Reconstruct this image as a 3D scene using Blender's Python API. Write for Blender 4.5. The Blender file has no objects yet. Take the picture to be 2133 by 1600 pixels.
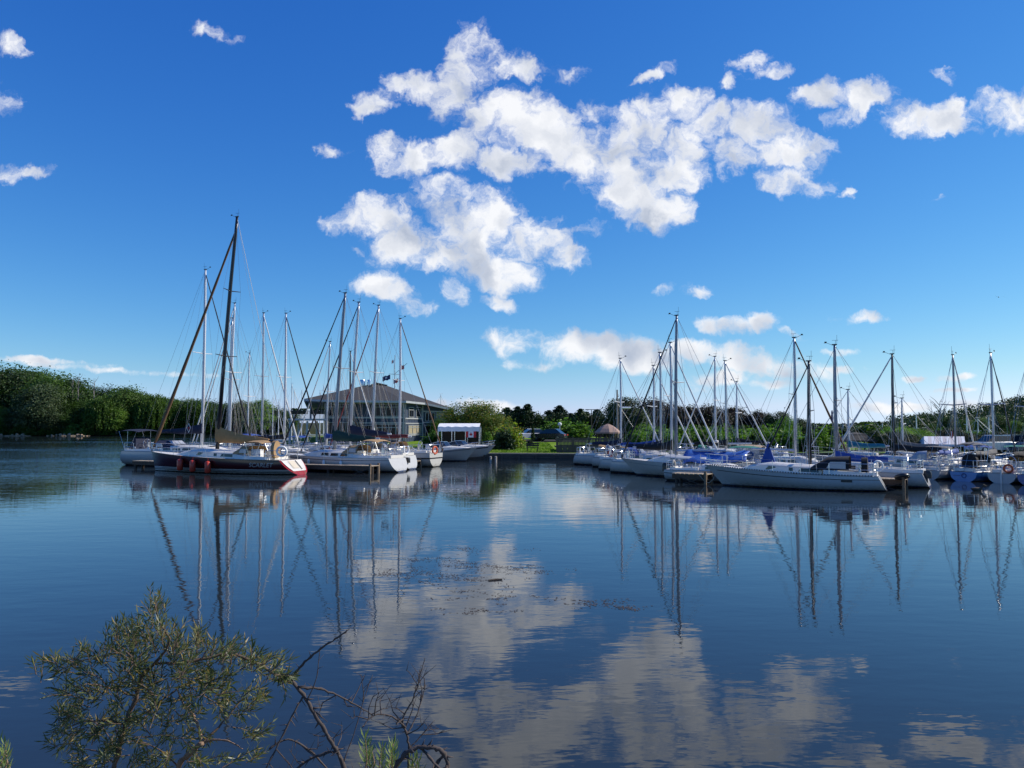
import bpy, bmesh, math, random
import numpy as np
from mathutils import Vector, Matrix, Euler

random.seed(7)
rng = np.random.default_rng(7)
R = math.radians
scene = bpy.context.scene
col = scene.collection

# ------------------------------------------------------------------ camera
FPX, H0, PITCH = 1602.0, 3.2, math.atan(86 / 1602.0)
CT, ST = math.cos(PITCH), math.sin(PITCH)
cam_data = bpy.data.cameras.new('camera')
cam_data.sensor_fit = 'HORIZONTAL'
cam_data.angle = 2 * math.atan(1066.5 / FPX)
cam_data.clip_start, cam_data.clip_end = 0.1, 6000
cam = bpy.data.objects.new('camera', cam_data)
cam.location = (0, 0, H0)
cam.rotation_euler = (R(90) + PITCH, 0, 0)
col.objects.link(cam)
scene.camera = cam


def ray(px, py):
    cx, cy = (px - 1066.5) / FPX, (800 - py) / FPX
    return Vector((cx, CT - cy * ST, ST + cy * CT))


def P(px, py, Y):
    d = ray(px, py)
    k = Y / d.y
    return Vector((d.x * k, Y, H0 + d.z * k))


def W(px, py, z=0.0):
    d = ray(px, py)
    k = (z - H0) / d.z
    return Vector((d.x * k, d.y * k, z))


def zat(py, Y, px=1066.5):
    return P(px, py, Y).z


# ------------------------------------------------------------------ light
SUN_AZ, SUN_EL = R(12), R(37)          # azimuth from +X towards +Y
sun_dir = Vector((math.cos(SUN_AZ) * math.cos(SUN_EL), math.sin(SUN_AZ) * math.cos(SUN_EL), math.sin(SUN_EL)))
sun_data = bpy.data.lights.new('sun', 'SUN')
sun_data.energy, sun_data.angle, sun_data.color = 5.0, R(0.53), (1.0, 0.93, 0.82)
sun = bpy.data.objects.new('sun', sun_data)
sun.rotation_euler = sun_dir.to_track_quat('Z', 'Y').to_euler()
sun.location = (40, 10, 60)
col.objects.link(sun)

vs = scene.view_settings
vs.view_transform, vs.look, vs.exposure, vs.gamma = 'Standard', 'None', 0.06, 1.0
vs.use_curve_mapping = False
scene.render.engine = 'CYCLES'
cy_ = scene.cycles
cy_.use_denoising = True
cy_.max_bounces, cy_.diffuse_bounces, cy_.glossy_bounces, cy_.transmission_bounces = 8, 2, 4, 4
cy_.transparent_max_bounces = 8
cy_.sample_clamp_indirect = 6.0
cy_.use_adaptive_sampling = True
cy_.adaptive_threshold = 0.008

# ------------------------------------------------------------------ world: sky with cumulus clouds
world = bpy.data.worlds.new('World')
scene.world = world
world.use_nodes = True
wn, wl = world.node_tree.nodes, world.node_tree.links
wn.clear()


class NT:
    """terse node helper"""
    def __init__(s, tree):
        s.t = tree

    def n(s, typ, ins=None, **kw):
        nd = s.t.nodes.new(typ)
        for k, v in kw.items():
            setattr(nd, k, v)
        for k, v in (ins or {}).items():
            if isinstance(v, bpy.types.NodeSocket):
                s.t.links.new(v, nd.inputs[k])
            else:
                nd.inputs[k].default_value = v
        return nd

    def m(s, op, a, b=None, c=None, clamp=False):
        nd = s.t.nodes.new('ShaderNodeMath')
        nd.operation, nd.use_clamp = op, clamp
        for i, v in enumerate((a, b, c)):
            if v is None:
                continue
            if isinstance(v, bpy.types.NodeSocket):
                s.t.links.new(v, nd.inputs[i])
            else:
                nd.inputs[i].default_value = v
        return nd.outputs[0]

    def v(s, op, a, b=None, out=0):
        nd = s.t.nodes.new('ShaderNodeVectorMath')
        nd.operation = op
        for i, v in enumerate((a, b)):
            if v is None:
                continue
            if isinstance(v, bpy.types.NodeSocket):
                s.t.links.new(v, nd.inputs[i])
            else:
                nd.inputs[i].default_value = v
        return nd.outputs[out]

    def smooth(s, x, lo, hi, a=0.0, b=1.0):
        nd = s.n('ShaderNodeMapRange', {0: x, 1: lo, 2: hi, 3: a, 4: b}, interpolation_type='SMOOTHSTEP')
        return nd.outputs[0]


# (px, py, half-width px, half-height px, tilt deg, strength)
CLOUDS = [
    # big upper band
    (975, 100, 62, 50, -10, 1), (985, 150, 58, 48, 0, 1), (1030, 120, 52, 30, -10, .9), (1085, 142, 42, 22, -10, .9),
    (880, 185, 72, 34, -14, 1), (960, 215, 92, 46, -20, 1), (1050, 240, 105, 62, -18, 1), (1140, 275, 110, 72, -20, 1),
    (1225, 320, 105, 72, -30, 1), (1300, 385, 95, 62, -35, 1), (1385, 440, 66, 44, -20, 1), (1290, 300, 80, 60, 0, .95),
    (1340, 250, 75, 58, 25, 1), (1420, 215, 50, 42, 30, .95), (1440, 300, 75, 55, 10, 1), (1400, 350, 90, 50, 20, .95),
    (1480, 265, 50, 45, 0, .85), (1520, 320, 50, 45, 0, .9), (1235, 225, 45, 45, 30, .85),
    # its right-hand towers
    (1590, 260, 62, 52, 0, 1), (1640, 310, 80, 52, -10, 1), (1710, 305, 48, 24, 0, .8), (1650, 380, 80, 32, -8, 1),
    (1700, 195, 50, 34, -5, .95), (1800, 205, 56, 38, 25, .95), (1760, 240, 45, 25, 20, .85),
    (1915, 245, 84, 40, 3, 1), (1990, 240, 45, 36, 0, .95), (2085, 235, 84, 52, 10, 1),
    # left-hand pieces
    (778, 217, 40, 30, 10, .95), (790, 310, 50, 34, -15, .9), (860, 335, 75, 34, 5, .95), (940, 310, 55, 42, 15, .95),
    (1075, 342, 84, 34, -14, 1), (690, 318, 36, 18, 0, .6),
    # second cloud
    (785, 455, 78, 46, 12, 1), (850, 500, 90, 56, 0, 1), (935, 430, 80, 62, -10, 1), (1010, 470, 105, 70, -12, 1),
    (1100, 505, 110, 56, -14, 1), (1170, 530, 58, 38, -10, .95), (1040, 565, 110, 40, -12, 1), (920, 545, 90, 30, -5, .9),
    (1222, 476, 44, 18, 8, .8), (690, 465, 30, 20, 0, .5), (810, 600, 72, 28, -10, .95), (865, 632, 50, 26, -15, .9),
    (942, 608, 48, 26, -25, .95), (1180, 300, 60, 40, 0, .9),
    # low bank behind the masts
    (1090, 712, 78, 32, 0, 1), (1180, 728, 100, 36, -3, 1), (1290, 735, 95, 38, -3, 1), (1370, 752, 80, 28, 0, .95),
    (1110, 760, 55, 14, 0, .85), (1440, 735, 44, 24, -10, .9), (1570, 752, 95, 34, -5, 1), (1650, 770, 90, 24, -5, .95),
    (1500, 790, 90, 20, 5, .9), (1600, 800, 60, 10, 0, .7),
    (1515, 679, 66, 18, -2, .95), (1592, 674, 34, 20, 0, .9), (1640, 695, 30, 10, -20, .7), (1795, 662, 62, 17, 2, .95),
    (1385, 606, 36, 16, 20, .75), (1440, 606, 44, 15, 0, .75), (1755, 735, 36, 9, 0, .8), (1910, 790, 26, 7, 0, .85),
    (2000, 785, 46, 8, 4, .85), (1985, 812, 60, 6, 0, .8), (1870, 850, 84, 11, 0, .9), (2010, 845, 60, 12, 3, .9),
    (1740, 770, 60, 9, 0, .7), (1450, 810, 40, 10, 0, .7), (980, 845, 110, 12, -3, .7),
    # small wisps
    (1355, 163, 54, 17, 22, .8), (1620, 147, 52, 17, 12, .75), (1552, 130, 40, 14, 10, .6), (1508, 168, 26, 15, 25, .7),
    (1968, 155, 20, 16, -40, .55), (440, 66, 46, 18, -10, .5), (1760, 408, 20, 10, 20, .55), (1950, 415, 22, 10, 10, .45),
    (20, 90, 34, 22, -15, .5), (0, 200, 60, 32, -25, .9), (50, 358, 60, 20, 3, .85),
    (50, 750, 150, 7, -4, .55), (200, 769, 150, 6, -4, .5), (340, 779, 110, 5, -2, .42), (1040, 630, 40, 14, -20, .5),
    (745, 527, 16, 9, 0, .6), (1210, 165, 60, 20, -20, .4),
    # the same fair-weather sky going on above and beside the frame
    (-350, 300, 160, 70, 10, 1), (-300, -150, 200, 80, -10, 1), (500, -260, 240, 90, 12, 1), (1500, -330, 260, 100, -8, 1),
    (2420, 330, 150, 70, 5, 1), (2500, -100, 200, 90, 15, 1), (2600, 620, 150, 40, 0, 1), (-500, 650, 200, 30, 0, .9),
]

nt = NT(world.node_tree)
tc = nt.n('ShaderNodeTexCoord')
sep = nt.n('ShaderNodeSeparateXYZ', {0: tc.outputs['Generated']})
dyc = nt.m('MAXIMUM', sep.outputs[1], 0.02)
uu = nt.m('DIVIDE', sep.outputs[0], dyc)
vv = nt.m('DIVIDE', sep.outputs[2], dyc)
uv = nt.n('ShaderNodeCombineXYZ', {0: uu, 1: vv, 2: 0.0}).outputs[0]
# ragged edges: warp the lookup, more finely towards the horizon
warp = nt.n('ShaderNodeTexNoise', {'Vector': uv, 'Scale': 24.0, 'Detail': 4.0, 'Roughness': 0.6}, noise_dimensions='2D')
wv = nt.v('MULTIPLY', nt.v('SUBTRACT', warp.outputs['Color'], (0.5, 0.5, 0.5)), (0.050, 0.042, 0.0))
damp = nt.smooth(vv, 0.02, 0.30, 0.32, 1.0)
wsc = nt.n('ShaderNodeVectorMath', {0: wv}, operation='SCALE')
nt.t.links.new(damp, wsc.inputs['Scale'])
puv = nt.v('ADD', uv, wsc.outputs[0])
pu_, pv_ = nt.n('ShaderNodeSeparateXYZ', {0: puv}).outputs[0:2]
Qv = nt.n('ShaderNodeCombineXYZ', {0: nt.m('MULTIPLY', pu_, pu_), 1: nt.m('MULTIPLY', pu_, pv_), 2: nt.m('MULTIPLY', pv_, pv_)}).outputs[0]
Lv = nt.n('ShaderNodeCombineXYZ', {0: pu_, 1: pv_, 2: 1.0}).outputs[0]
n1 = nt.n('ShaderNodeTexNoise', {'Vector': puv, 'Scale': 15.0, 'Detail': 7.0, 'Roughness': 0.64}, noise_dimensions='2D').outputs[0]
n2 = nt.n('ShaderNodeTexNoise', {'Vector': puv, 'Scale': 11.0, 'Detail': 2.0, 'Roughness': 0.5}, noise_dimensions='2D').outputs[0]
n3 = nt.n('ShaderNodeTexNoise', {'Vector': nt.v('ADD', puv, (0.014, 0.020, 0)), 'Scale': 11.0, 'Detail': 2.0, 'Roughness': 0.5}, noise_dimensions='2D').outputs[0]
relief = nt.m('MULTIPLY_ADD', nt.m('SUBTRACT', n2, n3), 2.7, nt.m('MULTIPLY_ADD', n1, 0.40, 0.50))
ragged = nt.m('MULTIPLY', nt.m('SUBTRACT', n1, 0.545), 3.3)

sky = nt.n('ShaderNodeTexSky', sky_type='NISHITA')
sky.sun_disc = False
sky.sun_elevation, sky.sun_rotation = SUN_EL, R(90) - SUN_AZ
sky.altitude, sky.air_density, sky.dust_density, sky.ozone_density = 0.0, 1.0, 0.0, 2.0
SKY_STRENGTH = 0.11
# grade of the clear sky (deep blue overhead, pale blue at the horizon), channel by channel
sk = nt.n('ShaderNodeSeparateColor', {0: nt.v('MULTIPLY', sky.outputs[0], (SKY_STRENGTH,) * 3)})
gr = nt.m('MULTIPLY', nt.m('POWER', sk.outputs[1], 1.12), 0.825)
rr_ = nt.m('MINIMUM', nt.m('MULTIPLY', nt.m('POWER', sk.outputs[0], 1.62), 0.74), nt.m('MULTIPLY', gr, 0.82))
bb_ = nt.m('MULTIPLY', nt.m('POWER', nt.m('MAXIMUM', sk.outputs[1], sk.outputs[2]), 0.63), 0.98)
graded = nt.n('ShaderNodeCombineColor', {0: rr_, 1: gr, 2: bb_}).outputs[0]
skyc = nt.v('MULTIPLY', graded, (1 / SKY_STRENGTH,) * 3)
CLOUD_WHITE = tuple(c / SKY_STRENGTH for c in (0.93, 0.94, 0.965))
CLOUD_SHADE = tuple(c / SKY_STRENGTH for c in (0.44, 0.50, 0.62))

blobs = []
for (px, py, rx, ry, tilt, st) in CLOUDS:
    d = ray(px, py)
    cu, cv, ax, ay, t = d.x / d.y, d.z / d.y, rx / FPX * 1.16, ry / FPX * 1.16, R(tilt)
    c_, s_ = math.cos(t), math.sin(t)
    A_ = (c_ / ax) ** 2 + (s_ / ay) ** 2
    B_ = 2 * c_ * s_ * (1 / ax ** 2 - 1 / ay ** 2)
    C_ = (s_ / ax) ** 2 + (c_ / ay) ** 2
    D_, E_ = -2 * A_ * cu - B_ * cv, -2 * C_ * cv - B_ * cu
    F_ = A_ * cu * cu + B_ * cu * cv + C_ * cv * cv
    ex = 1.5 * math.hypot(ax * c_, ay * s_) + .03
    ey = 1.5 * math.hypot(ax * s_, ay * c_) + .03
    blobs.append(((-st * A_, -st * B_, -st * C_), (-st * D_, -st * E_, st - st * F_), cu - ex, cu + ex, cv - ey, cv + ey))

plain_bg = nt.n('ShaderNodeBackground', {'Color': skyc, 'Strength': SKY_STRENGTH}).outputs[0]


def cloud_cell(bl, u0, u1, v0, v1, depth=0):
    """sky of one cell of directions; cells without clouds stay plain sky"""
    if not bl:
        return plain_bg
    if len(bl) > 6 and depth < 6:
        best = None
        for ax_ in (0, 1):
            cand = sorted([b[2 + 2 * ax_] for b in bl] + [b[3 + 2 * ax_] for b in bl])
            for c in cand[1:-1:2]:
                if not ((u0, v0)[ax_] < c < (u1, v1)[ax_]):
                    continue
                lo = [b for b in bl if b[2 + 2 * ax_] < c]
                hi = [b for b in bl if b[3 + 2 * ax_] > c]
                k = max(len(lo), len(hi)) + .4 * (len(lo) + len(hi))
                if best is None or k < best[0]:
                    best = (k, ax_, c, lo, hi)
        if best and max(len(best[3]), len(best[4])) < len(bl):
            _, ax_, c, lo, hi = best
            if ax_ == 0:
                a_, b_ = cloud_cell(lo, u0, c, v0, v1, depth + 1), cloud_cell(hi, c, u1, v0, v1, depth + 1)
            else:
                a_, b_ = cloud_cell(lo, u0, u1, v0, c, depth + 1), cloud_cell(hi, u0, u1, c, v1, depth + 1)
            fac = nt.m('GREATER_THAN', uu if ax_ == 0 else vv, c)
            return nt.n('ShaderNodeMixShader', {0: fac, 1: a_, 2: b_}).outputs[0]
    gt = bpy.data.node_groups.new('cloud_cell', 'ShaderNodeTree')     # a small tree of its own keeps building fast
    for nm, ty in (('Q', 'NodeSocketVector'), ('L', 'NodeSocketVector'), ('ragged', 'NodeSocketFloat'), ('relief', 'NodeSocketFloat'), ('sky', 'NodeSocketColor')):
        gt.interface.new_socket(nm, in_out='INPUT', socket_type=ty)
    gt.interface.new_socket('Shader', in_out='OUTPUT', socket_type='NodeSocketShader')
    g = NT(gt)
    gi, go = gt.nodes.new('NodeGroupInput').outputs, gt.nodes.new('NodeGroupOutput')
    field = None
    for b in bl:
        f = g.m('ADD', g.v('DOT_PRODUCT', gi[0], b[0], out=1), g.v('DOT_PRODUCT', gi[1], b[1], out=1))
        field = g.m('MAXIMUM', f, -1.0 if field is None else field)
    dens = g.m('ADD', field, gi[2])
    alpha = g.m('MULTIPLY', g.m('POWER', g.smooth(dens, -0.20, 0.95), 1.1), 0.97)
    lit = g.m('SUBTRACT', gi[3], g.smooth(dens, 0.35, 1.6, -0.16, 0.26), clamp=True)
    cl = g.n('ShaderNodeMix', data_type='RGBA')
    gt.links.new(lit, cl.inputs[0])
    cl.inputs[6].default_value, cl.inputs[7].default_value = (*CLOUD_SHADE, 1), (*CLOUD_WHITE, 1)
    mix = g.n('ShaderNodeMix', data_type='RGBA')
    gt.links.new(alpha, mix.inputs[0])
    gt.links.new(gi[4], mix.inputs[6])
    gt.links.new(cl.outputs[2], mix.inputs[7])
    bgn = g.n('ShaderNodeBackground', {'Color': mix.outputs[2], 'Strength': SKY_STRENGTH})
    gt.links.new(bgn.outputs[0], go.inputs[0])
    gn = nt.t.nodes.new('ShaderNodeGroup')
    gn.node_tree = gt
    for i, sck in enumerate((Qv, Lv, ragged, relief, skyc)):
        nt.t.links.new(sck, gn.inputs[i])
    return gn.outputs[0]


clouded = cloud_cell(blobs, -3, 3, -1, 3)
ahead = nt.m('MULTIPLY', nt.m('GREATER_THAN', sep.outputs[1], 0.05), nt.m('GREATER_THAN', sep.outputs[2], 0.0))
bg = nt.n('ShaderNodeMixShader', {0: ahead, 1: plain_bg, 2: clouded})
wo = nt.n('ShaderNodeOutputWorld', {'Surface': bg.outputs[0]})


# ------------------------------------------------------------------ helpers
def tag(o, label=None, cat=None, group=None, kind=None):
    if label:
        o['label'] = label
    if cat:
        o['category'] = cat
    if group:
        o['group'] = group
    if kind:
        o['kind'] = kind
    return o


def empty(name, loc=(0, 0, 0), rz=0.0, label=None, cat=None, group=None):
    o = bpy.data.objects.new(name, None)
    o.empty_display_size = 0.3
    o.location, o.rotation_euler = loc, (0, 0, rz)
    col.objects.link(o)
    return tag(o, label, cat, group)


def link_mesh(name, me, parent=None):
    o = bpy.data.objects.new(name, me)
    col.objects.link(o)
    if parent is not None:
        o.parent = parent
    return o


def copy_tree(o, parent=None):
    c = o.copy()
    col.objects.link(c)
    c.parent = parent
    for ch in list(o.children):
        copy_tree(ch, c)
    return c


class MB:
    """collects geometry, builds ONE mesh object"""
    def __init__(s):
        s.v, s.f, s.mi, s.cur = [], [], [], 0

    def add(s, vs_, fs):
        b = len(s.v)
        s.v += [tuple(p) for p in vs_]
        for f in fs:
            s.f.append(tuple(i + b for i in f))
            s.mi.append(s.cur)
        return s

    def box(s, c, size, rz=0.0, rot=None, taper=1.0):
        x, y, z = size[0] / 2, size[1] / 2, size[2] / 2
        m = rot if rot is not None else Matrix.Rotation(rz, 3, 'Z')
        pts = []
        for dz in (-1, 1):
            k = taper if dz > 0 else 1.0
            for dx, dy in ((-1, -1), (1, -1), (1, 1), (-1, 1)):
                pts.append(Vector(c) + m @ Vector((dx * x * k, dy * y * k, dz * z)))
        return s.add(pts, [(3, 2, 1, 0), (4, 5, 6, 7), (0, 1, 5, 4), (1, 2, 6, 5), (2, 3, 7, 6), (3, 0, 4, 7)])

    def rings(s, rings, closed=True, caps=True):
        n = len(rings[0])
        vs_, fs = [p for r in rings for p in r], []
        m = n if closed else n - 1
        for i in range(len(rings) - 1):
            for j in range(m):
                k = (j + 1) % n
                fs.append((i * n + j, i * n + k, (i + 1) * n + k, (i + 1) * n + j))
        if caps:
            fs.append(tuple(range(n - 1, -1, -1)))
            fs.append(tuple((len(rings) - 1) * n + j for j in range(n)))
        return s.add(vs_, fs)

    def tube(s, pts, r, n=6, caps=True, flat=1.0):
        pts = [Vector(p) for p in pts]
        rs = r if isinstance(r, (list, tuple)) else [r] * len(pts)
        rings, up = [], None
        for i, p in enumerate(pts):
            t = (pts[min(i + 1, len(pts) - 1)] - pts[max(i - 1, 0)])
            t = t.normalized() if t.length > 1e-9 else Vector((0, 0, 1))
            if up is None:
                up = Vector((0, 0, 1)) if abs(t.z) < .9 else Vector((1, 0, 0))
            a = t.cross(up)
            a = a.normalized() if a.length > 1e-6 else t.orthogonal().normalized()
            b = a.cross(t).normalized()
            up = b
            rings.append([p + (a * math.cos(2 * math.pi * k / n) * flat + b * math.sin(2 * math.pi * k / n)) * rs[i] for k in range(n)])
        return s.rings(rings, True, caps)

    def lathe(s, c, prof, n=10, axis='z'):
        rings = []
        for (r, h) in prof:
            ring = []
            for k in range(n):
                a = 2 * math.pi * k / n
                p = (r * math.cos(a), r * math.sin(a), h)
                if axis == 'x':
                    p = (p[2], p[0], p[1])
                elif axis == 'y':
                    p = (p[1], p[2], p[0])
                ring.append(Vector(c) + Vector(p))
            rings.append(ring)
        return s.rings(rings, True, True)

    def torus(s, c, R1, r, axis=(0, 1, 0), n=18, m=7, arc=1.0, start=0.0, squash=1.0):
        ax = Vector(axis).normalized()
        a = ax.orthogonal().normalized()
        if abs(ax.z) < .9:
            a = Vector((0, 0, 1)).cross(ax).normalized()
        b = ax.cross(a).normalized()
        cnt = n if arc >= 1 else n + 1
        rings = []
        for i in range(cnt):
            th = start + 2 * math.pi * arc * i / n
            d = a * math.cos(th) + b * math.sin(th) * squash
            cc = Vector(c) + d * R1
            rings.append([cc + (d * math.cos(2 * math.pi * k / m) + ax * math.sin(2 * math.pi * k / m)) * r for k in range(m)])
        if arc >= 1:
            rings.append(rings[0])
        return s.rings(rings, True, arc < 1)

    def quad(s, a, b, c, d):
        return s.add([a, b, c, d], [(0, 1, 2, 3)])

    def mesh(s, name, mats, smooth=False):
        me = bpy.data.meshes.new(name)
        me.from_pydata(s.v, [], s.f)
        for m in (mats if isinstance(mats, (list, tuple)) else [mats]):
            me.materials.append(m)
        if s.cur or any(s.mi):
            me.polygons.foreach_set('material_index', s.mi)
        if smooth:
            me.polygons.foreach_set('use_smooth', [True] * len(me.polygons))
            if smooth != 'all':
                me.set_sharp_from_angle(angle=R(40))
        me.update()
        return me

    def build(s, name, mats, parent=None, smooth=False):
        return link_mesh(name, s.mesh(name, mats, smooth), parent)


def np_quads(name, V, mat, parent=None, tri=False):
    """V: (N,4,3) array of quads -> one mesh object"""
    N, k = V.shape[0], V.shape[1]
    me = bpy.data.meshes.new(name)
    me.vertices.add(N * k)
    me.vertices.foreach_set('co', V.reshape(-1).astype(np.float32))
    me.loops.add(N * k)
    me.loops.foreach_set('vertex_index', np.arange(N * k, dtype=np.int32))
    me.polygons.add(N)
    me.polygons.foreach_set('loop_start', (np.arange(N) * k).astype(np.int32))
    me.update(calc_edges=True)
    me.materials.append(mat)
    return me


def leaf_quads(C, size, rg, aspect=1.0, droop=0.0, normal=None, nmix=0.0):
    """random leaf quads (rhombs) round centres C (N,3); size scalar or (N,)"""
    N = len(C)
    nrm = rg.normal(size=(N, 3))
    if normal is not None:
        nrm = nrm * (1 - nmix) + normal * nmix * 1.6
    nrm /= np.linalg.norm(nrm, axis=1, keepdims=True) + 1e-9
    t = rg.normal(size=(N, 3))
    t[:, 2] -= droop * 2.5
    t -= nrm * (t * nrm).sum(1, keepdims=True)
    t /= np.linalg.norm(t, axis=1, keepdims=True) + 1e-9
    b = np.cross(nrm, t)
    s = np.broadcast_to(np.asarray(size), (N,))[:, None] * (0.6 + 0.8 * rg.random((N, 1)))
    a_ = t * s * 0.5 * aspect
    b_ = b * s * 0.34
    V = np.stack([C - a_, C + b_ - a_ * .1, C + a_, C - b_ - a_ * .1], axis=1)
    return V


# ------------------------------------------------------------------ materials
MATS = {}


def new_mat(name):
    m = bpy.data.materials.new(name)
    m.use_nodes = True
    t = NT(m.node_tree)
    b = m.node_tree.nodes['Principled BSDF']
    return m, t, b


def mat(name, colr, rough=0.5, metal=0.0, var=0.10, scale=3.0, bump=0.0, bscale=60.0, coat=0.0, spec=0.5, grime=0.0):
    """plain surface with a little uneven tone and fine relief"""
    if name in MATS:
        return MATS[name]
    m, t, b = new_mat(name)
    tcn = t.n('ShaderNodeTexCoord').outputs['Object']
    n = t.n('ShaderNodeTexNoise', {'Vector': tcn, 'Scale': scale, 'Detail': 5.0, 'Roughness': 0.6}).outputs[0]
    f = t.m('MULTIPLY_ADD', t.m('SUBTRACT', n, 0.5), 2 * var * 1.6, 1.0)
    c = t.v('MULTIPLY', (colr[0], colr[1], colr[2]), t.n('ShaderNodeCombineXYZ', {0: f, 1: f, 2: f}).outputs[0])
    if grime:
        st = t.n('ShaderNodeMapping', {'Vector': tcn, 'Scale': (6, 6, 0.7)})
        g = t.n('ShaderNodeTexNoise', {'Vector': st.outputs[0], 'Scale': 2.2, 'Detail': 4.0}).outputs[0]
        g = t.smooth(g, 0.50, 0.78, 0.0, grime)
        mx = t.n('ShaderNodeMix', data_type='RGBA')
        t.t.links.new(g, mx.inputs[0])
        t.t.links.new(c, mx.inputs[6])
        mx.inputs[7].default_value = (colr[0] * .55 + .01, colr[1] * .5 + .01, colr[2] * .42, 1)
        c = mx.outputs[2]
    t.t.links.new(c, b.inputs['Base Color'])
    b.inputs['Roughness'].default_value = rough
    b.inputs['Metallic'].default_value = metal
    b.inputs['Specular IOR Level'].default_value = spec
    if coat:
        b.inputs['Coat Weight'].default_value = coat
        b.inputs['Coat Roughness'].default_value = 0.08
    if bump:
        bn = t.n('ShaderNodeTexNoise', {'Vector': tcn, 'Scale': bscale, 'Detail': 3.0}).outputs[0]
        bp = t.n('ShaderNodeBump', {'Height': bn, 'Strength': 0.6, 'Distance': bump})
        t.t.links.new(bp.outputs[0], b.inputs['Normal'])
    MATS[name] = m
    return m


def hull_mat(name, bands, rough=0.22):
    """painted hull: bands of colour up from the waterline, [(z_from, colour), ...]"""
    m, t, b = new_mat(name)
    tcn = t.n('ShaderNodeTexCoord').outputs['Object']
    z = t.n('ShaderNodeSeparateXYZ', {0: tcn}).outputs[2]
    cur = None
    for z0, c in bands:
        rgb = t.n('ShaderNodeRGB').outputs[0]
        rgb.default_value = (*c, 1)
        if cur is None:
            cur = rgb
            continue
        mx = t.n('ShaderNodeMix', data_type='RGBA')
        t.t.links.new(t.m('GREATER_THAN', z, z0), mx.inputs[0])
        t.t.links.new(cur, mx.inputs[6])
        t.t.links.new(rgb, mx.inputs[7])
        cur = mx.outputs[2]
    st = t.n('ShaderNodeMapping', {'Vector': tcn, 'Scale': (5, 5, 0.6)})
    g = t.n('ShaderNodeTexNoise', {'Vector': st.outputs[0], 'Scale': 2.0, 'Detail': 5.0}).outputs[0]
    f = t.m('MULTIPLY_ADD', t.m('SUBTRACT', g, 0.5), 0.22, 0.98)
    c = t.v('MULTIPLY', cur, t.n('ShaderNodeCombineXYZ', {0: f, 1: f, 2: t.m('MULTIPLY', f, 0.985)}).outputs[0])
    sc = t.n('ShaderNodeTexNoise', {'Vector': t.n('ShaderNodeMapping', {'Vector': tcn, 'Scale': (2.5, 2.5, 6)}).outputs[0], 'Scale': 2.0, 'Detail': 6.0, 'Roughness': .7}).outputs[0]
    sf = t.m('MULTIPLY', t.smooth(z, 0.34, 0.06, 0.0, 0.75), t.smooth(sc, 0.42, 0.66))
    ms_ = t.n('ShaderNodeMix', data_type='RGBA')
    t.t.links.new(sf, ms_.inputs[0])
    t.t.links.new(c, ms_.inputs[6])
    ms_.inputs[7].default_value = (.16, .14, .09, 1)
    c = ms_.outputs[2]
    t.t.links.new(c, b.inputs['Base Color'])
    b.inputs['Roughness'].default_value = rough
    bn = t.n('ShaderNodeTexNoise', {'Vector': tcn, 'Scale': 1.3, 'Detail': 2.0}).outputs[0]
    bp = t.n('ShaderNodeBump', {'Height': bn, 'Strength': 0.35, 'Distance': 0.02})
    t.t.links.new(bp.outputs[0], b.inputs['Normal'])
    return m


def leaf_mat(name, c1, c2, rough=0.55, transl=0.38, scale=0.35, third=None):
    """foliage: two leaf colours in patches plus leaf-to-leaf change, some light through the blade"""
    m, t, b = new_mat(name)
    g = t.n('ShaderNodeNewGeometry')
    oi = t.n('ShaderNodeObjectInfo')
    n = t.n('ShaderNodeTexNoise', {'Vector': g.outputs['Position'], 'Scale': scale, 'Detail': 3.0}).outputs[0]
    fac = t.m('ADD', t.smooth(n, 0.33, 0.67), t.m('MULTIPLY_ADD', g.outputs['Random Per Island'], 0.6, -0.3))
    fac = t.m('ADD', fac, t.m('MULTIPLY_ADD', oi.outputs['Random'], 0.8, -0.4), clamp=True)
    mx = t.n('ShaderNodeMix', data_type='RGBA')
    t.t.links.new(fac, mx.inputs[0])
    mx.inputs[6].default_value, mx.inputs[7].default_value = (*c1, 1), (*c2, 1)
    vr = t.m('MULTIPLY_ADD', t.m('FRACT', t.m('MULTIPLY', oi.outputs['Random'], 7.31)), 0.5, 0.74)
    c = t.v('MULTIPLY', mx.outputs[2], t.n('ShaderNodeCombineXYZ', {0: vr, 1: vr, 2: vr}).outputs[0])
    if third:
        m3 = t.n('ShaderNodeMix', data_type='RGBA')
        t.t.links.new(t.m('MULTIPLY', t.m('GREATER_THAN', g.outputs['Random Per Island'], 0.86), 0.8), m3.inputs[0])
        t.t.links.new(c, m3.inputs[6])
        m3.inputs[7].default_value = (*third, 1)
        c = m3.outputs[2]
    t.t.links.new(c, b.inputs['Base Color'])
    b.inputs['Roughness'].default_value = rough
    b.inputs['Specular IOR Level'].default_value = 0.25
    tr = t.n('ShaderNodeBsdfTranslucent')
    t.t.links.new(t.v('MULTIPLY', c, (1.1, 1.25, 0.6)), tr.inputs[0])
    ms = t.n('ShaderNodeMixShader', {0: transl})
    t.t.links.new(b.outputs[0], ms.inputs[1])
    t.t.links.new(tr.outputs[0], ms.inputs[2])
    out = [x for x in m.node_tree.nodes if x.type == 'OUTPUT_MATERIAL'][0]
    t.t.links.new(ms.outputs[0], out.inputs[0])
    return m


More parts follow.
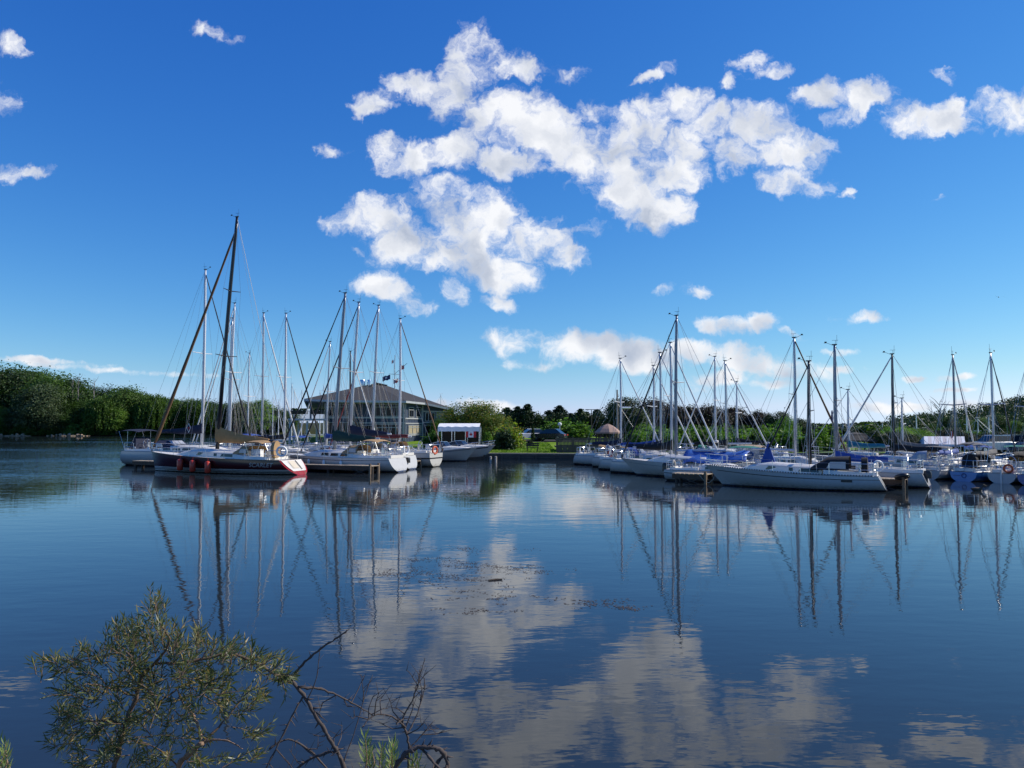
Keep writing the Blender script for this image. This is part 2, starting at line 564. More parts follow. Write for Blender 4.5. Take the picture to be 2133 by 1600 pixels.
WHITE = mat('gelcoat_white', (0.70, 0.67, 0.62), 0.28, var=0.05, grime=0.18)
DECKW = mat('deck_white', (0.70, 0.67, 0.61), 0.45, var=0.07, bump=0.002, bscale=120, grime=0.12)
CREAM = mat('deck_cream', (0.62, 0.54, 0.42), 0.55, var=0.08)
ALU = mat('aluminium_spar', (0.50, 0.52, 0.55), 0.38, 0.55, var=0.12, scale=1.0)
ALUW = mat('painted_spar_white', (0.66, 0.67, 0.68), 0.35, 0.1, var=0.08, scale=1.0)
ALUD = mat('grey_spar', (0.23, 0.25, 0.28), 0.40, 0.4, var=0.12, scale=1.0)
BLACK = mat('black_spar', (0.014, 0.014, 0.016), 0.35, 0.0, var=0.10)
STEEL = mat('stainless_tube', (0.62, 0.63, 0.65), 0.25, 0.9, var=0.05)
WIRE = mat('rigging_wire', (0.30, 0.31, 0.33), 0.4, 0.5, var=0.05)
ROPE = mat('rope', (0.42, 0.39, 0.33), 0.85, var=0.15)
NAVY = mat('canvas_navy', (0.012, 0.016, 0.040), 0.85, var=0.18, bump=0.004, bscale=25)
BLKC = mat('canvas_black', (0.012, 0.012, 0.014), 0.85, var=0.18, bump=0.004, bscale=25)
TAN = mat('canvas_tan', (0.38, 0.24, 0.115), 0.85, var=0.14, bump=0.004, bscale=20)
BROWN = mat('canvas_brown', (0.46, 0.235, 0.085), 0.88, var=0.18, bump=0.006, bscale=14)
GREEN = mat('canvas_dark_green', (0.010, 0.045, 0.036), 0.85, var=0.2, bump=0.005, bscale=16)
TEALG = mat('canvas_bright_green', (0.015, 0.17, 0.12), 0.8, var=0.15, bump=0.004, bscale=20)
BLUE = mat('canvas_blue', (0.020, 0.062, 0.27), 0.75, var=0.2, bump=0.006, bscale=14)
TARPB = mat('tarpaulin_blue', (0.035, 0.115, 0.40), 0.5, var=0.2, bump=0.01, bscale=6)
MAROON = mat('canvas_red', (0.16, 0.025, 0.022), 0.85, var=0.2, bump=0.004, bscale=18)
GREYC = mat('canvas_grey', (0.16, 0.15, 0.14), 0.85, var=0.15, bump=0.004, bscale=20)
FURLW = mat('sail_white', (0.60, 0.60, 0.57), 0.7, var=0.12, bump=0.006, bscale=9)
FURLB = mat('sail_uv_brown', (0.14, 0.075, 0.035), 0.8, var=0.2, bump=0.008, bscale=7)
FURLK = mat('sail_uv_black', (0.016, 0.016, 0.022), 0.8, var=0.2, bump=0.008, bscale=7)
FURLR = mat('sail_uv_red', (0.20, 0.03, 0.025), 0.8, var=0.3, bump=0.008, bscale=7)
REDP = mat('red_plastic', (0.55, 0.05, 0.025), 0.4, var=0.08)
ORNG = mat('orange_foam', (0.60, 0.10, 0.03), 0.6, var=0.12)
WHP = mat('white_plastic', (0.78, 0.78, 0.76), 0.4, var=0.05)
BLKP = mat('black_plastic', (0.018, 0.018, 0.02), 0.35, var=0.1)
GLASS = mat('dark_window', (0.012, 0.016, 0.022), 0.06, var=0.1, spec=0.8)
CLEAR = mat('clear_vinyl', (0.34, 0.36, 0.40), 0.12, var=0.12, spec=0.7)
WOOD = mat('teak', (0.20, 0.105, 0.05), 0.6, var=0.2, scale=6)
DOCKW = mat('weathered_boards', (0.36, 0.29, 0.21), 0.85, var=0.25, scale=5, bump=0.006, bscale=30)
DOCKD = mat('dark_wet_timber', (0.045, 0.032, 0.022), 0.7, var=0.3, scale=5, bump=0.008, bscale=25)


# ------------------------------------------------------------------ water, ground
def make_water():
    m, t, b = new_mat('lake_water')
    geo = t.n('ShaderNodeNewGeometry')
    pos = geo.outputs['Position']
    sp = t.n('ShaderNodeSeparateXYZ', {0: pos})
    # breeze patches: calm near the bank, ruffled bands farther out and to the left
    pm = t.n('ShaderNodeMapping', {'Vector': pos, 'Scale': (0.018, 0.055, 1)})
    patch = t.n('ShaderNodeTexNoise', {'Vector': pm.outputs[0], 'Scale': 1.0, 'Detail': 3.0, 'Roughness': 0.6}).outputs[0]
    ruff = t.smooth(patch, 0.46, 0.66)
    far = t.smooth(sp.outputs[1], 18.0, 75.0)
    left = t.smooth(sp.outputs[0], -18.0, -45.0)
    open_ = t.m('MULTIPLY', t.smooth(sp.outputs[0], -22.0, -34.0), t.smooth(sp.outputs[1], 26.0, 60.0))
    mid = t.m('MULTIPLY', t.smooth(sp.outputs[1], 44.0, 60.0), t.m('MULTIPLY', t.smooth(sp.outputs[0], -9.0, -4.0), t.smooth(sp.outputs[0], 12.0, 7.0)))
    gust = t.m('MULTIPLY_ADD', t.m('MAXIMUM', open_, t.m('MULTIPLY', mid, 0.7)), t.m('MULTIPLY_ADD', ruff, 3.2, 2.6), 0.0)
    amp = t.m('ADD', t.m('MULTIPLY_ADD', t.m('MULTIPLY', ruff, far), 1.1, 0.42), t.m('ADD', t.m('MULTIPLY', left, 0.5), gust))
    s1 = t.n('ShaderNodeMapping', {'Vector': pos, 'Scale': (0.55, 1.25, 1), 'Rotation': (0, 0, R(8))})
    w1 = t.n('ShaderNodeTexNoise', {'Vector': s1.outputs[0], 'Scale': 1.0, 'Detail': 2.0, 'Roughness': 0.5}).outputs[0]
    s2 = t.n('ShaderNodeMapping', {'Vector': pos, 'Scale': (2.2, 4.6, 1), 'Rotation': (0, 0, R(-11))})
    w2 = t.n('ShaderNodeTexNoise', {'Vector': s2.outputs[0], 'Scale': 1.0, 'Detail': 2.0, 'Roughness': 0.55}).outputs[0]
    h = t.m('ADD', t.m('MULTIPLY', w1, 0.012), t.m('MULTIPLY', w2, 0.0042))
    h = t.m('MULTIPLY', h, amp)
    bp = t.n('ShaderNodeBump', {'Height': h, 'Strength': 1.0, 'Distance': 1.0})
    t.t.links.new(bp.outputs[0], b.inputs['Normal'])
    b.inputs['Base Color'].default_value = (0.018, 0.026, 0.032, 1)
    b.inputs['Roughness'].default_value = 0.015
    b.inputs['IOR'].default_value = 1.333
    mb = MB()
    mb.quad((-900, 3.0, 0), (900, 3.0, 0), (900, 900, 0), (-900, 900, 0))
    o = mb.build('water', m)
    tag(o, 'calm lake water mirroring clouds and masts', 'water', kind='structure')


make_water()


def ground_mat(name, c1, c2, scale=0.8, bump=0.03):
    m, t, b = new_mat(name)
    pos = t.n('ShaderNodeNewGeometry').outputs['Position']
    n = t.n('ShaderNodeTexNoise', {'Vector': pos, 'Scale': scale, 'Detail': 7.0, 'Roughness': 0.65}).outputs[0]
    mx = t.n('ShaderNodeMix', data_type='RGBA')
    t.t.links.new(t.smooth(n, 0.35, 0.65), mx.inputs[0])
    mx.inputs[6].default_value, mx.inputs[7].default_value = (*c1, 1), (*c2, 1)
    t.t.links.new(mx.outputs[2], b.inputs['Base Color'])
    b.inputs['Roughness'].default_value = 0.9
    b.inputs['Specular IOR Level'].default_value = 0.08
    n2 = t.n('ShaderNodeTexNoise', {'Vector': pos, 'Scale': scale * 14, 'Detail': 4.0}).outputs[0]
    bp = t.n('ShaderNodeBump', {'Height': n2, 'Strength': 0.8, 'Distance': bump})
    t.t.links.new(bp.outputs[0], b.inputs['Normal'])
    return m


GRASS = ground_mat('lawn_grass', (0.11, 0.20, 0.014), (0.18, 0.29, 0.026), 0.7, 0.05)
EARTH = ground_mat('earth', (0.06, 0.05, 0.032), (0.10, 0.085, 0.055), 1.2, 0.04)
GRAVEL = ground_mat('gravel_path', (0.27, 0.21, 0.14), (0.38, 0.30, 0.21), 2.0, 0.02)
ASPH = ground_mat('asphalt', (0.05, 0.05, 0.05), (0.075, 0.072, 0.068), 1.5, 0.01)
UNDER = ground_mat('woodland_floor', (0.03, 0.035, 0.014), (0.055, 0.06, 0.022), 0.4, 0.08)

# marina shore: front edge polyline (x, y) left to right; the ground climbs slowly behind it
SHORE = [(-44, 262), (-36, 130), (-32, 97), (-20, 90), (-9, 84), (-4.6, 71.5), (6.5, 70.5), (16, 76), (34, 74), (52, 66), (120, 62), (420, 60)]


def shore_y(x):
    for (x0, y0), (x1, y1) in zip(SHORE, SHORE[1:]):
        if x0 <= x <= x1:
            return y0 + (y1 - y0) * (x - x0) / (x1 - x0)
    return SHORE[-1][1] if x > 0 else 200


def land_z(x, y):
    d = max(0, y - shore_y(x))
    k = min(1, max(0, (x - 10) / 10))          # the right-hand shore lies lower
    a = 0.55 + 0.75 * min(1, d / 22) + 0.5 * min(1, max(0, d - 22) / 60)
    return a + (0.45 + 0.12 * min(1, d / 22) + 0.3 * min(1, max(0, d - 22) / 60) - a) * k


mb = MB()
xs = sorted(set([p[0] for p in SHORE] + list(range(-42, 60, 3)) + list(range(60, 421, 20))))
depths = [0, 3, 6, 10, 14, 18, 22, 30, 45, 70, 110, 200, 400, 800]
for i, x in enumerate(xs):
    for d in depths:
        y = shore_y(x) + d
        mb.v.append((x, y, land_z(x, y)))
nd_ = len(depths)
for i in range(len(xs) - 1):
    for j in range(nd_ - 1):
        a = i * nd_ + j
        mb.f.append((a, a + nd_, a + nd_ + 1, a + 1))
        mb.mi.append(0)
tag(mb.build('lawn', GRASS, smooth='all'), kind='structure')
# bank skirt under the lawn edge (stone and timber edging stands in front of it)
mb = MB()
for (x0, y0), (x1, y1) in zip(SHORE, SHORE[1:]):
    mb.quad((x0, y0, -0.6), (x1, y1, -0.6), (x1, y1, 0.551), (x0, y0, 0.551))
tag(mb.build('shore_bank', EARTH), kind='structure')

# far wooded shore on the left
mb = MB()
fs_ = [(-520, 215), (-300, 228), (-190, 230), (-150, 231), (-120, 236), (-95, 246), (-75, 250), (-55, 252), (-30, 256)]
for k, (x, y) in enumerate(fs_):
    mb.v += [(x, y, -0.4), (x, y + 1.5, 0.5), (x, y + 10, 1.5), (x, y + 60, 3.0), (x, 900, 6)]
for k in range(len(fs_) - 1):
    for j in range(4):
        a = k * 5 + j
        mb.f.append((a, a + 5, a + 6, a + 1))
        mb.mi.append(0)
tag(mb.build('wooded_bank', UNDER, smooth='all'), kind='structure')

# near bank the photographer stands on (below the picture)
mb = MB()
prof = [(-14, 2.0), (0.0, 1.6), (2.2, 1.5), (3.3, 1.15), (4.6, 0.55), (6.0, 0.02), (7.2, -0.5)]
for i in range(25):
    x = -12 + i
    for (y, z) in prof:
        mb.v.append((x, y + 0.15 * math.sin(i * 1.7), z + 0.06 * math.sin(i * 2.3 + y)))
for i in range(24):
    for j in range(len(prof) - 1):
        a = i * len(prof) + j
        mb.f.append((a, a + len(prof), a + len(prof) + 1, a + 1))
        mb.mi.append(0)
tag(mb.build('near_bank', EARTH, smooth='all'), kind='structure')


# ------------------------------------------------------------------ trees and shrubs
BARK = mat('bark', (0.085, 0.065, 0.048), 0.9, var=0.3, scale=4, bump=0.02, bscale=12)
BARKG = mat('grey_bark', (0.22, 0.20, 0.18), 0.9, var=0.3, scale=4, bump=0.02, bscale=12)
L_OAK = leaf_mat('leaves_dark_green', (0.027, 0.059, 0.014), (0.061, 0.117, 0.024), scale=0.25)
L_MID = leaf_mat('leaves_mid_green', (0.041, 0.087, 0.016), (0.099, 0.173, 0.033), scale=0.3)
L_SILV = leaf_mat('leaves_silvery_green', (0.050, 0.079, 0.034), (0.123, 0.168, 0.084), scale=0.3)
L_LIME = leaf_mat('leaves_light_green', (0.085, 0.178, 0.024), (0.204, 0.340, 0.051), scale=0.4)
L_YEL = leaf_mat('leaves_yellowing_green', (0.076, 0.136, 0.020), (0.204, 0.255, 0.037), scale=0.5, third=(0.374, 0.255, 0.051))
L_PINE = leaf_mat('pine_needles', (0.017, 0.037, 0.020), (0.037, 0.071, 0.031), transl=0.1, scale=0.5)
L_PURP = leaf_mat('leaves_copper', (0.027, 0.024, 0.019), (0.071, 0.041, 0.027), transl=0.15, scale=0.4, third=(0.060, 0.085, 0.027))
L_DARK = leaf_mat('leaves_deep_green', (0.017, 0.034, 0.014), (0.048, 0.078, 0.024), transl=0.15, scale=0.4)
L_HILL = leaf_mat('hill_leaves', (0.022, 0.042, 0.016), (0.052, 0.082, 0.026), transl=.2, scale=0.06)
L_HEDGE = leaf_mat('hedge_leaves', (0.054, 0.128, 0.020), (0.145, 0.264, 0.041), scale=0.8)


def trunk_mesh(h, r, limbs, seed, lean=0.0, top=0.75):
    rg = np.random.default_rng(seed)
    mb = MB()
    pts = [(0, 0, -0.5), (0.02, 0, h * .12), (lean * .3 + .06 * h * rg.normal() * .2, 0.02 * h * rg.normal(), h * .4), (lean, 0, h * top)]
    mb.tube(pts, [r * 1.35, r, r * .75, r * .2], 8)
    for k in range(limbs):
        a = 2 * math.pi * (k + rg.random() * .6) / limbs
        z0 = h * (.22 + .32 * rg.random())
        l = h * (.22 + .14 * rg.random())
        p0 = Vector((lean * z0 / h, 0, z0))
        p1 = p0 + Vector((math.cos(a) * l * .5, math.sin(a) * l * .5, l * .45))
        p2 = p0 + Vector((math.cos(a) * l, math.sin(a) * l, l * 1.0))
        mb.tube([p0, p1, p2], [r * .45, r * .3, r * .08], 6)
    return mb.mesh('trunk', BARK, True)


def crown_broad(seed, h=12.0, rad=4.6, zc=0.60, zr=0.42, clumps=105, per=120, size=0.38, material=None, low=False):
    rg = np.random.default_rng(seed)
    C, Nn = [], []
    lob = rg.normal(size=(7, 3))
    lob /= np.linalg.norm(lob, axis=1, keepdims=True)
    while len(C) < clumps:
        d = rg.normal(size=3)
        d /= np.linalg.norm(d)
        if d[2] < (-0.95 if low else -0.55):
            continue
        k = 0.72 + 0.30 * max(0, (lob @ d).max()) ** 3 + rg.normal() * .07
        rr = k * (1.0 if rg.random() < .75 else rg.random() ** .5)
        C.append((d[0] * rad * rr, d[1] * rad * rr, h * zc + d[2] * h * zr * rr))
        Nn.append(d)
    C, Nn = np.array(C), np.array(Nn)
    reps = np.repeat(np.arange(clumps), per)
    cs = rad * (0.15 + 0.10 * rg.random(clumps))
    off = rg.normal(size=(clumps * per, 3))
    off[:, 2] *= 0.75
    pts = C[reps] + off * cs[reps][:, None]
    V = leaf_quads(pts, size, rg, normal=Nn[reps] + np.array((0, 0, .5)), nmix=.45)
    return np_quads('crown', V, material or L_MID)


def crown_willow(seed, h=13.0, rad=5.4, strands=1000, material=None):
    rg = np.random.default_rng(seed)
    pts = []
    for k in range(strands):
        d = rg.normal(size=3)
        d[2] = abs(d[2])
        d /= np.linalg.norm(d)
        q = .45 + .6 * rg.random() ** .6
        x, y, z = d[0] * rad * q, d[1] * rad * q, h * (.52 + .45 * d[2] * q)
        L = min(z * .85, h * (.18 + .35 * rg.random()))
        n = int(10 + L * 2.2)
        for t in np.linspace(0, 1, n):
            pts.append((x + d[0] * t * .6 + rg.normal() * .16, y + d[1] * t * .6 + rg.normal() * .16, z - L * t))
    V = leaf_quads(np.array(pts), 0.40, rg, aspect=1.5, droop=1.2)
    return np_quads('crown', V, material or L_MID)


def crown_pine(seed, h=12.0, rad=3.0, material=None):
    """layered pads round a leader: wide low down, ragged pointed top"""
    rg = np.random.default_rng(seed)
    C = []
    for k in range(270):
        z = .06 + .93 * rg.random() ** .8
        prof = rad * (max(0, 1 - z) ** .62) * (.70 + .5 * rg.random()) + .10
        a = rg.random() * 6.283
        q = rg.random() ** .65
        C.append((math.cos(a) * prof * q, math.sin(a) * prof * q, h * z + .25 * prof * q))
    C = np.array(C)
    per = 32
    reps = np.repeat(np.arange(len(C)), per)
    wid = (.10 + .52 * (1 - C[:, 2] / h))[reps][:, None] * np.array((1.3, 1.3, .7))
    V = leaf_quads(C[reps] + rg.normal(size=(len(reps), 3)) * wid, 0.30, rg, aspect=1.4)
    return np_quads('crown', V, material or L_PINE)


def crown_cedar(seed, h=5.0, rad=0.8, material=None):
    rg = np.random.default_rng(seed)
    n = 1500
    z = rg.random(n) ** 1.2
    r = rad * (1 - z) ** .6 * np.sqrt(.35 + .65 * rg.random(n))
    a = rg.random(n) * 6.283
    V = leaf_quads(np.stack([np.cos(a) * r, np.sin(a) * r, .1 + z * h], 1), .22, rg, aspect=1.6, droop=-1)
    return np_quads('crown', V, material or L_DARK)


def shrub_mesh(seed, material, w=2.0, d=1.6, h=2.0, n=3600, size=0.20):
    rg = np.random.default_rng(seed)
    k = 26
    cc = rg.normal(size=(k, 3))
    cc /= np.linalg.norm(cc, axis=1, keepdims=True)
    cc *= (.55 + .35 * rg.random((k, 1)))
    cc[:, 2] = np.abs(cc[:, 2])
    reps = rg.integers(0, k, n)
    p = cc[reps] + rg.normal(size=(n, 3)) * .17
    p[:, 2] = np.abs(p[:, 2])
    p *= np.array((w / 2, d / 2, h))
    return np_quads('crown', leaf_quads(p, size, rg), material)


TREE = {
    'oak': (trunk_mesh(12, .34, 5, 1), crown_broad(11, material=L_OAK, low=True)),
    'ash': (trunk_mesh(12, .30, 5, 2), crown_broad(12, rad=4.2, zc=.56, zr=.46, material=L_MID, low=True)),
    'silver': (trunk_mesh(12, .30, 5, 3), crown_broad(13, rad=4.4, zc=.57, zr=.45, material=L_SILV, low=True)),
    'lime': (trunk_mesh(12, .28, 5, 4), crown_broad(14, rad=3.2, zc=.56, zr=.46, material=L_LIME, low=True)),
    'willow': (trunk_mesh(13, .4, 5, 5), crown_willow(15, material=L_MID)),
    'pine': (trunk_mesh(12, .20, 0, 6, top=.98), crown_pine(16)),
    'pine2': (trunk_mesh(12, .20, 0, 7, top=.98), crown_pine(17, rad=4.2)),
    'copper': (trunk_mesh(9, .28, 4, 8), crown_broad(18, h=9, rad=3.7, zc=.60, zr=.43, clumps=120, per=150, size=.36, material=L_PURP, low=True)),
    'dark': (trunk_mesh(10, .30, 4, 9), crown_broad(19, h=10, rad=3.9, zc=.56, zr=.46, clumps=120, per=140, size=.36, material=L_DARK, low=True)),
    'green': (trunk_mesh(9, .26, 4, 10), crown_broad(20, h=9, rad=3.9, zc=.55, zr=.47, clumps=115, per=90, size=.33, material=L_LIME, low=True)),
    'yellowing': (trunk_mesh(7, .24, 4, 21), crown_broad(22, h=7, rad=3.7, zc=.54, zr=.50, clumps=140, per=130, size=.27, material=L_YEL, low=True)),
    'cedar': (trunk_mesh(4, .10, 0, 23, top=.9), crown_cedar(24)),
    'shrub': (trunk_mesh(1.2, .05, 4, 31, top=.8), shrub_mesh(41, L_HEDGE)),
    'shrub_yellow': (trunk_mesh(1.2, .05, 4, 32, top=.8), shrub_mesh(42, L_YEL)),
    'shrub_dark': (trunk_mesh(1.2, .05, 4, 33, top=.8), shrub_mesh(43, L_DARK)),
    'shrub_mid': (trunk_mesh(1.2, .05, 4, 34, top=.8), shrub_mesh(44, L_MID, size=.3)),
}
PROTO_H = dict(oak=12.1, ash=12.2, silver=12.2, lime=12.2, willow=13, pine=12.2, pine2=12.2, copper=9.2, dark=10.2, green=9.2, yellowing=7.2, cedar=5.2,
               shrub=2.0, shrub_yellow=2.0, shrub_dark=2.0, shrub_mid=2.0)


def tree(kind, px, topy, Y, label, group=None, name=None, wide=1.0, z0=None, cat='tree', hmin=1.0):
    x = P(px, 886, Y).x
    if z0 is None:
        z0 = land_z(x, Y)
    s = max(hmin, (P(px, topy, Y).z - z0)) / PROTO_H[kind]
    o = empty(name or 'tree', (x, Y, z0), random.uniform(0, 6.28), label, cat, group)
    o.scale = (s * wide, s * wide, s)
    link_mesh('trunk', TREE[kind][0], o)
    link_mesh('crown', TREE[kind][1], o)
    return o


def zone(px, table):
    for lim, words in table:
        if px < lim:
            return words
    return table[-1][1]


ZL = [(25, 'at the left picture edge'), (100, 'left of the pale boulders'), (185, 'above the pale boulders'), (260, 'right of the boulders'), (320, 'over the maroon sloop\'s bow'), (400, 'behind the furled brown jib'),
      (470, 'behind the black mast'), (540, 'behind the brown sail cover'), (9999, 'beside the clubhouse balcony')]
# --- left woods, behind the far water (two ranks)
G = 'trees of the wooded far shore'
WL = {'oak': 'dark green broad tree in the far wood', 'ash': 'mid green leafy tree in the far wood',
      'silver': 'silvery green tree in the far wood', 'willow': 'weeping willow of the far shore'}
front = [(-30, 768, 'oak'), (12, 771, 'silver'), (52, 776, 'oak'), (80, 800, 'silver'), (108, 783, 'ash'), (143, 793, 'oak'), (-8, 845, 'ash'), (30, 850, 'silver'), (70, 855, 'ash'), (112, 848, 'silver'),
         (152, 842, 'ash'), (178, 838, 'oak'), (215, 822, 'willow'), (248, 808, 'ash'), (282, 814, 'willow'), (318, 818, 'willow'), (350, 826, 'willow'),
         (382, 832, 'silver'), (408, 830, 'willow'), (438, 838, 'oak'), (466, 838, 'willow'), (495, 836, 'silver'), (520, 843, 'ash'), (548, 848, 'willow'), (572, 850, 'oak'), (600, 856, 'ash')]
for i, (px, ty, k) in enumerate(front):
    Y = 233 + max(0, (px - 150)) * .055 + (i % 3) * 2.5 + (7 if ty < 800 else 0)
    tree(k, px, ty, Y, ('tall ' if ty < 835 else 'low ') + WL[k] + ' ' + zone(px, ZL), G, 'woodland_tree', wide=1.12 if ty < 830 else 1.35, z0=.8)
for px, ty in ((-50, 775), (30, 768), (75, 773), (128, 786), (165, 800), (196, 815), (232, 806), (266, 812), (300, 820), (340, 828), (372, 832), (425, 834), (455, 842), (505, 842), (560, 850), (590, 856)):
    tree('oak', px, ty + 4, 258 + random.uniform(-4, 8), 'dark treetop in the back rank of the far wood ' + zone(px, ZL), G, 'woodland_tree', wide=1.25, z0=1.5)
for i, px in enumerate((-62, -95, -130, -168, -205, -245, -290)):
    tree(('oak', 'silver', 'ash')[i % 3], px, 764 - (i % 3) * 3, 240 + (i % 2) * 12, 'tall tree of the far wood just outside the left picture edge', 'trees beyond the left edge', 'woodland_tree', wide=1.3, z0=.8)
tree('lime', 243, 848, 236, 'bright green young tree standing out before the dark far wood', name='woodland_tree', wide=1.3, z0=.8)
tree('lime', 541, 836, 239, 'pale green tree in the far wood behind the maroon sailboat\'s boom', name='woodland_tree', wide=1.4, z0=.8)
for k, px in enumerate((-20, 8, 42, 66, 92, 118, 150, 172, 190, 208, 228, 262, 290, 320, 345, 375, 400, 430, 470, 510, 550, 590)):
    tree('shrub_mid', px, 893 - (k % 4) * 3, 232 + max(0, (px - 150)) * .055, 'green bush at the far water\'s edge ' + zone(px, ZL), 'bushes along the far shore', 'shore_bush', wide=1.7, z0=.3, cat='bush')
# dead snags over the wood
for px, ty in ((160, 787), (148, 792), (193, 793)):
    mb = MB()
    zt = P(px, ty, 240).z
    mb.tube([(0, 0, 0), (.1, 0, zt * .6), (.3, 0, zt)], [.25, .14, .03], 6)
    for k in range(7):
        z = zt * (.62 + .05 * k)
        a = k * 2.2
        mb.tube([(.2, 0, z), (.2 + math.cos(a) * .9, math.sin(a) * .5, z + 1.2), (.2 + math.cos(a) * 1.2, math.sin(a) * .8, z + 2.1)], [.07, .045, .015], 5)
    o = mb.build('dead_tree', BARKG)
    o.location = (P(px, 886, 240).x, 240, .8)
    tag(o, 'bare dead treetop poking above the far left wood', 'tree', 'dead treetops over the wood')

# --- shoreline boulders, far left
ROCK = mat('sandstone', (0.30, 0.225, 0.15), 0.9, var=0.25, scale=1.2, bump=0.05, bscale=4)


def boulder(seed, sx, sy, sz):
    rg = np.random.default_rng(seed)
    bm = bmesh.new()
    bmesh.ops.create_icosphere(bm, subdivisions=2, radius=1)
    for v in bm.verts:
        c = v.co.normalized()
        k = 1 + .18 * math.sin(3 * c.x + seed) + .15 * math.cos(4 * c.y + 2 * seed) + rg.normal() * .05
        v.co = Vector((c.x * sx, c.y * sy, c.z * sz)) * k
    me = bpy.data.meshes.new('boulder')
    bm.to_mesh(me)
    bm.free()
    me.materials.append(ROCK)
    return me


rocks = [boulder(k, .95, .7, .8) for k in range(4)]
for k, (px, s) in enumerate(((2, 1.0), (26, .9), (36, 1.2), (47, 1.1), (118, .9), (126, 1.15), (134, 1.0), (144, 1.3), (163, 1.1), (170, .9), (108, .7), (153, .7))):
    o = link_mesh('boulder', rocks[k % 4])
    o.location = (P(px, 900, 229.6).x, 229.6, 0.32 * s)
    o.scale = (s * .5, s * .5, s * .42)
    o.rotation_euler = (.2, 0, k * 1.3)
    tag(o, 'pale sandstone boulder on the far left shoreline', 'boulder', 'boulders along the far shoreline')
mb = MB()
for k in range(45):
    x = P(random.choice((random.uniform(0, 60), random.uniform(95, 185))), 905, 228.9).x
    mb.box((x, 228.6 + random.uniform(0, 1), .12), (random.uniform(.4, 1.4), .5, random.uniform(.12, .3)), random.uniform(0, 3))
tag(mb.build('shore_rubble', ROCK), 'low pale rubble along the far left waterline', 'rubble', kind='stuff')

# --- middle: beside and behind the clubhouse
tree('yellowing', 985, 843, 88, 'rounded green tree with yellowing leaves right of the clubhouse', name='garden_tree', wide=1.3)
tree('yellowing', 1030, 868, 86, 'smaller yellowish tree beside the white canopy tent', name='garden_tree', wide=1.35)
tree('shrub_yellow', 1060, 884, 80, 'bushy green shrub at the lawn\'s left edge', name='shrub', wide=1.5, cat='shrub')
tree('shrub_dark', 1048, 902, 77, 'dark round shrub in front of the yellowish tree', name='shrub', wide=1.5, cat='shrub')
tree('green', 915, 872, 104, 'green tree against the clubhouse right wing', name='garden_tree', wide=1.0)
tree('green', 950, 862, 106, 'green tree behind the white canopy tent', name='garden_tree', wide=1.1)
tree('shrub', 905, 902, 90, 'low green bush at the clubhouse foot', name='shrub', wide=1.8, cat='shrub')
PN = 'row of pines behind the lawn'
for px, ty, k, w in ((1056, 848, 'pine2', 1.0), (1078, 846, 'pine', 1.1), (1099, 841, 'pine', 1.0), (1122, 864, 'pine2', 1.0), (1143, 854, 'pine2', .95), (1165, 844, 'pine', 1.15),
                     (1189, 860, 'pine2', .9), (1209, 851, 'pine', 1.0), (1222, 857, 'pine2', .85), (1244, 852, 'pine', 1.0), (1258, 868, 'pine2', .9), (1110, 872, 'pine2', .9), (1176, 868, 'pine', 1.0), (1035, 862, 'pine', 1.0)):
    tree(k, px, ty, 138 + random.uniform(-5, 5), 'dark pine in the row beyond the lawn ' + zone(px, [(1070, 'nearest the yellowing tree'), (1105, 'among the three tallest left ones'), (1155, 'above the parked cars'), (1200, 'behind the globe lamp'), (1235, 'beside the twin-headed lamp'), (9999, 'left of the tall dark tree')]), PN, 'pine_tree', wide=w * 1.75)
for i, px in enumerate((1040, 1056, 1072, 1088, 1104, 1120, 1136, 1152, 1168, 1184, 1200, 1216, 1232, 1248, 1264)):
    tree('shrub_dark', px, 866 + (i * 7) % 11, 133, 'dark bush under the row of pines ' + zone(px, [(1100, 'near the yellowish tree'), (1160, 'behind the cars'), (1225, 'behind the globe lamp'), (9999, 'left of the tall dark tree')]), 'bushes under the pines', 'shrub', wide=1.0, cat='shrub')
tree('cedar', 1110, 885, 92, 'slim dark columnar cedar on the lawn by the cars', name='cedar', cat='tree')
tree('shrub', 1148, 884, 101, 'bright green shrub mass behind the parked cars', name='shrub', wide=2.2, cat='shrub')
tree('shrub', 1172, 878, 102, 'tallest bright green shrub behind the lamp globe', name='shrub', wide=2.0, cat='shrub')
tree('shrub', 1205, 884, 100, 'bright green shrub nearer the wooden deck', name='shrub', wide=2.2, cat='shrub')
tree('shrub_dark', 1105, 918, 84, 'low clipped round bush beside the lawn bench', name='shrub', wide=1.5, cat='shrub', hmin=.5)

# dark trees and copper beeches
tree('dark', 1297, 828, 112, 'tall dark round tree behind the left gazebo', name='large_tree', wide=1.0)
tree('dark', 1325, 850, 110, 'dark tree between the tall tree and the copper beeches', name='large_tree', wide=.95)
for px, ty, w in ((1358, 839, 1.0), (1399, 849, 1.05), (1437, 853, 1.0), (1478, 852, 1.1), (1530, 855, 1.1), (1578, 862, .9)):
    tree('copper', px, ty, 114 + random.uniform(-3, 3), 'copper-leaved tree in the dark row behind the hedge', 'copper-leaved trees behind the hedge', 'copper_beech', wide=w * 1.08)
tree('green', 1343, 884, 98, 'small green tree in front of the copper-leaved row', name='garden_tree', wide=1.0)
tree('dark', 1620, 858, 108, 'dark green tree at the right end of the copper row', name='large_tree', wide=1.0)
tree('green', 1640, 868, 104, 'bright green tree behind the white mast at the right', name='large_tree', wide=.95)
tree('dark', 1668, 872, 112, 'dark conifer-like tree left of the sky gap', name='large_tree', wide=.9)
tree('dark', 1716, 892, 150, 'small dark tree alone in the sky gap', name='large_tree', wide=1.0)
HG = 'bushes of the long green hedge'
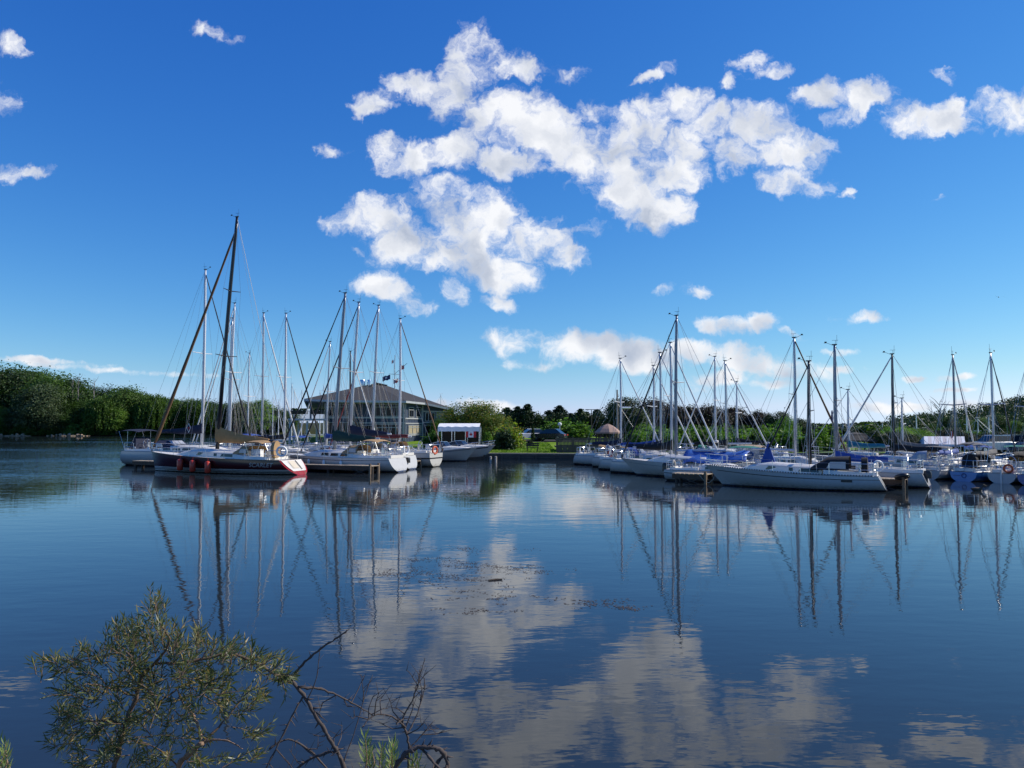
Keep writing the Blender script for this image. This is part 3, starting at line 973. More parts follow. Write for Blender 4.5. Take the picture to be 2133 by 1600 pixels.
for i, px in enumerate(list(range(1336, 1650, 21)) + list(range(1318, 1660, 17)) + [1690, 1712]):
    tree('shrub' if i % 3 else 'shrub_mid', px, 891 + (i * 5) % 8 + (9 if i > 14 else 0), (91 if i < 15 else 79.6) + (i % 2) * 1.2, ('taller' if i < 15 else 'lower') + ' green hedge bush ' + zone(px, [(1365, 'by the small green tree'), (1400, 'left of the tallest dark mast'), (1450, 'above the blue tarpaulin'), (1500, 'right of the blue tarpaulin'), (1550, 'above the green canvas top'), (1600, 'above the beige canvas cruiser'), (1680, 'left of the white car'), (9999, 'right of the white car')]), HG, 'hedge_bush', wide=1.25, cat='bush')
for i, px in enumerate((1836, 1858, 1884, 1905, 1925)):
    tree('green', px, 900 - (i * 11) % 13, 84 + (i % 2) * 3, ('nearest', 'second', 'middle', 'fourth', 'furthest')[i] + ' green tree of the clump right of the dark gazebo', 'trees right of the dark gazebo', 'garden_tree', wide=1.15)
for i, (px, ty) in enumerate(((1720, 915), (1740, 920), (1832, 906), (1850, 910), (1872, 908), (1892, 914), (1912, 912), (1905, 925), (2010, 915), (2028, 922), (1870, 925), (1845, 925))):
    tree('shrub', px, ty, 83, 'green bush along the shore right of the dark gazebo', 'bushes by the dark gazebo', 'shrub', wide=1.4, cat='shrub')
for px, ty, k, w in ((1974, 868, 'ash', .8), (2010, 876, 'oak', .9), (2042, 872, 'ash', .9), (2080, 866, 'oak', .9), (2118, 878, 'ash', 1.0), (2150, 868, 'oak', 1.0), (1940, 884, 'oak', .9)):
    tree(k, px, ty, 118 + random.uniform(-6, 10), 'tall green tree below the wooded hill ' + zone(px, [(1950, 'left of the dead tree'), (1990, 'behind the dead tree'), (2025, 'above the marquee end'), (2060, 'above the silver car'), (2100, 'above the dark car'), (2130, 'near the right picture edge'), (9999, 'cut by the right picture edge')]), 'trees below the right hill', 'large_tree', wide=w * 1.1)
ZR0 = [(2000, 'nearest the marquee'), (2018, 'second from the marquee'), (2036, 'left of the silver car'), (2056, 'above the silver car\'s rear'), (2080, 'above the silver car'), (2105, 'above the dark car'), (2130, 'right of the dark car'), (9999, 'at the picture edge')]
for i, px in enumerate((1990, 2008, 2026, 2045, 2066, 2092, 2118, 2142)):
    tree('shrub_dark', px, 914 + (i * 5) % 8, 90, 'dark bush behind the right-hand cars ' + zone(px, ZR0), 'bushes behind the right car park', 'shrub', wide=1.6, cat='shrub')

for i, px in enumerate(range(1676, 1880, 15)):
    tree('shrub_mid' if i % 2 else 'shrub_dark', px, 889 + (i * 7) % 9, 118 + (i % 3) * 4, 'low far bush in the sky gap ' + ('first', 'second', 'third', 'fourth', 'fifth', 'sixth', 'seventh', 'eighth', 'ninth', 'tenth', 'eleventh', 'twelfth', 'thirteenth', 'last')[min(i, 13)] + ' from the copper-leaved trees', 'bushes in the sky gap', 'shrub', wide=2.6, cat='shrub')
ZR = [(1870, 'by the dark gazebo'), (1920, 'left of the marquee'), (2000, 'behind the marquee'), (2050, 'right of the marquee'), (2095, 'behind the silver car'), (9999, 'at the right picture edge')]
for i, px in enumerate(range(1832, 2160, 15)):
    beh = 1912 < px < 2004
    tree(('dark', 'green', 'dark', 'oak')[i % 4], px, (890 if beh else 897) + (i * 7) % 10, (89 if beh else 81.5) + (i % 2) * 1.5, ('deep', 'bright', 'dark', 'dull')[i % 4] + ' green low tree ' + zone(px, ZR), 'low trees along the right shore', 'shore_tree', wide=1.5)
# dead tree before the hill
mb = MB()
zt = P(1955, 826, 125).z - 1.5
mb.tube([(0, 0, 0), (-.1, 0, zt * .5), (.2, 0, zt * .8)], [.24, .14, .05], 7)
rg_ = random.Random(5)
for k in range(11):
    z = zt * (.45 + .045 * k)
    sg = 1 if k % 2 else -1
    l = 2.4 - .08 * k
    p1 = (sg * l * rg_.uniform(.2, .5), rg_.uniform(-.5, .5), z + l * .5)
    p2 = (sg * l * rg_.uniform(.35, .8), rg_.uniform(-.8, .8), min(zt, z + l * 1.3))
    mb.tube([(.05, 0, z), p1, p2], [.06, .035, .012], 5)
    mb.tube([p1, (p1[0] + sg * .7, p1[1] + .3, p1[2] + .7)], [.04, .012], 4)
o = mb.build('dead_tree', BARKG)
o.location = (P(1957, 886, 125).x, 125, land_z(P(1957, 886, 125).x, 125))
tag(o, 'tall bare dead tree standing before the right hill', 'tree')

# --- wooded hill, right
def hill_h(x):
    px = 1066.5 + FPX * x / 460
    prof = [(1500, 884), (1700, 889), (1800, 889), (1855, 888), (1885, 876), (1920, 869), (1960, 863), (2000, 855), (2050, 846), (2100, 836), (2133, 829), (2250, 815), (2500, 800), (3600, 780)]
    for (a, ya), (b, yb) in zip(prof, prof[1:]):
        if a <= px <= b:
            return H0 + (886 - (ya + (yb - ya) * (px - a) / (b - a))) * 460 / FPX
    return 3


mb = MB()
hx = list(range(200, 760, 14))
ys_ = (330, 370, 410, 460, 520, 640)
for x in hx:
    hh = max(2.2, hill_h(x) - 3.5)
    for j, k in enumerate((0, .30, .62, 1.0, .5, 0)):
        mb.v.append((x, ys_[j], 1.6 + (hh - 1.6) * k))
for i in range(len(hx) - 1):
    for j in range(5):
        a = i * 6 + j
        mb.f.append((a, a + 6, a + 7, a + 1))
        mb.mi.append(0)
tag(mb.build('hill', UNDER, smooth='all'), kind='structure')
rg_ = np.random.default_rng(77)
cx_, cn = [], 2600
while len(cx_) < cn:
    x, y = rg_.uniform(135, 620), rg_.uniform(335, 475)
    if x / y < .487 + .02 * rg_.random():
        continue
    j = max(0, min(4, sum(1 for q in ys_ if q < y) - 1))
    ks = (0, .30, .62, 1.0, .5, 0)
    q = (y - ys_[j]) / (ys_[j + 1] - ys_[j])
    hh = max(2.2, hill_h(x) - 3.5)
    z = 1.6 + (hh - 1.6) * (ks[j] + (ks[j + 1] - ks[j]) * q)
    cx_.append((x, y, z + rg_.uniform(-.5, 2.4)))
cx_ = np.array(cx_)
reps = np.repeat(np.arange(cn), 80)
d = rg_.normal(size=(len(reps), 3))
d /= np.linalg.norm(d, axis=1, keepdims=True)
rad = 3.1 + 1.6 * rg_.random(cn)
pts = cx_[reps] + d * (rad[reps] * (.72 + .35 * rg_.random(len(reps))))[:, None] * np.array((1, 1, 1.05))
me = np_quads('hill_woods', leaf_quads(pts, 1.1, rg_, normal=d, nmix=.5), L_HILL)
tag(link_mesh('hill_woods', me), 'dense dark green woods covering the right hillside', 'woods', kind='stuff')
# far treeline closing the horizon
n = 30000
x = rg_.uniform(-420, 330, n)
hgt = 2.6 + .7 * np.sin(x * .07) + .5 * np.sin(x * .19 + 1)
z = 1.2 + hgt * rg_.random(n)
me = np_quads('far_treeline', leaf_quads(np.stack([x, 430 + rg_.uniform(-5, 5, n), z], 1), 2.0, rg_), L_OAK)
tag(link_mesh('far_treeline', me), 'low dark line of distant trees along the horizon', 'woods', kind='stuff')


# ------------------------------------------------------------------ boats
def clamp(a, lo=0.0, hi=1.0):
    return max(lo, min(hi, a))


class Hull:
    def __init__(s, L, B, fb, fs, rev=0.0, rake=0.9, ws=0.72, flare=0.0, full=0.8, kd=0.35):
        s.L, s.B, s.fb, s.fs, s.rev, s.rake, s.ws, s.flare, s.full, s.kd = L, B, fb, fs, rev, rake, ws, flare, full, kd

    def half(s, t):
        if t < .42:
            return s.B / 2 * (s.ws + (1 - s.ws) * math.sin(math.pi / 2 * t / .42))
        return s.B / 2 * max(0.0, math.cos(math.pi / 2 * (t - .42) / .58)) ** s.full + 0.015

    def sheer(s, t):
        return s.fs + (s.fb - s.fs) * t ** 1.25 - .05 * math.sin(math.pi * t)

    def keel(s, t):
        return .04 + s.kd * math.sin(math.pi * clamp(.08 + t * .86))

    def x(s, t, q):
        xs_ = -s.L / 2 + (s.rev * (1 - q) if s.rev >= 0 else -s.rev * q)
        xb_ = s.L / 2 - s.rake * q ** .9
        return xs_ + (xb_ - xs_) * t

    def pt(s, t, q, side):
        sh, k = s.sheer(t), s.keel(t)
        n = 2.9 - 1.3 * clamp((t - .35) / .65)
        y = s.half(t) * (1 - q ** n) ** .8 * (1 - s.flare * q * t)
        return Vector((s.x(t, q), side * y, sh - (sh + k) * q))

    def t_of_x(s, x):
        a, b = s.x(0, 0), s.x(1, 0)
        return clamp((x - a) / (b - a))

    def deck_z(s, x):
        return s.sheer(s.t_of_x(x)) + .03

    def half_x(s, x):
        return s.half(s.t_of_x(x))

    def side_y(s, x, z):
        """half breadth of the topside at x, z"""
        lo, hi = 0.0, 1.0
        t = s.t_of_x(x)
        for _ in range(3):
            sh, k = s.sheer(t), s.keel(t)
            q = clamp((sh - z) / (sh + k))
            a, b = s.x(0, q), s.x(1, q)
            t = clamp((x - a) / (b - a))
        return s.pt(t, q, 1).y

    def build(s, root, hmat, tmat=None, dmat=None, stripe=None, rail=None):
        N, M = 18, 9
        mb = MB()
        qs = [j / (M - 1) for j in range(M)]
        ts = [i / (N - 1) for i in range(N)]
        for side in (1, -1):
            g = [[s.pt(t, q, side) for q in qs] for t in ts]
            vs_ = [p for r in g for p in r]
            fs_ = []
            for i in range(N - 1):
                for j in range(M - 1):
                    a = i * M + j
                    f = (a, a + 1, a + M + 1, a + M)
                    fs_.append(f if side > 0 else f[::-1])
            mb.add(vs_, fs_)
        mb.build('hull', hmat, root, 'all')
        mb = MB()
        mb.rings([[s.pt(0, q, 1) for q in qs], [Vector((s.x(0, q), 0, s.pt(0, q, 1).z)) for q in qs], [s.pt(0, q, -1) for q in qs]], False, False)
        mb.build('transom', tmat or hmat, root)
        mb = MB()
        rr = []
        for t in ts:
            a = s.pt(t, 0, 1)
            w = a.y
            rr.append([Vector((a.x, w, a.z)), Vector((a.x, w * .5, a.z + .035)), Vector((a.x, 0, a.z + .05)), Vector((a.x, -w * .5, a.z + .035)), Vector((a.x, -w, a.z))])
        mb.rings(rr, False, False)
        mb.build('deck', dmat or DECKW, root, 'all')
        if stripe:
            mb = MB()
            for side in (1, -1):
                pts = [s.pt(t, stripe[1], side) + Vector((0, side * .006, 0)) for t in ts[:-1]]
                pts2 = [s.pt(t, stripe[1] + stripe[2], side) + Vector((0, side * .006, 0)) for t in ts[:-1]]
                mb.rings([pts, pts2], False, False)
            mb.build('cove_stripe', stripe[0], root)
        # toe rail / rubbing strake along the sheer
        mb = MB()
        for side in (1, -1):
            mb.tube([s.pt(t, 0, side) + Vector((0, 0, .02)) for t in ts], .022, 5)
        mb.build('toe_rail', rail or ALUD, root)


def arch(x, w, z0, z1, n=9, p=.55):
    """points of a canvas hoop across the boat"""
    out = []
    for i in range(n):
        a = math.pi * i / (n - 1)
        y = math.cos(a)
        out.append(Vector((x, math.copysign(abs(y) ** p, y) * w, z0 + (z1 - z0) * math.sin(a) ** p)))
    return out


def canopy_panel(x0, x1, w, z, crown=.14, th=.025, sag=.05, n=7, m=6):
    """stretched canvas top: curved both ways, closed underneath"""
    rings = []
    for i in range(m):
        t = i / (m - 1)
        x = x0 + (x1 - x0) * t
        zz = z + sag * math.sin(math.pi * t) - (.06 if i in (0, m - 1) else 0)
        top = [Vector((x, w * (1 - 2 * j / (n - 1)), zz + crown * (1 - (1 - 2 * j / (n - 1)) ** 2))) for j in range(n)]
        bot = [p - Vector((0, 0, th)) for p in top[::-1]]
        rings.append(top + bot)
    return rings


def lifebuoy(loc, axis, label, material, r=.30, tube=.07, horseshoe=False, cat='lifebuoy'):
    mb = MB()
    mb.torus((0, 0, 0), r, tube, axis, 20, 8, .78 if horseshoe else 1.0, math.pi * .72 if horseshoe else 0, 1.15 if horseshoe else 1.0)
    o = mb.build('lifebuoy', material, None, 'all')
    o.location = loc
    return tag(o, label, cat)


def sail_cover_rings(x_m, z_b, length, h0, h1, w=.17):
    """lumpy stowed mainsail under a cover: x_m mast, z_b boom height"""
    rings = []
    for i in range(12):
        t = i / 11
        x = x_m - .02 - length * t
        h = h1 + (h0 - h1) * .80 * (1 - t) ** 1.15 + (.42 * h0 * max(0, 1 - t / .12) ** 1.4)
        ww = w * (1 - .45 * t) * (1 + .12 * math.sin(t * 23))
        zb = z_b - .05 + .03 * math.sin(t * 9)
        sh = ((0, -.10), (.55, .0), (1, .28), (.85, .62), (.35, .93), (0, 1), (-.35, .93), (-.85, .62), (-1, .28), (-.55, .0))
        rings.append([Vector((x, a * ww * (1 if b < .7 else min(1, .75 / (1 + h * .4))), zb + b * h)) for a, b in sh])
    return rings


def outboard(root, x, y, z, k=1.0):
    mb = MB()
    mb.rings([[Vector((x + dx * k, y + dy * k, z + dz * k)) for dx, dy in ((-.24, -.13), (-.27, 0), (-.24, .13), (.05, .15), (.16, .08), (.16, -.08), (.05, -.15))] for dz in (.05, .2, .36)] +
             [[Vector((x + dx * k * .7 - .02, y + dy * k * .7, z + .44 * k)) for dx, dy in ((-.24, -.13), (-.27, 0), (-.24, .13), (.05, .15), (.16, .08), (.16, -.08), (.05, -.15))]])
    o = mb.build('outboard_motor', BLKP, root, True)
    mb = MB()
    mb.box((x - .02, y, z - .35 * k), (.13 * k, .10 * k, .85 * k))
    mb.box((x - .06, y, z - .62 * k), (.34 * k, .16 * k, .03))
    mb.box((x + .14, y, z - .02), (.16 * k, .22 * k, .22 * k))
    mb.build('motor_leg', BLKP, o)


def rails(root, hl, x_fore, x_aft, n=5, height=.62, r=.014, pulpit=True, pushpit=True):
    xs_ = [x_fore + (x_aft - x_fore) * i / (n - 1) for i in range(n)]
    for side in (1, -1):
        tops = []
        for x in xs_:
            y = (hl.half_x(x) - .06) * side
            z = hl.deck_z(x)
            tops.append(Vector((x, y, z + height)))
            mb = MB()
            mb.tube([(x, y, z - .02), (x, y * .985, z + height)], r, 5)
            mb.build('stanchion', STEEL, root)
        mb = MB()
        mb.tube(tops, .007, 4)
        mb.tube([p - Vector((0, 0, height * .48)) for p in tops], .007, 4)
        mb.build('lifeline', WIRE, root)
    if pulpit:
        mb = MB()
        xb_ = hl.x(1, 0) - .05
        zt_ = hl.sheer(1) + height
        y0 = max(.18, hl.half_x(x_fore) - .06)
        loop = [Vector((x_fore, y0, hl.deck_z(x_fore) + height)), Vector((xb_ - .35, .30, zt_)), Vector((xb_, .12, zt_ + .03)), Vector((xb_, -.12, zt_ + .03)), Vector((xb_ - .35, -.30, zt_)), Vector((x_fore, -y0, hl.deck_z(x_fore) + height))]
        mb.tube(loop, r * 1.3, 6)
        mb.tube([p - Vector((.04, 0, height * .5)) for p in loop], r, 5)
        for sg in (1, -1):
            mb.tube([(xb_ - .30, sg * .18, hl.deck_z(xb_ - .3)), (xb_ - .12, sg * .2, zt_)], r * 1.2, 5)
            mb.tube([(x_fore, sg * y0, hl.deck_z(x_fore)), (x_fore, sg * y0, hl.deck_z(x_fore) + height)], r * 1.2, 5)
        mb.build('bow_rail', STEEL, root, True)
    if pushpit:
        mb = MB()
        xe = hl.x(0, 0) + .08
        zz = hl.deck_z(xe) + height
        w = hl.half_x(xe) - .08
        ya = hl.half_x(x_aft) - .06
        loop = [Vector((x_aft, ya, zz)), Vector((xe + .15, w, zz)), Vector((xe, w * .8, zz)), Vector((xe, -w * .8, zz)), Vector((xe + .15, -w, zz)), Vector((x_aft, -ya, zz))]
        mb.tube(loop, r * 1.3, 6)
        mb.tube([p - Vector((0, 0, height * .5)) for p in loop], r, 5)
        for p in loop:
            mb.tube([p, (p.x, p.y, hl.deck_z(p.x) - .02)], r * 1.2, 5)
        mb.build('stern_rail', STEEL, root, True)


def cabin(root, hl, xa, xf, h, wfrac=.62, material=None, windows=3, nose=.35, wx=None):
    """coachroof with sloped nose; returns top-height function"""
    n = 9
    rings = []
    def hh(x):
        t = (xf - x) / (xf - xa)
        return h * clamp(t / nose) ** .75 * (1 - .06 * t)
    for i in range(n):
        x = xf + (xa - xf) * i / (n - 1)
        w = min(hl.half_x(x) * wfrac, hl.B * .5 * wfrac)
        z, k = hl.deck_z(x) - .03, hh(x) + .04
        rings.append([Vector((x, w, z)), Vector((x, w * .95, z + k * .75)), Vector((x, w * .80, z + k)), Vector((x, 0, z + k * 1.10)), Vector((x, -w * .80, z + k)), Vector((x, -w * .95, z + k * .75)), Vector((x, -w, z))])
    mb = MB()
    mb.rings(rings, False, False)
    mb.add(rings[-1], [tuple(range(7))])
    c = mb.build('cabin', material or DECKW, root, True)
    if windows:
        spans = wx or [(xf - (xf - xa) * (nose + .05 + (1 - nose - .12) * (k + .08) / windows), xf - (xf - xa) * (nose + .05 + (1 - nose - .12) * (k + .9) / windows)) for k in range(windows)]
        for side in (1, -1):
            for x0, x1 in spans:
                q = []
                for x, f in ((x0, .22), (x1, .22), (x1, .64), (x0 - (x0 - x1) * .12, .64)):
                    w = min(hl.half_x(x) * wfrac, hl.B * .5 * wfrac)
                    z, k = hl.deck_z(x) - .03, hh(x) + .04
                    q.append(Vector((x, side * (w * (1 - .05 * f / .75) + .008), z + k * f)))
                mb = MB()
                mb.quad(*(q if side < 0 else q[::-1]))
                mb.build('cabin_window', GLASS, c)
    return lambda x: hl.deck_z(x) + (hh(x) if xa <= x <= xf else 0)


def rig(root, hl, xm, z0, ztop, r, mastm, rake=0.0, furl=None, furl_r=.07, bow_x=None, furl_top=.97, boom=None, spreaders=1, backstay=True, cover=None, cover_h=.55, boom_len=3.2, boom_z=None, backm=None, gear=True, foot=None):
    """mast with spreaders and wires; rake = shift of masthead aft (m)"""
    h = ztop - z0
    top = Vector((xm - rake, 0, ztop))
    base = Vector((xm, 0, z0))
    mp = lambda k: base + (top - base) * k
    mb = MB()
    bend = Vector((-.012 * h, 0, 0))
    mb.tube([base, mp(.35) - bend * .3, mp(.7) - bend * .3, mp(.93), top], [r, r, r * .95, r * .8, r * .62], 8, flat=.75)
    mast = mb.build('mast', mastm, root, 'all')
    mb = MB()
    mb.box(top + Vector((0, 0, .03)), (.26, .08, .06))
    mb.tube([top + Vector((.1, 0, 0)), top + Vector((.40, 0, .14)), top + Vector((.55, 0, .14))], .010, 4)
    mb.box(top + Vector((.46, 0, .18)), (.12, .015, .08))
    mb.tube([top + Vector((-.12, 0, 0)), top + Vector((-.13, 0, .55 if gear else .3))], .007, 4)
    mb.tube([top + Vector((-.05, -.0, .05)), top + Vector((-.05, 0, .26))], .008, 4)
    mb.tube([top + Vector((-.2, 0, .26)), top + Vector((.12, 0, .27))], .008, 4)
    mb.build('masthead_gear', BLACK, mast)
    yc = hl.half_x(xm) - .05
    zc = hl.deck_z(xm)
    tips = []
    ks = {1: (.52,), 2: (.40, .68), 0: ()}[spreaders]
    for k in ks:
        sl = min(yc * .85, 1.05) * (1.0 if k < .6 else .8)
        mb = MB()
        a = mp(k)
        mb.tube([a + Vector((-.12, sl, .06)), a + Vector((0, 0, 0)), a + Vector((-.12, -sl, .06))], [.025, .04, .025], 5)
        mb.build('spreader', mastm, mast)
        tips.append((a, sl))
    mb = MB()
    for sg in (1, -1):
        pts = [Vector((xm - .1, sg * yc, zc))] + [a + Vector((-.12, sg * sl, .06)) for a, sl in tips] + [mp(.97)]
        mb.tube(pts, .009, 4)
        if tips:
            mb.tube([Vector((xm + .35, sg * (yc - .05), zc)), mp(ks[0] - .02)], .008, 4)
            mb.tube([Vector((xm - .45, sg * (yc - .05), zc)), mp(ks[0] - .02)], .008, 4)
        # halyards
        mb.tube([mp(.02) + Vector((.18, sg * .12, 0)), mp(.985) + Vector((.03, sg * .04, 0))], .008, 4)
    mb.build('shroud', WIRE, root)
    bx_ = hl.x(1, 0) - .08 if bow_x is None else bow_x
    bz_ = hl.deck_z(bx_) + .1
    if furl:
        a, b = Vector((bx_, 0, bz_)), mp(furl_top) + Vector((.06, 0, 0))
        mb = MB()
        n = 14
        pts, rs = [], []
        for i in range(n):
            t = i / (n - 1)
            p = a + (b - a) * t
            p.z -= .05 * math.sin(math.pi * t) * h / 12
            pts.append(p)
            rs.append(furl_r * (.25 if i == 0 else (1.0 - .50 * t)) * (1 + .10 * math.sin(i * 2.7)))
        mb.tube(pts, rs, 7)
        mb.lathe(a + Vector((0, 0, -.05)), [(.02, -.02), (.11, 0), (.05, .05), (.05, .11), (.11, .15), (.02, .17)], 9)
        mb.build('furled_jib', furl, root, 'all')
    else:
        mb = MB()
        mb.tube([Vector((bx_, 0, bz_)), mp(.97)], .010, 4)
        mb.build('forestay', WIRE, root)
    if backstay:
        mb = MB()
        xe = hl.x(0, 0) + .12
        mb.tube([top, Vector((xe, 0, hl.deck_z(xe)))], .010 if backm is None else .022, 4)
        mb.build('backstay', backm or WIRE, root)
    if boom:
        bz = boom_z if boom_z is not None else z0 + 1.0
        mb = MB()
        mb.tube([(xm - .02, 0, bz), (xm - boom_len, 0, bz + .06)], [.075, .065], 8)
        bo = mb.build('boom', boom, root, True)
        if cover:
            mb = MB()
            mb.rings(sail_cover_rings(xm + .10, bz, boom_len * .93, cover_h, .24))
            mb.build('sail_cover', cover, bo, True)
        mb = MB()
        mb.tube([(xm - boom_len + .05, 0, bz + .05), mp(.985) + Vector((-.08, 0, 0))], .007, 4)
        mb.tube([(xm - boom_len * .62, 0, bz - .05), (xm - boom_len * .66, .1, hl.deck_z(xm - boom_len * .66) + .1)], .018, 4)
        for k in (.35, .7):
            for sg in (1, -1):
                mb.tube([(xm - boom_len * k, sg * .1, bz + .1), mp(.55) + Vector((-.05, 0, 0))], .005, 3)
        mb.build('running_rigging', ROPE, root)
    return mast


def dodger(root, hl, x0, x1, w, z0, h, material, win=CLEAR):
    """spray hood: hoops rising aft, clear panels let in"""
    a = arch(x0, w, z0, z0 + .12)
    b = arch(x0 - (x0 - x1) * .45, w, z0, z0 + h * .93)
    c = arch(x1, w * .98, z0 + .02, z0 + h)
    mb = MB()
    mb.rings([a, b, c], False, False)
    inner = [[p * 1.0 - Vector((0, 0, .015)) for p in r] for r in (a, b, c)]
    mb.rings(inner[::-1], False, False)
    d = mb.build('dodger', material, root, True)
    for sg in (1, -1):
        mb = MB()
        f = lambda t, z: Vector((x0 + (x1 - x0) * t, sg * (w + .012 - .03 * z), z0 + h * z))
        mb.quad(f(.42, .12), f(.92, .10), f(.92, .62), f(.52, .60))
        mb.build('dodger_window', win, d)
    mb = MB()
    g = lambda y, t: Vector((x0 - (x0 - x1) * .45 * t + .02, y, z0 + .12 + (h * .8) * t + .02))
    for y0, y1 in ((-.6, -.22), (-.18, .18), (.22, .6)):
        mb.quad(g(y0 * w, .2), g(y1 * w, .2), g(y1 * w, .85), g(y0 * w, .85))
    mb.build('dodger_window', win, d)
    return d


def bimini(root, x0, x1, w, z_deck, z, material, crown=.16):
    mb = MB()
    mb.rings(canopy_panel(x0, x1, w, z, crown))
    b = mb.build('bimini_top', material, root, True)
    mb = MB()
    xm = (x0 + x1) / 2
    for x in (x0 + (x1 - x0) * .08, xm, x1 - (x1 - x0) * .08):
        for sg in (1, -1):
            mb.tube([(x, sg * w, z), (xm + (x - xm) * .25, sg * w * 1.02, z_deck)], .014, 5)
    mb.build('bimini_frame', STEEL, b)
    return b


def wheel(root, x, z, r=.42, cover=None):
    mb = MB()
    mb.box((x + .12, 0, z - r * .5), (.16, .2, r * 1.6))
    mb.torus((x, 0, z), r, .018, (1, 0, 0), 20, 5)
    for k in range(5):
        a = k * 2 * math.pi / 5
        mb.tube([(x, 0, z), (x, math.cos(a) * r, z + math.sin(a) * r)], .010, 4)
    o = mb.build('steering_wheel', STEEL, root)
    if cover:
        mb = MB()
        prof = [(math.cos(a) * r * 1.12, math.sin(a) * r * 1.12) for a in [math.pi * k / 10 for k in range(11)]] + [(-r * 1.1, -r * .9), (r * 1.1, -r * .9)]
        f = [Vector((x + .07, y, z + zz)) for y, zz in prof]
        g = [Vector((x - .20, y, z + zz)) for y, zz in prof]
        mb.rings([f, g])
        mb.build('wheel_cover', cover, o)
    return o


def cockpit(root, hl, xa, xf, h=.24, material=None):
    """coamings round the cockpit well, seats and stern locker"""
    mb = MB()
    for sg in (1, -1):
        rings = []
        for i in range(5):
            x = xf + (xa - xf) * i / 4
            w = hl.half_x(x)
            z = hl.deck_z(x) - .03
            k = h * (1 - .35 * i / 4)
            rings.append([Vector((x, sg * w * .82, z)), Vector((x, sg * w * .78, z + k)), Vector((x, sg * w * .58, z + k)), Vector((x, sg * w * .54, z))])
        mb.rings(rings)
    mb.box((xa + .1, 0, hl.deck_z(xa) + .07), (.35, hl.half_x(xa) * 1.5, .2))
    o = mb.build('cockpit_coaming', material or DECKW, root, True)
    for sg in (1, -1):
        for f in (.25, .7):
            x = xf + (xa - xf) * f
            mb = MB()
            mb.lathe((x, sg * hl.half_x(x) * .68, hl.deck_z(x) + h * .8), [(.07, 0), (.055, .06), (.065, .13), (.03, .15)], 8)
            mb.build('winch', STEEL, o)
    return o


def fender(root, hl, x, side, material=WHP, r=.10, l=.5):
    z1 = hl.deck_z(x) - .1
    y = (hl.side_y(x, z1 - .3) + r) * side
    mb = MB()
    mb.lathe((x, y, z1 - l - .1), [(.02, 0), (r * .7, .03), (r, .1), (r, l - .1), (r * .7, l - .03), (.03, l)], 10)
    mb.tube([(x, y, z1 - .1), (x, y - side * .03, z1 + .12)], .010, 4)
    return mb.build('fender', material, root, True)


def buoy_on(bt, hl, y, label, material, dz=.42, r=.24, tube=.06, horseshoe=False):
    """lifebuoy lashed to the stern rail of a finished boat"""
    M_ = Matrix.Translation(bt.location) @ Matrix.Rotation(bt.rotation_euler.z, 4, 'Z')
    x = hl.x(0, 0) + .0
    return lifebuoy(M_ @ Vector((x, y, hl.deck_z(x) + dz)), M_.to_3x3() @ Vector((-1, .25 * math.copysign(1, y), 0)), label, material, r, tube, horseshoe)


def hatch(root, hl, x, topz, s=.5):
    mb = MB()
    mb.box((x, 0, topz + .05), (s, s, .05))
    mb.build('hatch', GLASS, root)


def boat_at(px, Y, phi, label, cat='sailboat', name='sailboat', x_off=0.0, y_off=0.0, group=None):
    p = P(px, 886, Y)
    d = Vector((math.cos(phi), math.sin(phi), 0))
    loc = Vector((p.x, Y, 0)) + d * x_off
    o = empty(name, loc, phi, label, cat, group)
    return o


def on_row(row, v, px):
    """world point on the slip line v of a dock row, on the sight line of pixel column px"""
    O, vv_ = row['O'], row['v']
    k = (px - 1066.5) / FPX / (CT - 0 * ST)
    k = ray(px, 886).x / ray(px, 886).y
    t = (v + O.x * vv_.x + O.y * vv_.y) / (k * vv_.x + vv_.y)
    return Vector((k * t, t, 0))


def row(O, ang):
    u = Vector((math.cos(ang), math.sin(ang), 0))
    return {'O': Vector((O[0], O[1], 0)), 'u': u, 'v': Vector((-u.y, u.x, 0)), 'ang': ang}


ROWL = row((-13.8, 48.6), R(-20.7))
ROWR = row((17.7, 35.85), R(-33.3))
WHITE_HULL = hull_mat('hull_white_dark_boot', [(-9, (.02, .02, .03)), (.05, (.03, .04, .10)), (.11, (.52, .51, .49))])
WHITE_HULL2 = hull_mat('hull_white_black_sheer', [(-9, (.02, .02, .02)), (.06, (.53, .52, .49)), (.62, (.03, .03, .035)), (.72, (.53, .52, .49))])
GREYW_HULL = hull_mat('hull_grey_white', [(-9, (.03, .05, .09)), (.06, (.05, .06, .09)), (.10, (.46, .465, .47))])
BLUE_HULL = hull_mat('hull_blue', [(-9, (.02, .02, .03)), (.04, (.03, .12, .32))])
MAROON_HULL = hull_mat('hull_maroon', [(-9, (.02, .02, .025)), (.05, (.60, .60, .60)), (.13, (.03, .03, .035)), (.17, (.60, .60, .60)), (.235, (.03, .03, .035)), (.265, (.60, .60, .60)), (.335, (.062, .010, .012))], .16)


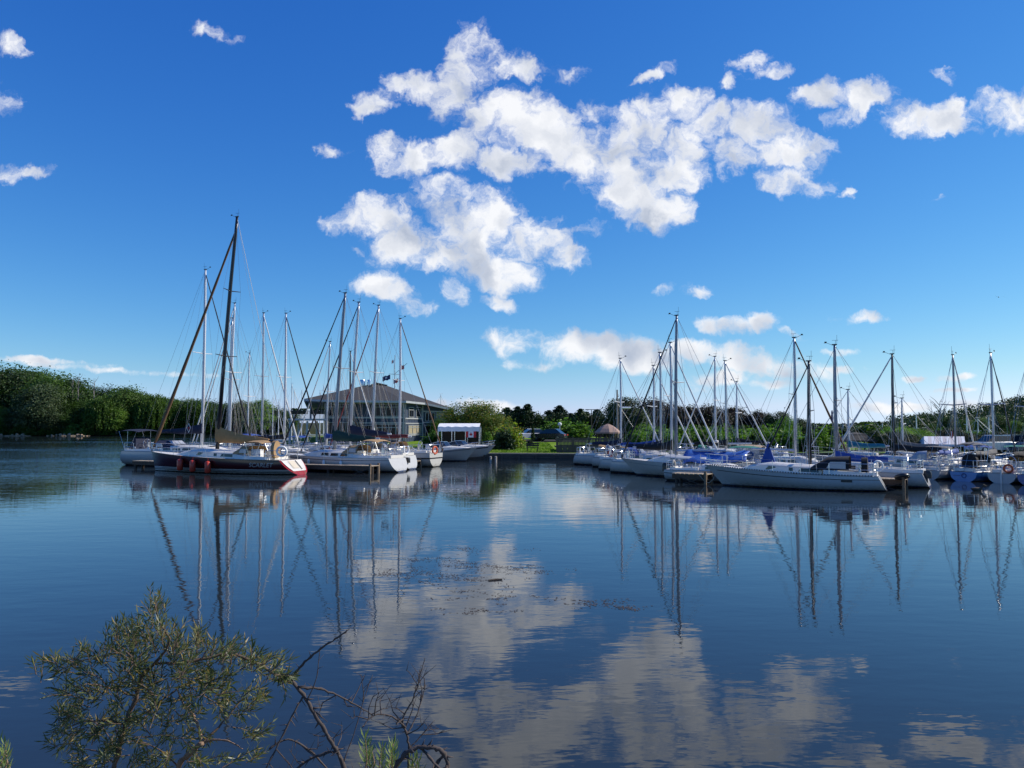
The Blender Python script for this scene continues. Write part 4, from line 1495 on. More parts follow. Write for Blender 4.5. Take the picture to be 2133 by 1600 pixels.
def generic_sailboat(p, phi, label, L, mast_px_top, mast_pos=.42, B=None, z_dep=None, mastm=ALU, furl=FURLW, furl_r=.065, coverm=NAVY, cover_h=.45, hullm=None, dodg=None, bim=None,
                     spreaders=1, rake=0.0, rev=.35, fb=1.0, fs=.75, outb=False, wheelc=None, boom=ALU, trm=None, r=None, group=None, furl_top=.97, stripe=None, boom_up=0.0, bow_shift=0.0):
    """p: world point of the mast foot; mast_px_top: (px, py) of the masthead in the photograph's survey"""
    B = B or L * .31
    hl = Hull(L, B, fb, fs, rev, rake=.85 + .04 * L, ws=.74)
    xm = L / 2 - L * mast_pos
    d = Vector((math.cos(phi), math.sin(phi), 0))
    root = empty('sailboat', p - d * xm, phi, label, 'sailboat', group)
    hl.build(root, hullm or WHITE_HULL, trm, stripe=stripe)
    top = cabin(root, hl, -L * .17, L * .27, .42, windows=3)
    cockpit(root, hl, -L * .45, -L * .18)
    rails(root, hl, L * .38, -L * .34, 5)
    z0 = top(xm)
    ztop = P(mast_px_top[0], mast_px_top[1], p.y).z
    rig(root, hl, xm, z0, ztop, r or .011 * (ztop - z0) * .75 + .03, mastm, rake=rake, furl=furl, furl_r=furl_r, boom=boom, cover=coverm, cover_h=cover_h, boom_len=L * .36,
        boom_z=z0 + .40 + boom_up, spreaders=spreaders, furl_top=furl_top)
    hatch(root, hl, L * .17, top(L * .17))
    if dodg:
        dodger(root, hl, -L * .08, -L * .2, hl.B * .30, top(-L * .14) - .12, .58, dodg)
    if bim:
        bimini(root, -L * .24, -L * .42, hl.B * .33, hl.deck_z(-L * .33), hl.deck_z(-L * .33) + 1.45, bim)
    wheel(root, -L * .36, hl.deck_z(-L * .36) + .55, .38, wheelc)
    if outb:
        outboard(root, hl.x(0, 0) - .12, hl.half(0) * .4, .45)
    return root, hl, top


# ---- 1. maroon sloop, stern to the right
u, v = ROWL['u'], ROWL['v']
L = 12.9
A = on_row(ROWL, 1.65, 634)          # lower stern tip
hl = Hull(L, 3.3, 1.33, .93, rev=1.05, rake=.45, ws=.70, full=.72, kd=.3)
phi = ROWL['ang'] + math.pi
root = empty('sailboat', A - u * (L / 2), phi, 'maroon-hulled sloop named Scarlet with black mast and brown sail cover', 'sailboat')
red_t = hull_mat('transom_red', [(-9, (.34, .012, .02)), (5, (.34, .012, .02))], .3)
hl.build(root, MAROON_HULL, red_t, rail=BLACK)
# white inner stern scoop with steps and dark tread line
mb = MB()
rr = []
for q in (0.0, .2, .42, .66):
    a = hl.pt(0, q, 1)
    w = a.y * (.92 - .2 * q)
    rr.append([Vector((a.x - .05, w, a.z + .02)), Vector((a.x - .03, w * .8, a.z)), Vector((a.x - .03, -w * .8, a.z)), Vector((a.x - .05, -w, a.z + .02))])
mb.rings(rr, False, False)
sc_ = mb.build('stern_scoop', WHITE, root)
mb = MB()
for k in range(9):
    q = .08 + .06 * k
    a = hl.pt(0, q, 1)
    mb.box((a.x - .06, -.35, a.z + .02), (.05, .07, .05))
mb.build('stern_ladder', BLACK, sc_)
mb = MB()
rr = []
for q in (.06, .3, .5):
    a = hl.pt(0, q, 1)
    rr.append([Vector((a.x - .06, .42, a.z + .02)), Vector((a.x - .06, -.2, a.z + .02))])
mb.rings(rr, False, False)
mb.build('scoop_locker', CREAM, sc_)
top = cabin(root, hl, -1.9, 3.6, .46, .60, windows=2, wx=[(1.6, -.2), (-.5, -1.5)])
cockpit(root, hl, -4.4, -2.0, .28)
rails(root, hl, 4.8, -4.4, 7, .60)
xm = L / 2 - L * .452
pm = root.matrix_world @ Vector((0, 0, 0))
mfoot = A - u * (L / 2) + Vector((math.cos(phi), math.sin(phi), 0)) * xm
zt = P(494, 456, mfoot.y).z
rig(root, hl, xm, top(xm), zt, .145, BLACK, rake=1.30, furl=FURLB, furl_r=.135, boom=BLACK, cover=BROWN, cover_h=1.15, boom_len=4.7, boom_z=top(xm) + .58, spreaders=2, furl_top=.93, backm=FURLW)
hatch(root, hl, 2.6, top(2.6) - .02)
# dodger, bimini and helm covers in tan
dodger(root, hl, -1.55, -2.75, 1.0, top(-1.8) - .12, .52, TAN)
bimini(root, -2.4, -3.9, 1.0, hl.deck_z(-3), hl.deck_z(-3) + 1.08, TAN, .10)
mb = MB()
for sg in (.50,):
    mb.rings([[Vector((-4.6 + dx, sg + math.cos(a) * .36, hl.deck_z(-4.6) + .62 + math.sin(a) * (.62 if math.sin(a) > 0 else .55))) for a in [2 * math.pi * k / 14 for k in range(14)]] for dx in (-.12, .12)])
mb.build('helm_cover', TAN, root, True)
mb = MB()
mb.box((-3.1, .45, hl.deck_z(-3.1) + .38), (.75, .35, .5))
mb.box((-3.5, -.45, hl.deck_z(-3.5) + .33), (.5, .35, .4))
mb.build('cockpit_cushion', WHP, root)
# lettering on the port quarter
fc = bpy.data.curves.new('lettering', 'FONT')
fc.body, fc.size, fc.shear = 'SCARLET', .40, .25
fo = bpy.data.objects.new('lettering', fc)
col.objects.link(fo)
me = bpy.data.meshes.new_from_object(fo.evaluated_get(bpy.context.evaluated_depsgraph_get()))
bpy.data.objects.remove(fo)
bm = bmesh.new()
bm.from_mesh(me)
bmesh.ops.triangulate(bm, faces=bm.faces)
bmesh.ops.subdivide_edges(bm, edges=[e for e in bm.edges if e.calc_length() > .12], cuts=2)
for q in bm.verts:
    x, z = -3.25 - q.co.x * 1.05, .50 + q.co.y
    q.co = Vector((x, hl.side_y(x, z) + .012, z))
bm.to_mesh(me)
bm.free()
GOLD = mat('lettering_grey', (0.42, 0.38, 0.36), 0.4, var=.05)
me.materials.append(GOLD)
link_mesh('lettering', me, root)
bpy.context.view_layer.update()
Mx = root.matrix_world.copy()
for k, (x, lab) in enumerate(((2.35, 'red fender nearest the bow of the maroon sloop'), (1.1, 'middle one of three red fenders on the maroon sloop'), (-.25, 'red fender nearest the stern on the maroon sloop\'s side'))):
    o = fender(None, hl, x, 1, REDP, .20, .80)
    o.matrix_world = Mx
    tag(o, lab, 'fender')
xe = hl.x(0, 0)
lifebuoy(Mx @ Vector((xe + .05, .85, hl.deck_z(xe) + .55)), Mx.to_3x3() @ Vector((-.5, 1, 0)), 'white ring lifebuoy on the maroon sloop\'s stern rail', WHP, .30, .075)
MAROON_M = Mx

# ---- 2. white sloop behind it, stern to the left
pB0 = on_row(ROWL, 7.3, 421)
r0, hB, tB = generic_sailboat(pB0, ROWL['ang'], 'white sloop behind the maroon one with navy bimini over its left-hand stern', 12.4, (431, 562), .41, mastm=ALUW, furl=FURLK, furl_r=.07, coverm=NAVY, cover_h=.8,
                              hullm=GREYW_HULL, dodg=NAVY, spreaders=1, rake=0.0, rev=.6, fb=1.3, fs=1.15, r=.125, wheelc=None, boom_up=.60, boom=ALUW)
bimini(r0, -4.2, -6.4, 1.15, hB.deck_z(-5.2), hB.deck_z(-5.2) + 1.55, NAVY, .12)
mb = MB()
prof = [(0, 0), (.75, 0), (.75, .85), (.55, 1.0), (.2, .45)]
mb.rings([[Vector((-5.6 + x, y, hB.deck_z(-5) + .05 + z)) for x, z in prof] for y in (.75, -.75)])
mb.build('cockpit_cover', NAVY, r0, False)
mb = MB()
mb.torus((hB.x(0, 0) + .05, .55, hB.deck_z(-5.6) + .45), .27, .07, (1, 0, 0), 18, 7)
mb.build('ring_buoy', WHP, r0, True)
LOGO = mat('logo_red', (.5, .03, .03), .6)
mb = MB()
xl = 12.4 / 2 - 12.4 * .41
for sc_, off_, m_ in ((.34, .0, 0), (.27, .006, 1)):
    c0 = Vector((xl - 1.15, 0, tB(xl) + 1.38))
    mb.cur = m_
    mb.quad(*[c0 + Vector((dx * sc_, -.19 - off_, dz * sc_ * 1.15)) for dx, dz in ((0, -1), (.62, 0), (0, 1), (-.62, 0))])
mb.cur = 2
mb.box(c0 + Vector((0, -.20, .03)), (.16, .012, .06))
mb.box(c0 + Vector((.04, -.20, -.05)), (.06, .012, .2))
mb.build('sailmaker_emblem', [WHP, NAVY, LOGO], r0)

# ---- 3. neighbours of the maroon sloop further along the dock
def left_boat(v_, px, toppx, label, flip=False, **kw):
    kw['boom_up'] = kw.get('boom_up', 0.0) + .35
    return generic_sailboat(on_row(ROWL, v_, px), ROWL['ang'] + (0 if flip else math.pi), label, kw.pop('L', 9.6), toppx, **kw)


bG, hG, tG = left_boat(6.2, 697, (719, 612), 'white sloop with dark green sail cover beside the wooden dock end', L=10.2, mast_pos=.46, mastm=ALUD, furl=FURLK, coverm=GREEN, cover_h=.85, dodg=TAN, rake=.75, rev=.45, fb=1.15, fs=.95, r=.13, spreaders=1,
                       stripe=(NAVY, .10, .03))
bimini(bG, -2.2, -3.6, .95, hG.deck_z(-2.9), hG.deck_z(-2.9) + 1.12, TAN, .10)
for x in (1.6, .2, -1.2):
    fender(bG, hG, x, 1, WHP, .09, .5)
bN, hN, tN = left_boat(9.3, 729, (747, 631), 'white sloop with navy sail cover, second behind the green-covered one', L=9.8, mast_pos=.45, mastm=ALU, furl=FURLK, coverm=NAVY, cover_h=.9, dodg=GREYC, rake=.65, rev=.45, outb=True, fb=1.15, fs=1.0, r=.115, boom_up=.3)
bR, hR, tR = left_boat(13.2, 776, (788, 637), 'white sloop with red sail cover and black sheer band', L=9.8, mast_pos=.42, mastm=ALU, furl=FURLR, coverm=MAROON, cover_h=.35, hullm=WHITE_HULL2, dodg=TAN, rake=.45, rev=.0, fb=1.2, fs=1.05, r=.11)
left_boat(17.5, 832, (835, 664), 'white sloop with brown furled jib sloping down to the right before the clubhouse', True, L=9.4, mast_pos=.44, mastm=ALUW, furl=FURLB, coverm=GREYC, r=.115, rake=0, dodg=NAVY)
left_boat(12.0, 479, (492, 632), 'white sloop whose mast stands just right of the maroon sloop\'s black mast', False, L=10, mast_pos=.43, furl=FURLW, furl_r=.06, coverm=NAVY, rake=.25, r=.10, mastm=ALUW)
left_boat(15.6, 476, (484, 663), 'white sloop with a white furled jib crossing behind the maroon sloop', False, L=9.2, mast_pos=.43, furl=FURLW, coverm=BLUE, rake=.2, r=.10, mastm=ALU)
left_boat(19.5, 545, (549, 652), 'white sloop with white furled jib sloping right, seen over the maroon sloop\'s boom end', True, L=10.2, mast_pos=.43, furl=FURLW, furl_r=.09, coverm=BLKC, r=.12, mastm=ALU, dodg=NAVY)
left_boat(16.6, 592, (597, 653), 'white sloop with black furled jib, mast beside the clubhouse balcony', True, L=9.8, mast_pos=.43, furl=FURLK, furl_r=.075, coverm=BLKC, r=.115, mastm=ALUW, dodg=BLKC, bim=BLUE)
left_boat(22.0, 680, (692, 712), 'small white sloop with thin mast in front of the clubhouse balcony', False, L=8.6, mast_pos=.43, furl=FURLW, coverm=BLUE, r=.09, rake=.3)
left_boat(25.0, 728, (728, 732), 'small sloop with a slim black mast before the clubhouse', True, L=8.2, mast_pos=.43, furl=FURLW, coverm=NAVY, r=.09, mastm=BLACK)
left_boat(26.0, 517, (518, 736), 'small distant sloop between the maroon sloop and the far wood', False, L=8.4, mast_pos=.43, furl=FURLW, furl_r=.04, coverm=NAVY, r=.08, mastm=ALUW)

buoy_on(bR, hR, .25, 'orange ring lifebuoy on the stern rail of the red-covered sloop', ORNG, .2, .27, .075)
buoy_on(bN, hN, .3, 'white horseshoe lifebuoy beside the outboard motor at the left dock', WHP, .4, .27, .07, True)

# ---- 4. right-hand basin
u, v = ROWR['u'], ROWR['v']
# long white sloop in front
L = 8.9
hl = Hull(L, 2.7, 1.06, .72, rev=.42, rake=1.05, ws=.66, full=.78, kd=.3)
phi = ROWR['ang'] + math.pi + R(6.0)
A = on_row(ROWR, 1.35, 1846)
FRONT_HULL = hull_mat('hull_white_navy_boot', [(-9, (.015, .015, .02)), (.035, (.03, .045, .12)), (.085, (.45, .46, .465))], .2)
root = empty('sailboat', A - u * (L / 2), phi, 'long white sloop nearest the camera at the right with black dodger and notched toe rail', 'sailboat')
hl.build(root, FRONT_HULL, None, stripe=(mat('stripe_dark', (.03, .028, .03), .4), .155, .03), rail=ALUD)
mb = MB()
for sg in (1, -1):
    n = 62
    for k in range(n):
        a, b = hl.pt(.03 + .94 * k / n, 0, sg), hl.pt(.03 + .94 * (k + .55) / n, 0, sg)
        mb.rings([[a + Vector((0, sg * d, z)) for d, z in ((-.02, 0), (.012, 0), (.012, .075), (-.02, .075))], [b + Vector((0, sg * d, z)) for d, z in ((-.02, 0), (.012, 0), (.012, .075), (-.02, .075))]])
mb.build('notched_rail', BLKP, root)
top = cabin(root, hl, -1.5, 2.5, .40, .60, windows=2, wx=[(1.2, -.15), (-.4, -1.35)])
cockpit(root, hl, -3.9, -1.6, .26)
rails(root, hl, 3.4, -3.2, 6, .58)
mfx = L / 2 - L * .60
mfoot = root.location + Vector((math.cos(phi), math.sin(phi), 0)) * mfx
rig(root, hl, mfx, top(mfx), P(1694, 753, mfoot.y).z, .085, BLACK, rake=0.03, furl=FURLK, furl_r=.05, boom=None, spreaders=1, bow_x=1.6, furl_top=.95)
dodger(root, hl, -1.0, -2.75, .92, top(-1.2) - .16, .66, BLKC)
wheel(root, -3.35, hl.deck_z(-3.35) + .42, .40, BLKC)
hatch(root, hl, 1.9, top(1.9))
mb = MB()
mb.box((0, 0, 0), (.5, .012, .10))
o = mb.build('builder_badge', BLKP, root)
x = -2.65
o.location, o.rotation_euler = (x, hl.side_y(x, .50) + .012, .50), (0, 0, R(6))
# blue pointed ventilator sock on the foredeck
mb = MB()
b0 = top(1.15)
mb.rings([[Vector((1.15 + dx * k, dy * k, b0 + z)) for dx, dy in ((-.36, -.12), (.36, -.12), (.36, .12), (-.36, .12))] for z, k in ((.02, 1), (.35, .66), (.7, .34), (1.02, .06))])
mb.build('wind_scoop', BLUE, root)
bpy.context.view_layer.update()
FM = root.matrix_world.copy()
lifebuoy(FM @ Vector((hl.x(0, 0) + .05, -.6, hl.deck_z(-4) + .42)), FM.to_3x3() @ Vector((-.6, 1, 0)), 'white ring buoy at the stern of the long white sloop', WHP, .25, .055)


def right_boat(v_, px, toppx, label, flip=False, **kw):
    return generic_sailboat(on_row(ROWR, v_, px), ROWR['ang'] + (0 if flip else math.pi), label, kw.pop('L', 8.0), toppx, **kw)


right_boat(5.2, 1742, (1745, 719), 'white sloop with bright blue sail cover behind the long white sloop', L=7.8, mast_pos=.42, mastm=ALUD, furl=None, coverm=BLUE, cover_h=.55, rake=.0, r=.095, boom_up=-.35, outb=True)
bT, hT, tT = right_boat(6.4, 1408, (1415, 658), 'white sloop with dark mast and blue tarpaulin over its boom', L=8.8, mast_pos=.43, mastm=ALUD, furl=FURLK, furl_r=.06, coverm=None, rake=.12, r=.105, rev=.35, fb=1.05, fs=.8, stripe=(ALUD, .16, .025), boom=ALU, boom_up=-.1)
bD, hD, tD = right_boat(8.4, 1398, (1398, 714), 'white sloop with black sail cover, its stern toward the open water', True, L=7.6, mast_pos=.44, furl=FURLW, coverm=BLKC, cover_h=.6, mastm=ALUW, r=.085)
bC, hC, tC = right_boat(11.1, 1376, (1376, 735), 'white reverse-transom sloop with navy sail cover in the left end of the right basin', True, L=8.2, mast_pos=.42, furl=FURLW, coverm=NAVY, cover_h=.5, mastm=ALU, r=.085, rev=.7, dodg=BLUE)
right_boat(13.9, 1362, (1362, 762), 'white sloop with slim mast and blue cockpit cover', True, L=8.2, mast_pos=.40, furl=FURLW, coverm=BLUE, mastm=ALUW, r=.07, dodg=TAN)
bA, hA, tA = right_boat(16.4, 1293, (1294, 747), 'white sloop with cream sprayhood moored by the seawall, leftmost mast of the right basin', True, L=7.8, mast_pos=.48, furl=FURLW, coverm=NAVY, cover_h=.5, mastm=ALUW, r=.085, dodg=TAN, wheelc=None)
right_boat(9.8, 1655, (1651, 704), 'white sloop with brown furled jib crossing behind the black mast', True, L=7.4, mast_pos=.44, furl=FURLB, furl_r=.075, coverm=None, mastm=ALU, r=.09, boom=ALU, rake=-.08)
right_boat(20.5, 1512, (1512, 752), 'sloop with white furled jib sloping right above the green-topped cruiser', True, L=8.0, mast_pos=.44, furl=FURLW, furl_r=.07, coverm=BLKC, mastm=ALU, r=.085, dodg=TEALG)
right_boat(23.6, 1491, (1491, 743), 'sloop with furled jib sloping left, behind the blue tarpaulin', False, L=8.2, mast_pos=.42, furl=FURLW, coverm=None, mastm=ALUW, r=.085)
right_boat(27.5, 1536, (1536, 795), 'small sloop with slim mast, furthest back behind the blue tarpaulin', False, L=7.6, mast_pos=.42, furl=FURLW, furl_r=.045, coverm=BLKC, mastm=ALUW, r=.075)
right_boat(21.0, 1768, (1768, 812), 'sloop with short mast and teal cover in front of the dark gazebo', False, L=7.4, mast_pos=.42, furl=FURLW, furl_r=.04, coverm=mat('canvas_teal', (.02, .16, .22), .8), mastm=ALUW, r=.075)

# blue tarpaulin slung over the boom of that sloop
Mt = Matrix.Translation(bT.location) @ Matrix.Rotation(bT.rotation_euler.z, 4, 'Z')
mb = MB()
n, m_ = 13, 9
x0, x1 = -.1, -4.0
zr = hT.deck_z(-2) + .88
for i in range(n):
    t = i / (n - 1)
    for j in range(m_):
        s = 2 * j / (m_ - 1) - 1
        xx = x0 + (x1 - x0) * t + .08 * math.sin(5 * s)
        drop = .70 * abs(s) ** 1.15
        zz = zr - drop + .10 * math.sin(t * 9) * abs(s) - .16 * math.sin(math.pi * t) * (1 - abs(s)) + .05 * math.sin(t * 23 + s * 5) - (.15 * (1 - t) if s else 0)
        mb.v.append((xx, s * 1.15 * (1 + .08 * math.sin(t * 7)), zz))
for i in range(n - 1):
    for j in range(m_ - 1):
        a = i * m_ + j
        mb.f.append((a, a + 1, a + m_ + 1, a + m_))
        mb.mi.append(0)
o = mb.build('tarpaulin', TARPB, None, 'all')
o.matrix_world = Mt
sol = o.modifiers.new('thick', 'SOLIDIFY')
sol.thickness = .01
tag(o, 'crumpled blue tarpaulin draped over a boom in the right basin', 'tarpaulin')

# small keelboat behind the short dock, stern left with outboard
pS = on_row(ROWR, 3.4, 1398)
hS = Hull(5.6, 2.0, .78, .62, 0.05, .7, .78)
root = empty('sailboat', pS + u * 2.6, ROWR['ang'], 'small white boat behind the short dock with a black outboard at its stern', 'sailboat')
hS.build(root, GREYW_HULL, WHITE, stripe=(BLKP, .18, .05))
tS = cabin(root, hS, -.6, 1.7, .32, .6, windows=2)
cockpit(root, hS, -2.4, -.7, .18)
rails(root, hS, 2.0, -2.2, 4, .5)
outboard(root, hS.x(0, 0) - .25, .45, .42, 1.25)
mb = MB()
mb.rings([[Vector((hS.x(0, 0) - .04 + dx, -.25 + dy, z)) for dx, dy in ((-.03, -.14), (.03, -.14), (.03, .14), (-.03, .14))] for z in (-.4, .5, .62)])
mb.build('rudder', WHITE, root)
mb = MB()
mb.torus((-2.4, .5, hS.deck_z(-2.4) + .3), .2, .04, (0, 1, 0), 14, 5)
mb.torus((-2.3, -.4, hS.deck_z(-2.4) + .28), .22, .05, (1, 0, 0), 14, 5)
mb.build('coiled_rope', ROPE, root)

# far right: boats with their sterns turned to the open water
PH = R(34)


def fr_boat(px, wl, toppx, label, L, **kw):
    """px, wl: stern centre column and waterline row"""
    ph = kw.pop('phi', PH)
    mp_ = kw.get('mast_pos', .45)
    d = Vector((math.cos(ph), math.sin(ph), 0))
    return generic_sailboat(W(px, wl) + d * (L * (1 - mp_)), ph, label, L, toppx, **kw)


GREYT = mat('transom_grey_white', (.42, .42, .41), .3, var=.08, grime=.3)
fm = P(1862, 886, 48.5)
bK, hK, tK = generic_sailboat(Vector((fm.x, fm.y, 0)), ROWR['ang'] + math.pi, 'white sloop with black mast and grey cover left of the blue boat', 8.0, (1866, 738), mast_pos=.47, mastm=BLACK, furl=FURLW, furl_r=.075, coverm=BLKC, r=.085, dodg=CLEAR, outb=True, rev=0)
fm = P(1880, 886, 55.5)
generic_sailboat(Vector((fm.x, fm.y, 0)), ROWR['ang'] + math.pi, 'small white sloop with short pale mast behind the black-masted one', 7.0, (1880, 830), mast_pos=.45, mastm=ALUW, furl=None, coverm=GREYC, r=.06)
bW, hW, tW = fr_boat(1931, 999, (1986, 740), 'white sloop with rounded transom moored left of the blue boat', 7.0, phi=R(37), B=1.95, mast_pos=.45, mastm=ALUD, furl=FURLW, furl_r=.06, coverm=BLUE, cover_h=.3, r=.08, hullm=GREYW_HULL, trm=GREYT, rev=0, outb=True, fb=.85, fs=.54)
bB, hBl, tBl = fr_boat(2006, 1003, (2073, 736), 'blue-hulled sloop with a ring emblem on its pale stern', 7.0, B=1.95, mast_pos=.46, mastm=ALU, furl=FURLK, furl_r=.05, coverm=GREYC, cover_h=.35, r=.085, hullm=BLUE_HULL, trm=mat('transom_pale_blue', (.13, .27, .50), .3), rev=0.05, dodg=BLKC, bim=GREYC, rake=0, fb=.85, fs=.54, wheelc=BLKC)
RING = mat('ring_navy', (.02, .05, .2), .4)
mb = MB()
mb.torus((hBl.x(0, .3) - .02, -.05, .33), .12, .022, (1, 0, 0), 20, 5)
mb.box((hBl.x(0, .3) - .02, .36, .33), (.012, .40, .025))
mb.build('ring_emblem', RING, bB)
bV, hV, tV = fr_boat(2086, 1007, (2152, 742), 'white sloop with an orange ring buoy on its stern, right of the blue boat', 7.0, B=1.95, mast_pos=.46, mastm=ALU, furl=FURLK, furl_r=.05, coverm=BLKC, r=.085, hullm=GREYW_HULL, trm=GREYT, rev=0.05, dodg=TAN, fb=.85, fs=.54)
mb = MB()
mb.rings([[Vector((hV.x(0, 0) - .05 + dx, dy, z)) for dx, dy in ((-.03, -.05), (.03, -.05), (.03, .05), (-.03, .05))] for z in (-.4, .5, .75)])
mb.build('rudder', WHITE, bV)
buoy_on(bV, hV, -.35, 'orange ring lifebuoy at the stern right of the blue boat', ORNG, .25, .2, .06)
fr_boat(2150, 1012, (2225, 720), 'blue sloop cut by the right picture edge', 7.0, B=1.95, mast_pos=.46, mastm=ALU, furl=FURLW, coverm=BLUE, r=.085, hullm=BLUE_HULL, rev=0.05, fb=.85, fs=.56)
buoy_on(bK, hK, .4, 'white horseshoe buoy on the stern rail of the black-masted sloop', WHP, .35, .2, .055, True)
buoy_on(bA, hA, .35, 'white horseshoe buoy on the leftmost stern of the right basin', WHP, .4, .24, .06, True)
buoy_on(bC, hC, .3, 'dark red horseshoe buoy on the third stern from the seawall', MAROON, .4, .24, .07, True)
buoy_on(bD, hD, -.3, 'grey horseshoe buoy on the fourth stern from the seawall', GREYC, .4, .24, .06, True)


# ---- 5. motorboats
def motorboat(p, phi, label, L=6.4, B=2.4, hullm=None, canvas=None, canvas_top=None, clear=False, radar=False, fb=1.15, fs=.75, sheerm=None, k=1.0):
    hl = Hull(L, B, fb, fs, rev=-.1, rake=1.25, ws=.86, flare=.35, full=.62, kd=.3)
    root = empty('motorboat', p, phi, label, 'motorboat')
    root.scale = (k, k, k)
    hl.build(root, hullm or WHITE_HULL, WHITE, stripe=(sheerm or ALUD, .04, .07))
    top = cabin(root, hl, 0, L * .40, .35, .72, windows=1, nose=.8)
    # raked windscreen
    z = hl.deck_z(0) + .28
    w = hl.half_x(0) * .80
    mb = MB()
    pts = [Vector((-.9, w, z)), Vector((.15, w * .92, z)), Vector((.55, w * .45, z + .02)), Vector((.55, -w * .45, z + .02)), Vector((.15, -w * .92, z)), Vector((-.9, -w, z))]
    up = [q + Vector((-.42 if i not in (0, 5) else -.15, -math.copysign(.06, q.y), .50 if i not in (0, 5) else .30)) for i, q in enumerate(pts)]
    mb.rings([pts, up], False, False)
    ws = mb.build('windscreen', GLASS, root)
    mb = MB()
    mb.tube(up, .022, 5)
    for a, b in zip(pts, up):
        mb.tube([a, b], .016, 4)
    mb.build('windscreen_frame', STEEL, ws)
    cockpit(root, hl, -L * .45, -.2, .3)
    rails(root, hl, L * .36, L * .02, 3, .42, pushpit=False)
    zt_ = hl.deck_z(-1) + 1.45
    if canvas:
        bimini(root, .1, -L * .36, w, hl.deck_z(-1), zt_, canvas, .14)
        if clear:
            for sg in (1, -1):
                for k in range(3):
                    xa, xb_ = -.05 - k * L * .115, -.05 - (k + .92) * L * .115
                    mb = MB()
                    mb.quad((xa, sg * w * 1.01, hl.deck_z(-1) + .3), (xb_, sg * w * 1.01, hl.deck_z(-1) + .3), (xb_, sg * w, zt_ - .02), (xa, sg * w, zt_ - .02))
                    mb.build('side_curtain', CLEAR, root)
    if radar:
        mb = MB()
        for sg in (1, -1):
            mb.tube([(-.9, sg * w, z + .2), (-1.1, sg * w * .8, zt_ + .3), (-1.1, 0, zt_ + .38)], .03, 6)
        mb.lathe((-1.1, 0, zt_ + .38), [(.05, 0), (.24, .04), (.26, .1), (.2, .18), (.03, .21)], 12)
        mb.build('radar_arch', WHITE, root, True)
    mb = MB()
    mb.box((-L * .2, .35, hl.deck_z(-1) + .3), (.5, .45, .6))
    mb.box((-L * .2, -.35, hl.deck_z(-1) + .3), (.5, .45, .6))
    mb.build('seat', WHP, root)
    return root


u, v = ROWL['u'], ROWL['v']
motorboat(on_row(ROWL, 22.0, 925) + Vector((0, 0, 0)), R(-22), 'white bow-rider pointing right, left of the canopy tent', 6.6, 2.4, fb=1.25)
motorboat(on_row(ROWL, 25.2, 962), R(-22), 'white speedboat with navy sheer band in front of the canopy tent', 6.8, 2.5, sheerm=NAVY, fb=1.35)
motorboat(on_row(ROWL, 20.5, 742), R(150), 'white cruiser with blue canvas hidden among the masts before the clubhouse', 6.6, 2.5, canvas=BLUE, k=.85)
motorboat(on_row(ROWL, 28.5, 800), R(-20), 'white cruiser behind the red-covered sloop', 6.6, 2.5, canvas=None, k=.85)
motorboat(on_row(ROWL, 28.0, 640), R(-20), 'white cruiser moored under the clubhouse balcony', 6.2, 2.4, canvas=BLUE, k=.85)
motorboat(on_row(ROWR, 13.6, 1525), ROWR['ang'] + math.pi, 'cruiser with a bright green canvas top in the right basin', 6.8, 2.5, canvas=TEALG, k=.72)
motorboat(on_row(ROWR, 16.8, 1588), ROWR['ang'], 'cruiser with beige canvas and clear side curtains', 7.0, 2.6, canvas=mat('canvas_beige', (.36, .27, .18), .85, var=.12), clear=True, k=.72)
motorboat(on_row(ROWR, 17.2, 1470), ROWR['ang'] + math.pi, 'white cruiser with a radar arch behind the blue tarpaulin', 7.2, 2.6, canvas=None, radar=True, k=.72)
motorboat(on_row(ROWR, 14.0, 1655), ROWR['ang'] + math.pi, 'low white motorboat between the lawn and the blue pointed sock', 6.8, 2.5, k=.72)
motorboat(on_row(ROWR, 16.5, 1850), ROWR['ang'] + math.pi, 'large white cabin cruiser behind the black mast at the right', 8.4, 2.9, fb=1.5, fs=1.1, radar=False, k=.72)
motorboat(on_row(ROWR, 20.5, 1925), ROWR['ang'] + math.pi, 'white runabout with a grey canvas in front of the striped marquee', 6.4, 2.4, canvas=GREYC, k=.72)
motorboat(on_row(ROWR, 24.5, 2010), ROWR['ang'] + math.pi, 'white runabout with a blue cover right of the striped marquee', 6.2, 2.4, canvas=BLUE, k=.72)
motorboat(on_row(ROWR, 26.5, 2092), ROWR['ang'] + math.pi, 'white cruiser with green canvas before the parked cars at the right', 6.4, 2.4, canvas=TEALG, k=.72)


# ------------------------------------------------------------------ docks
PLANK = MB().box((0, 0, 0), (.215, 1.0, .045)).mesh('plank', DOCKW)


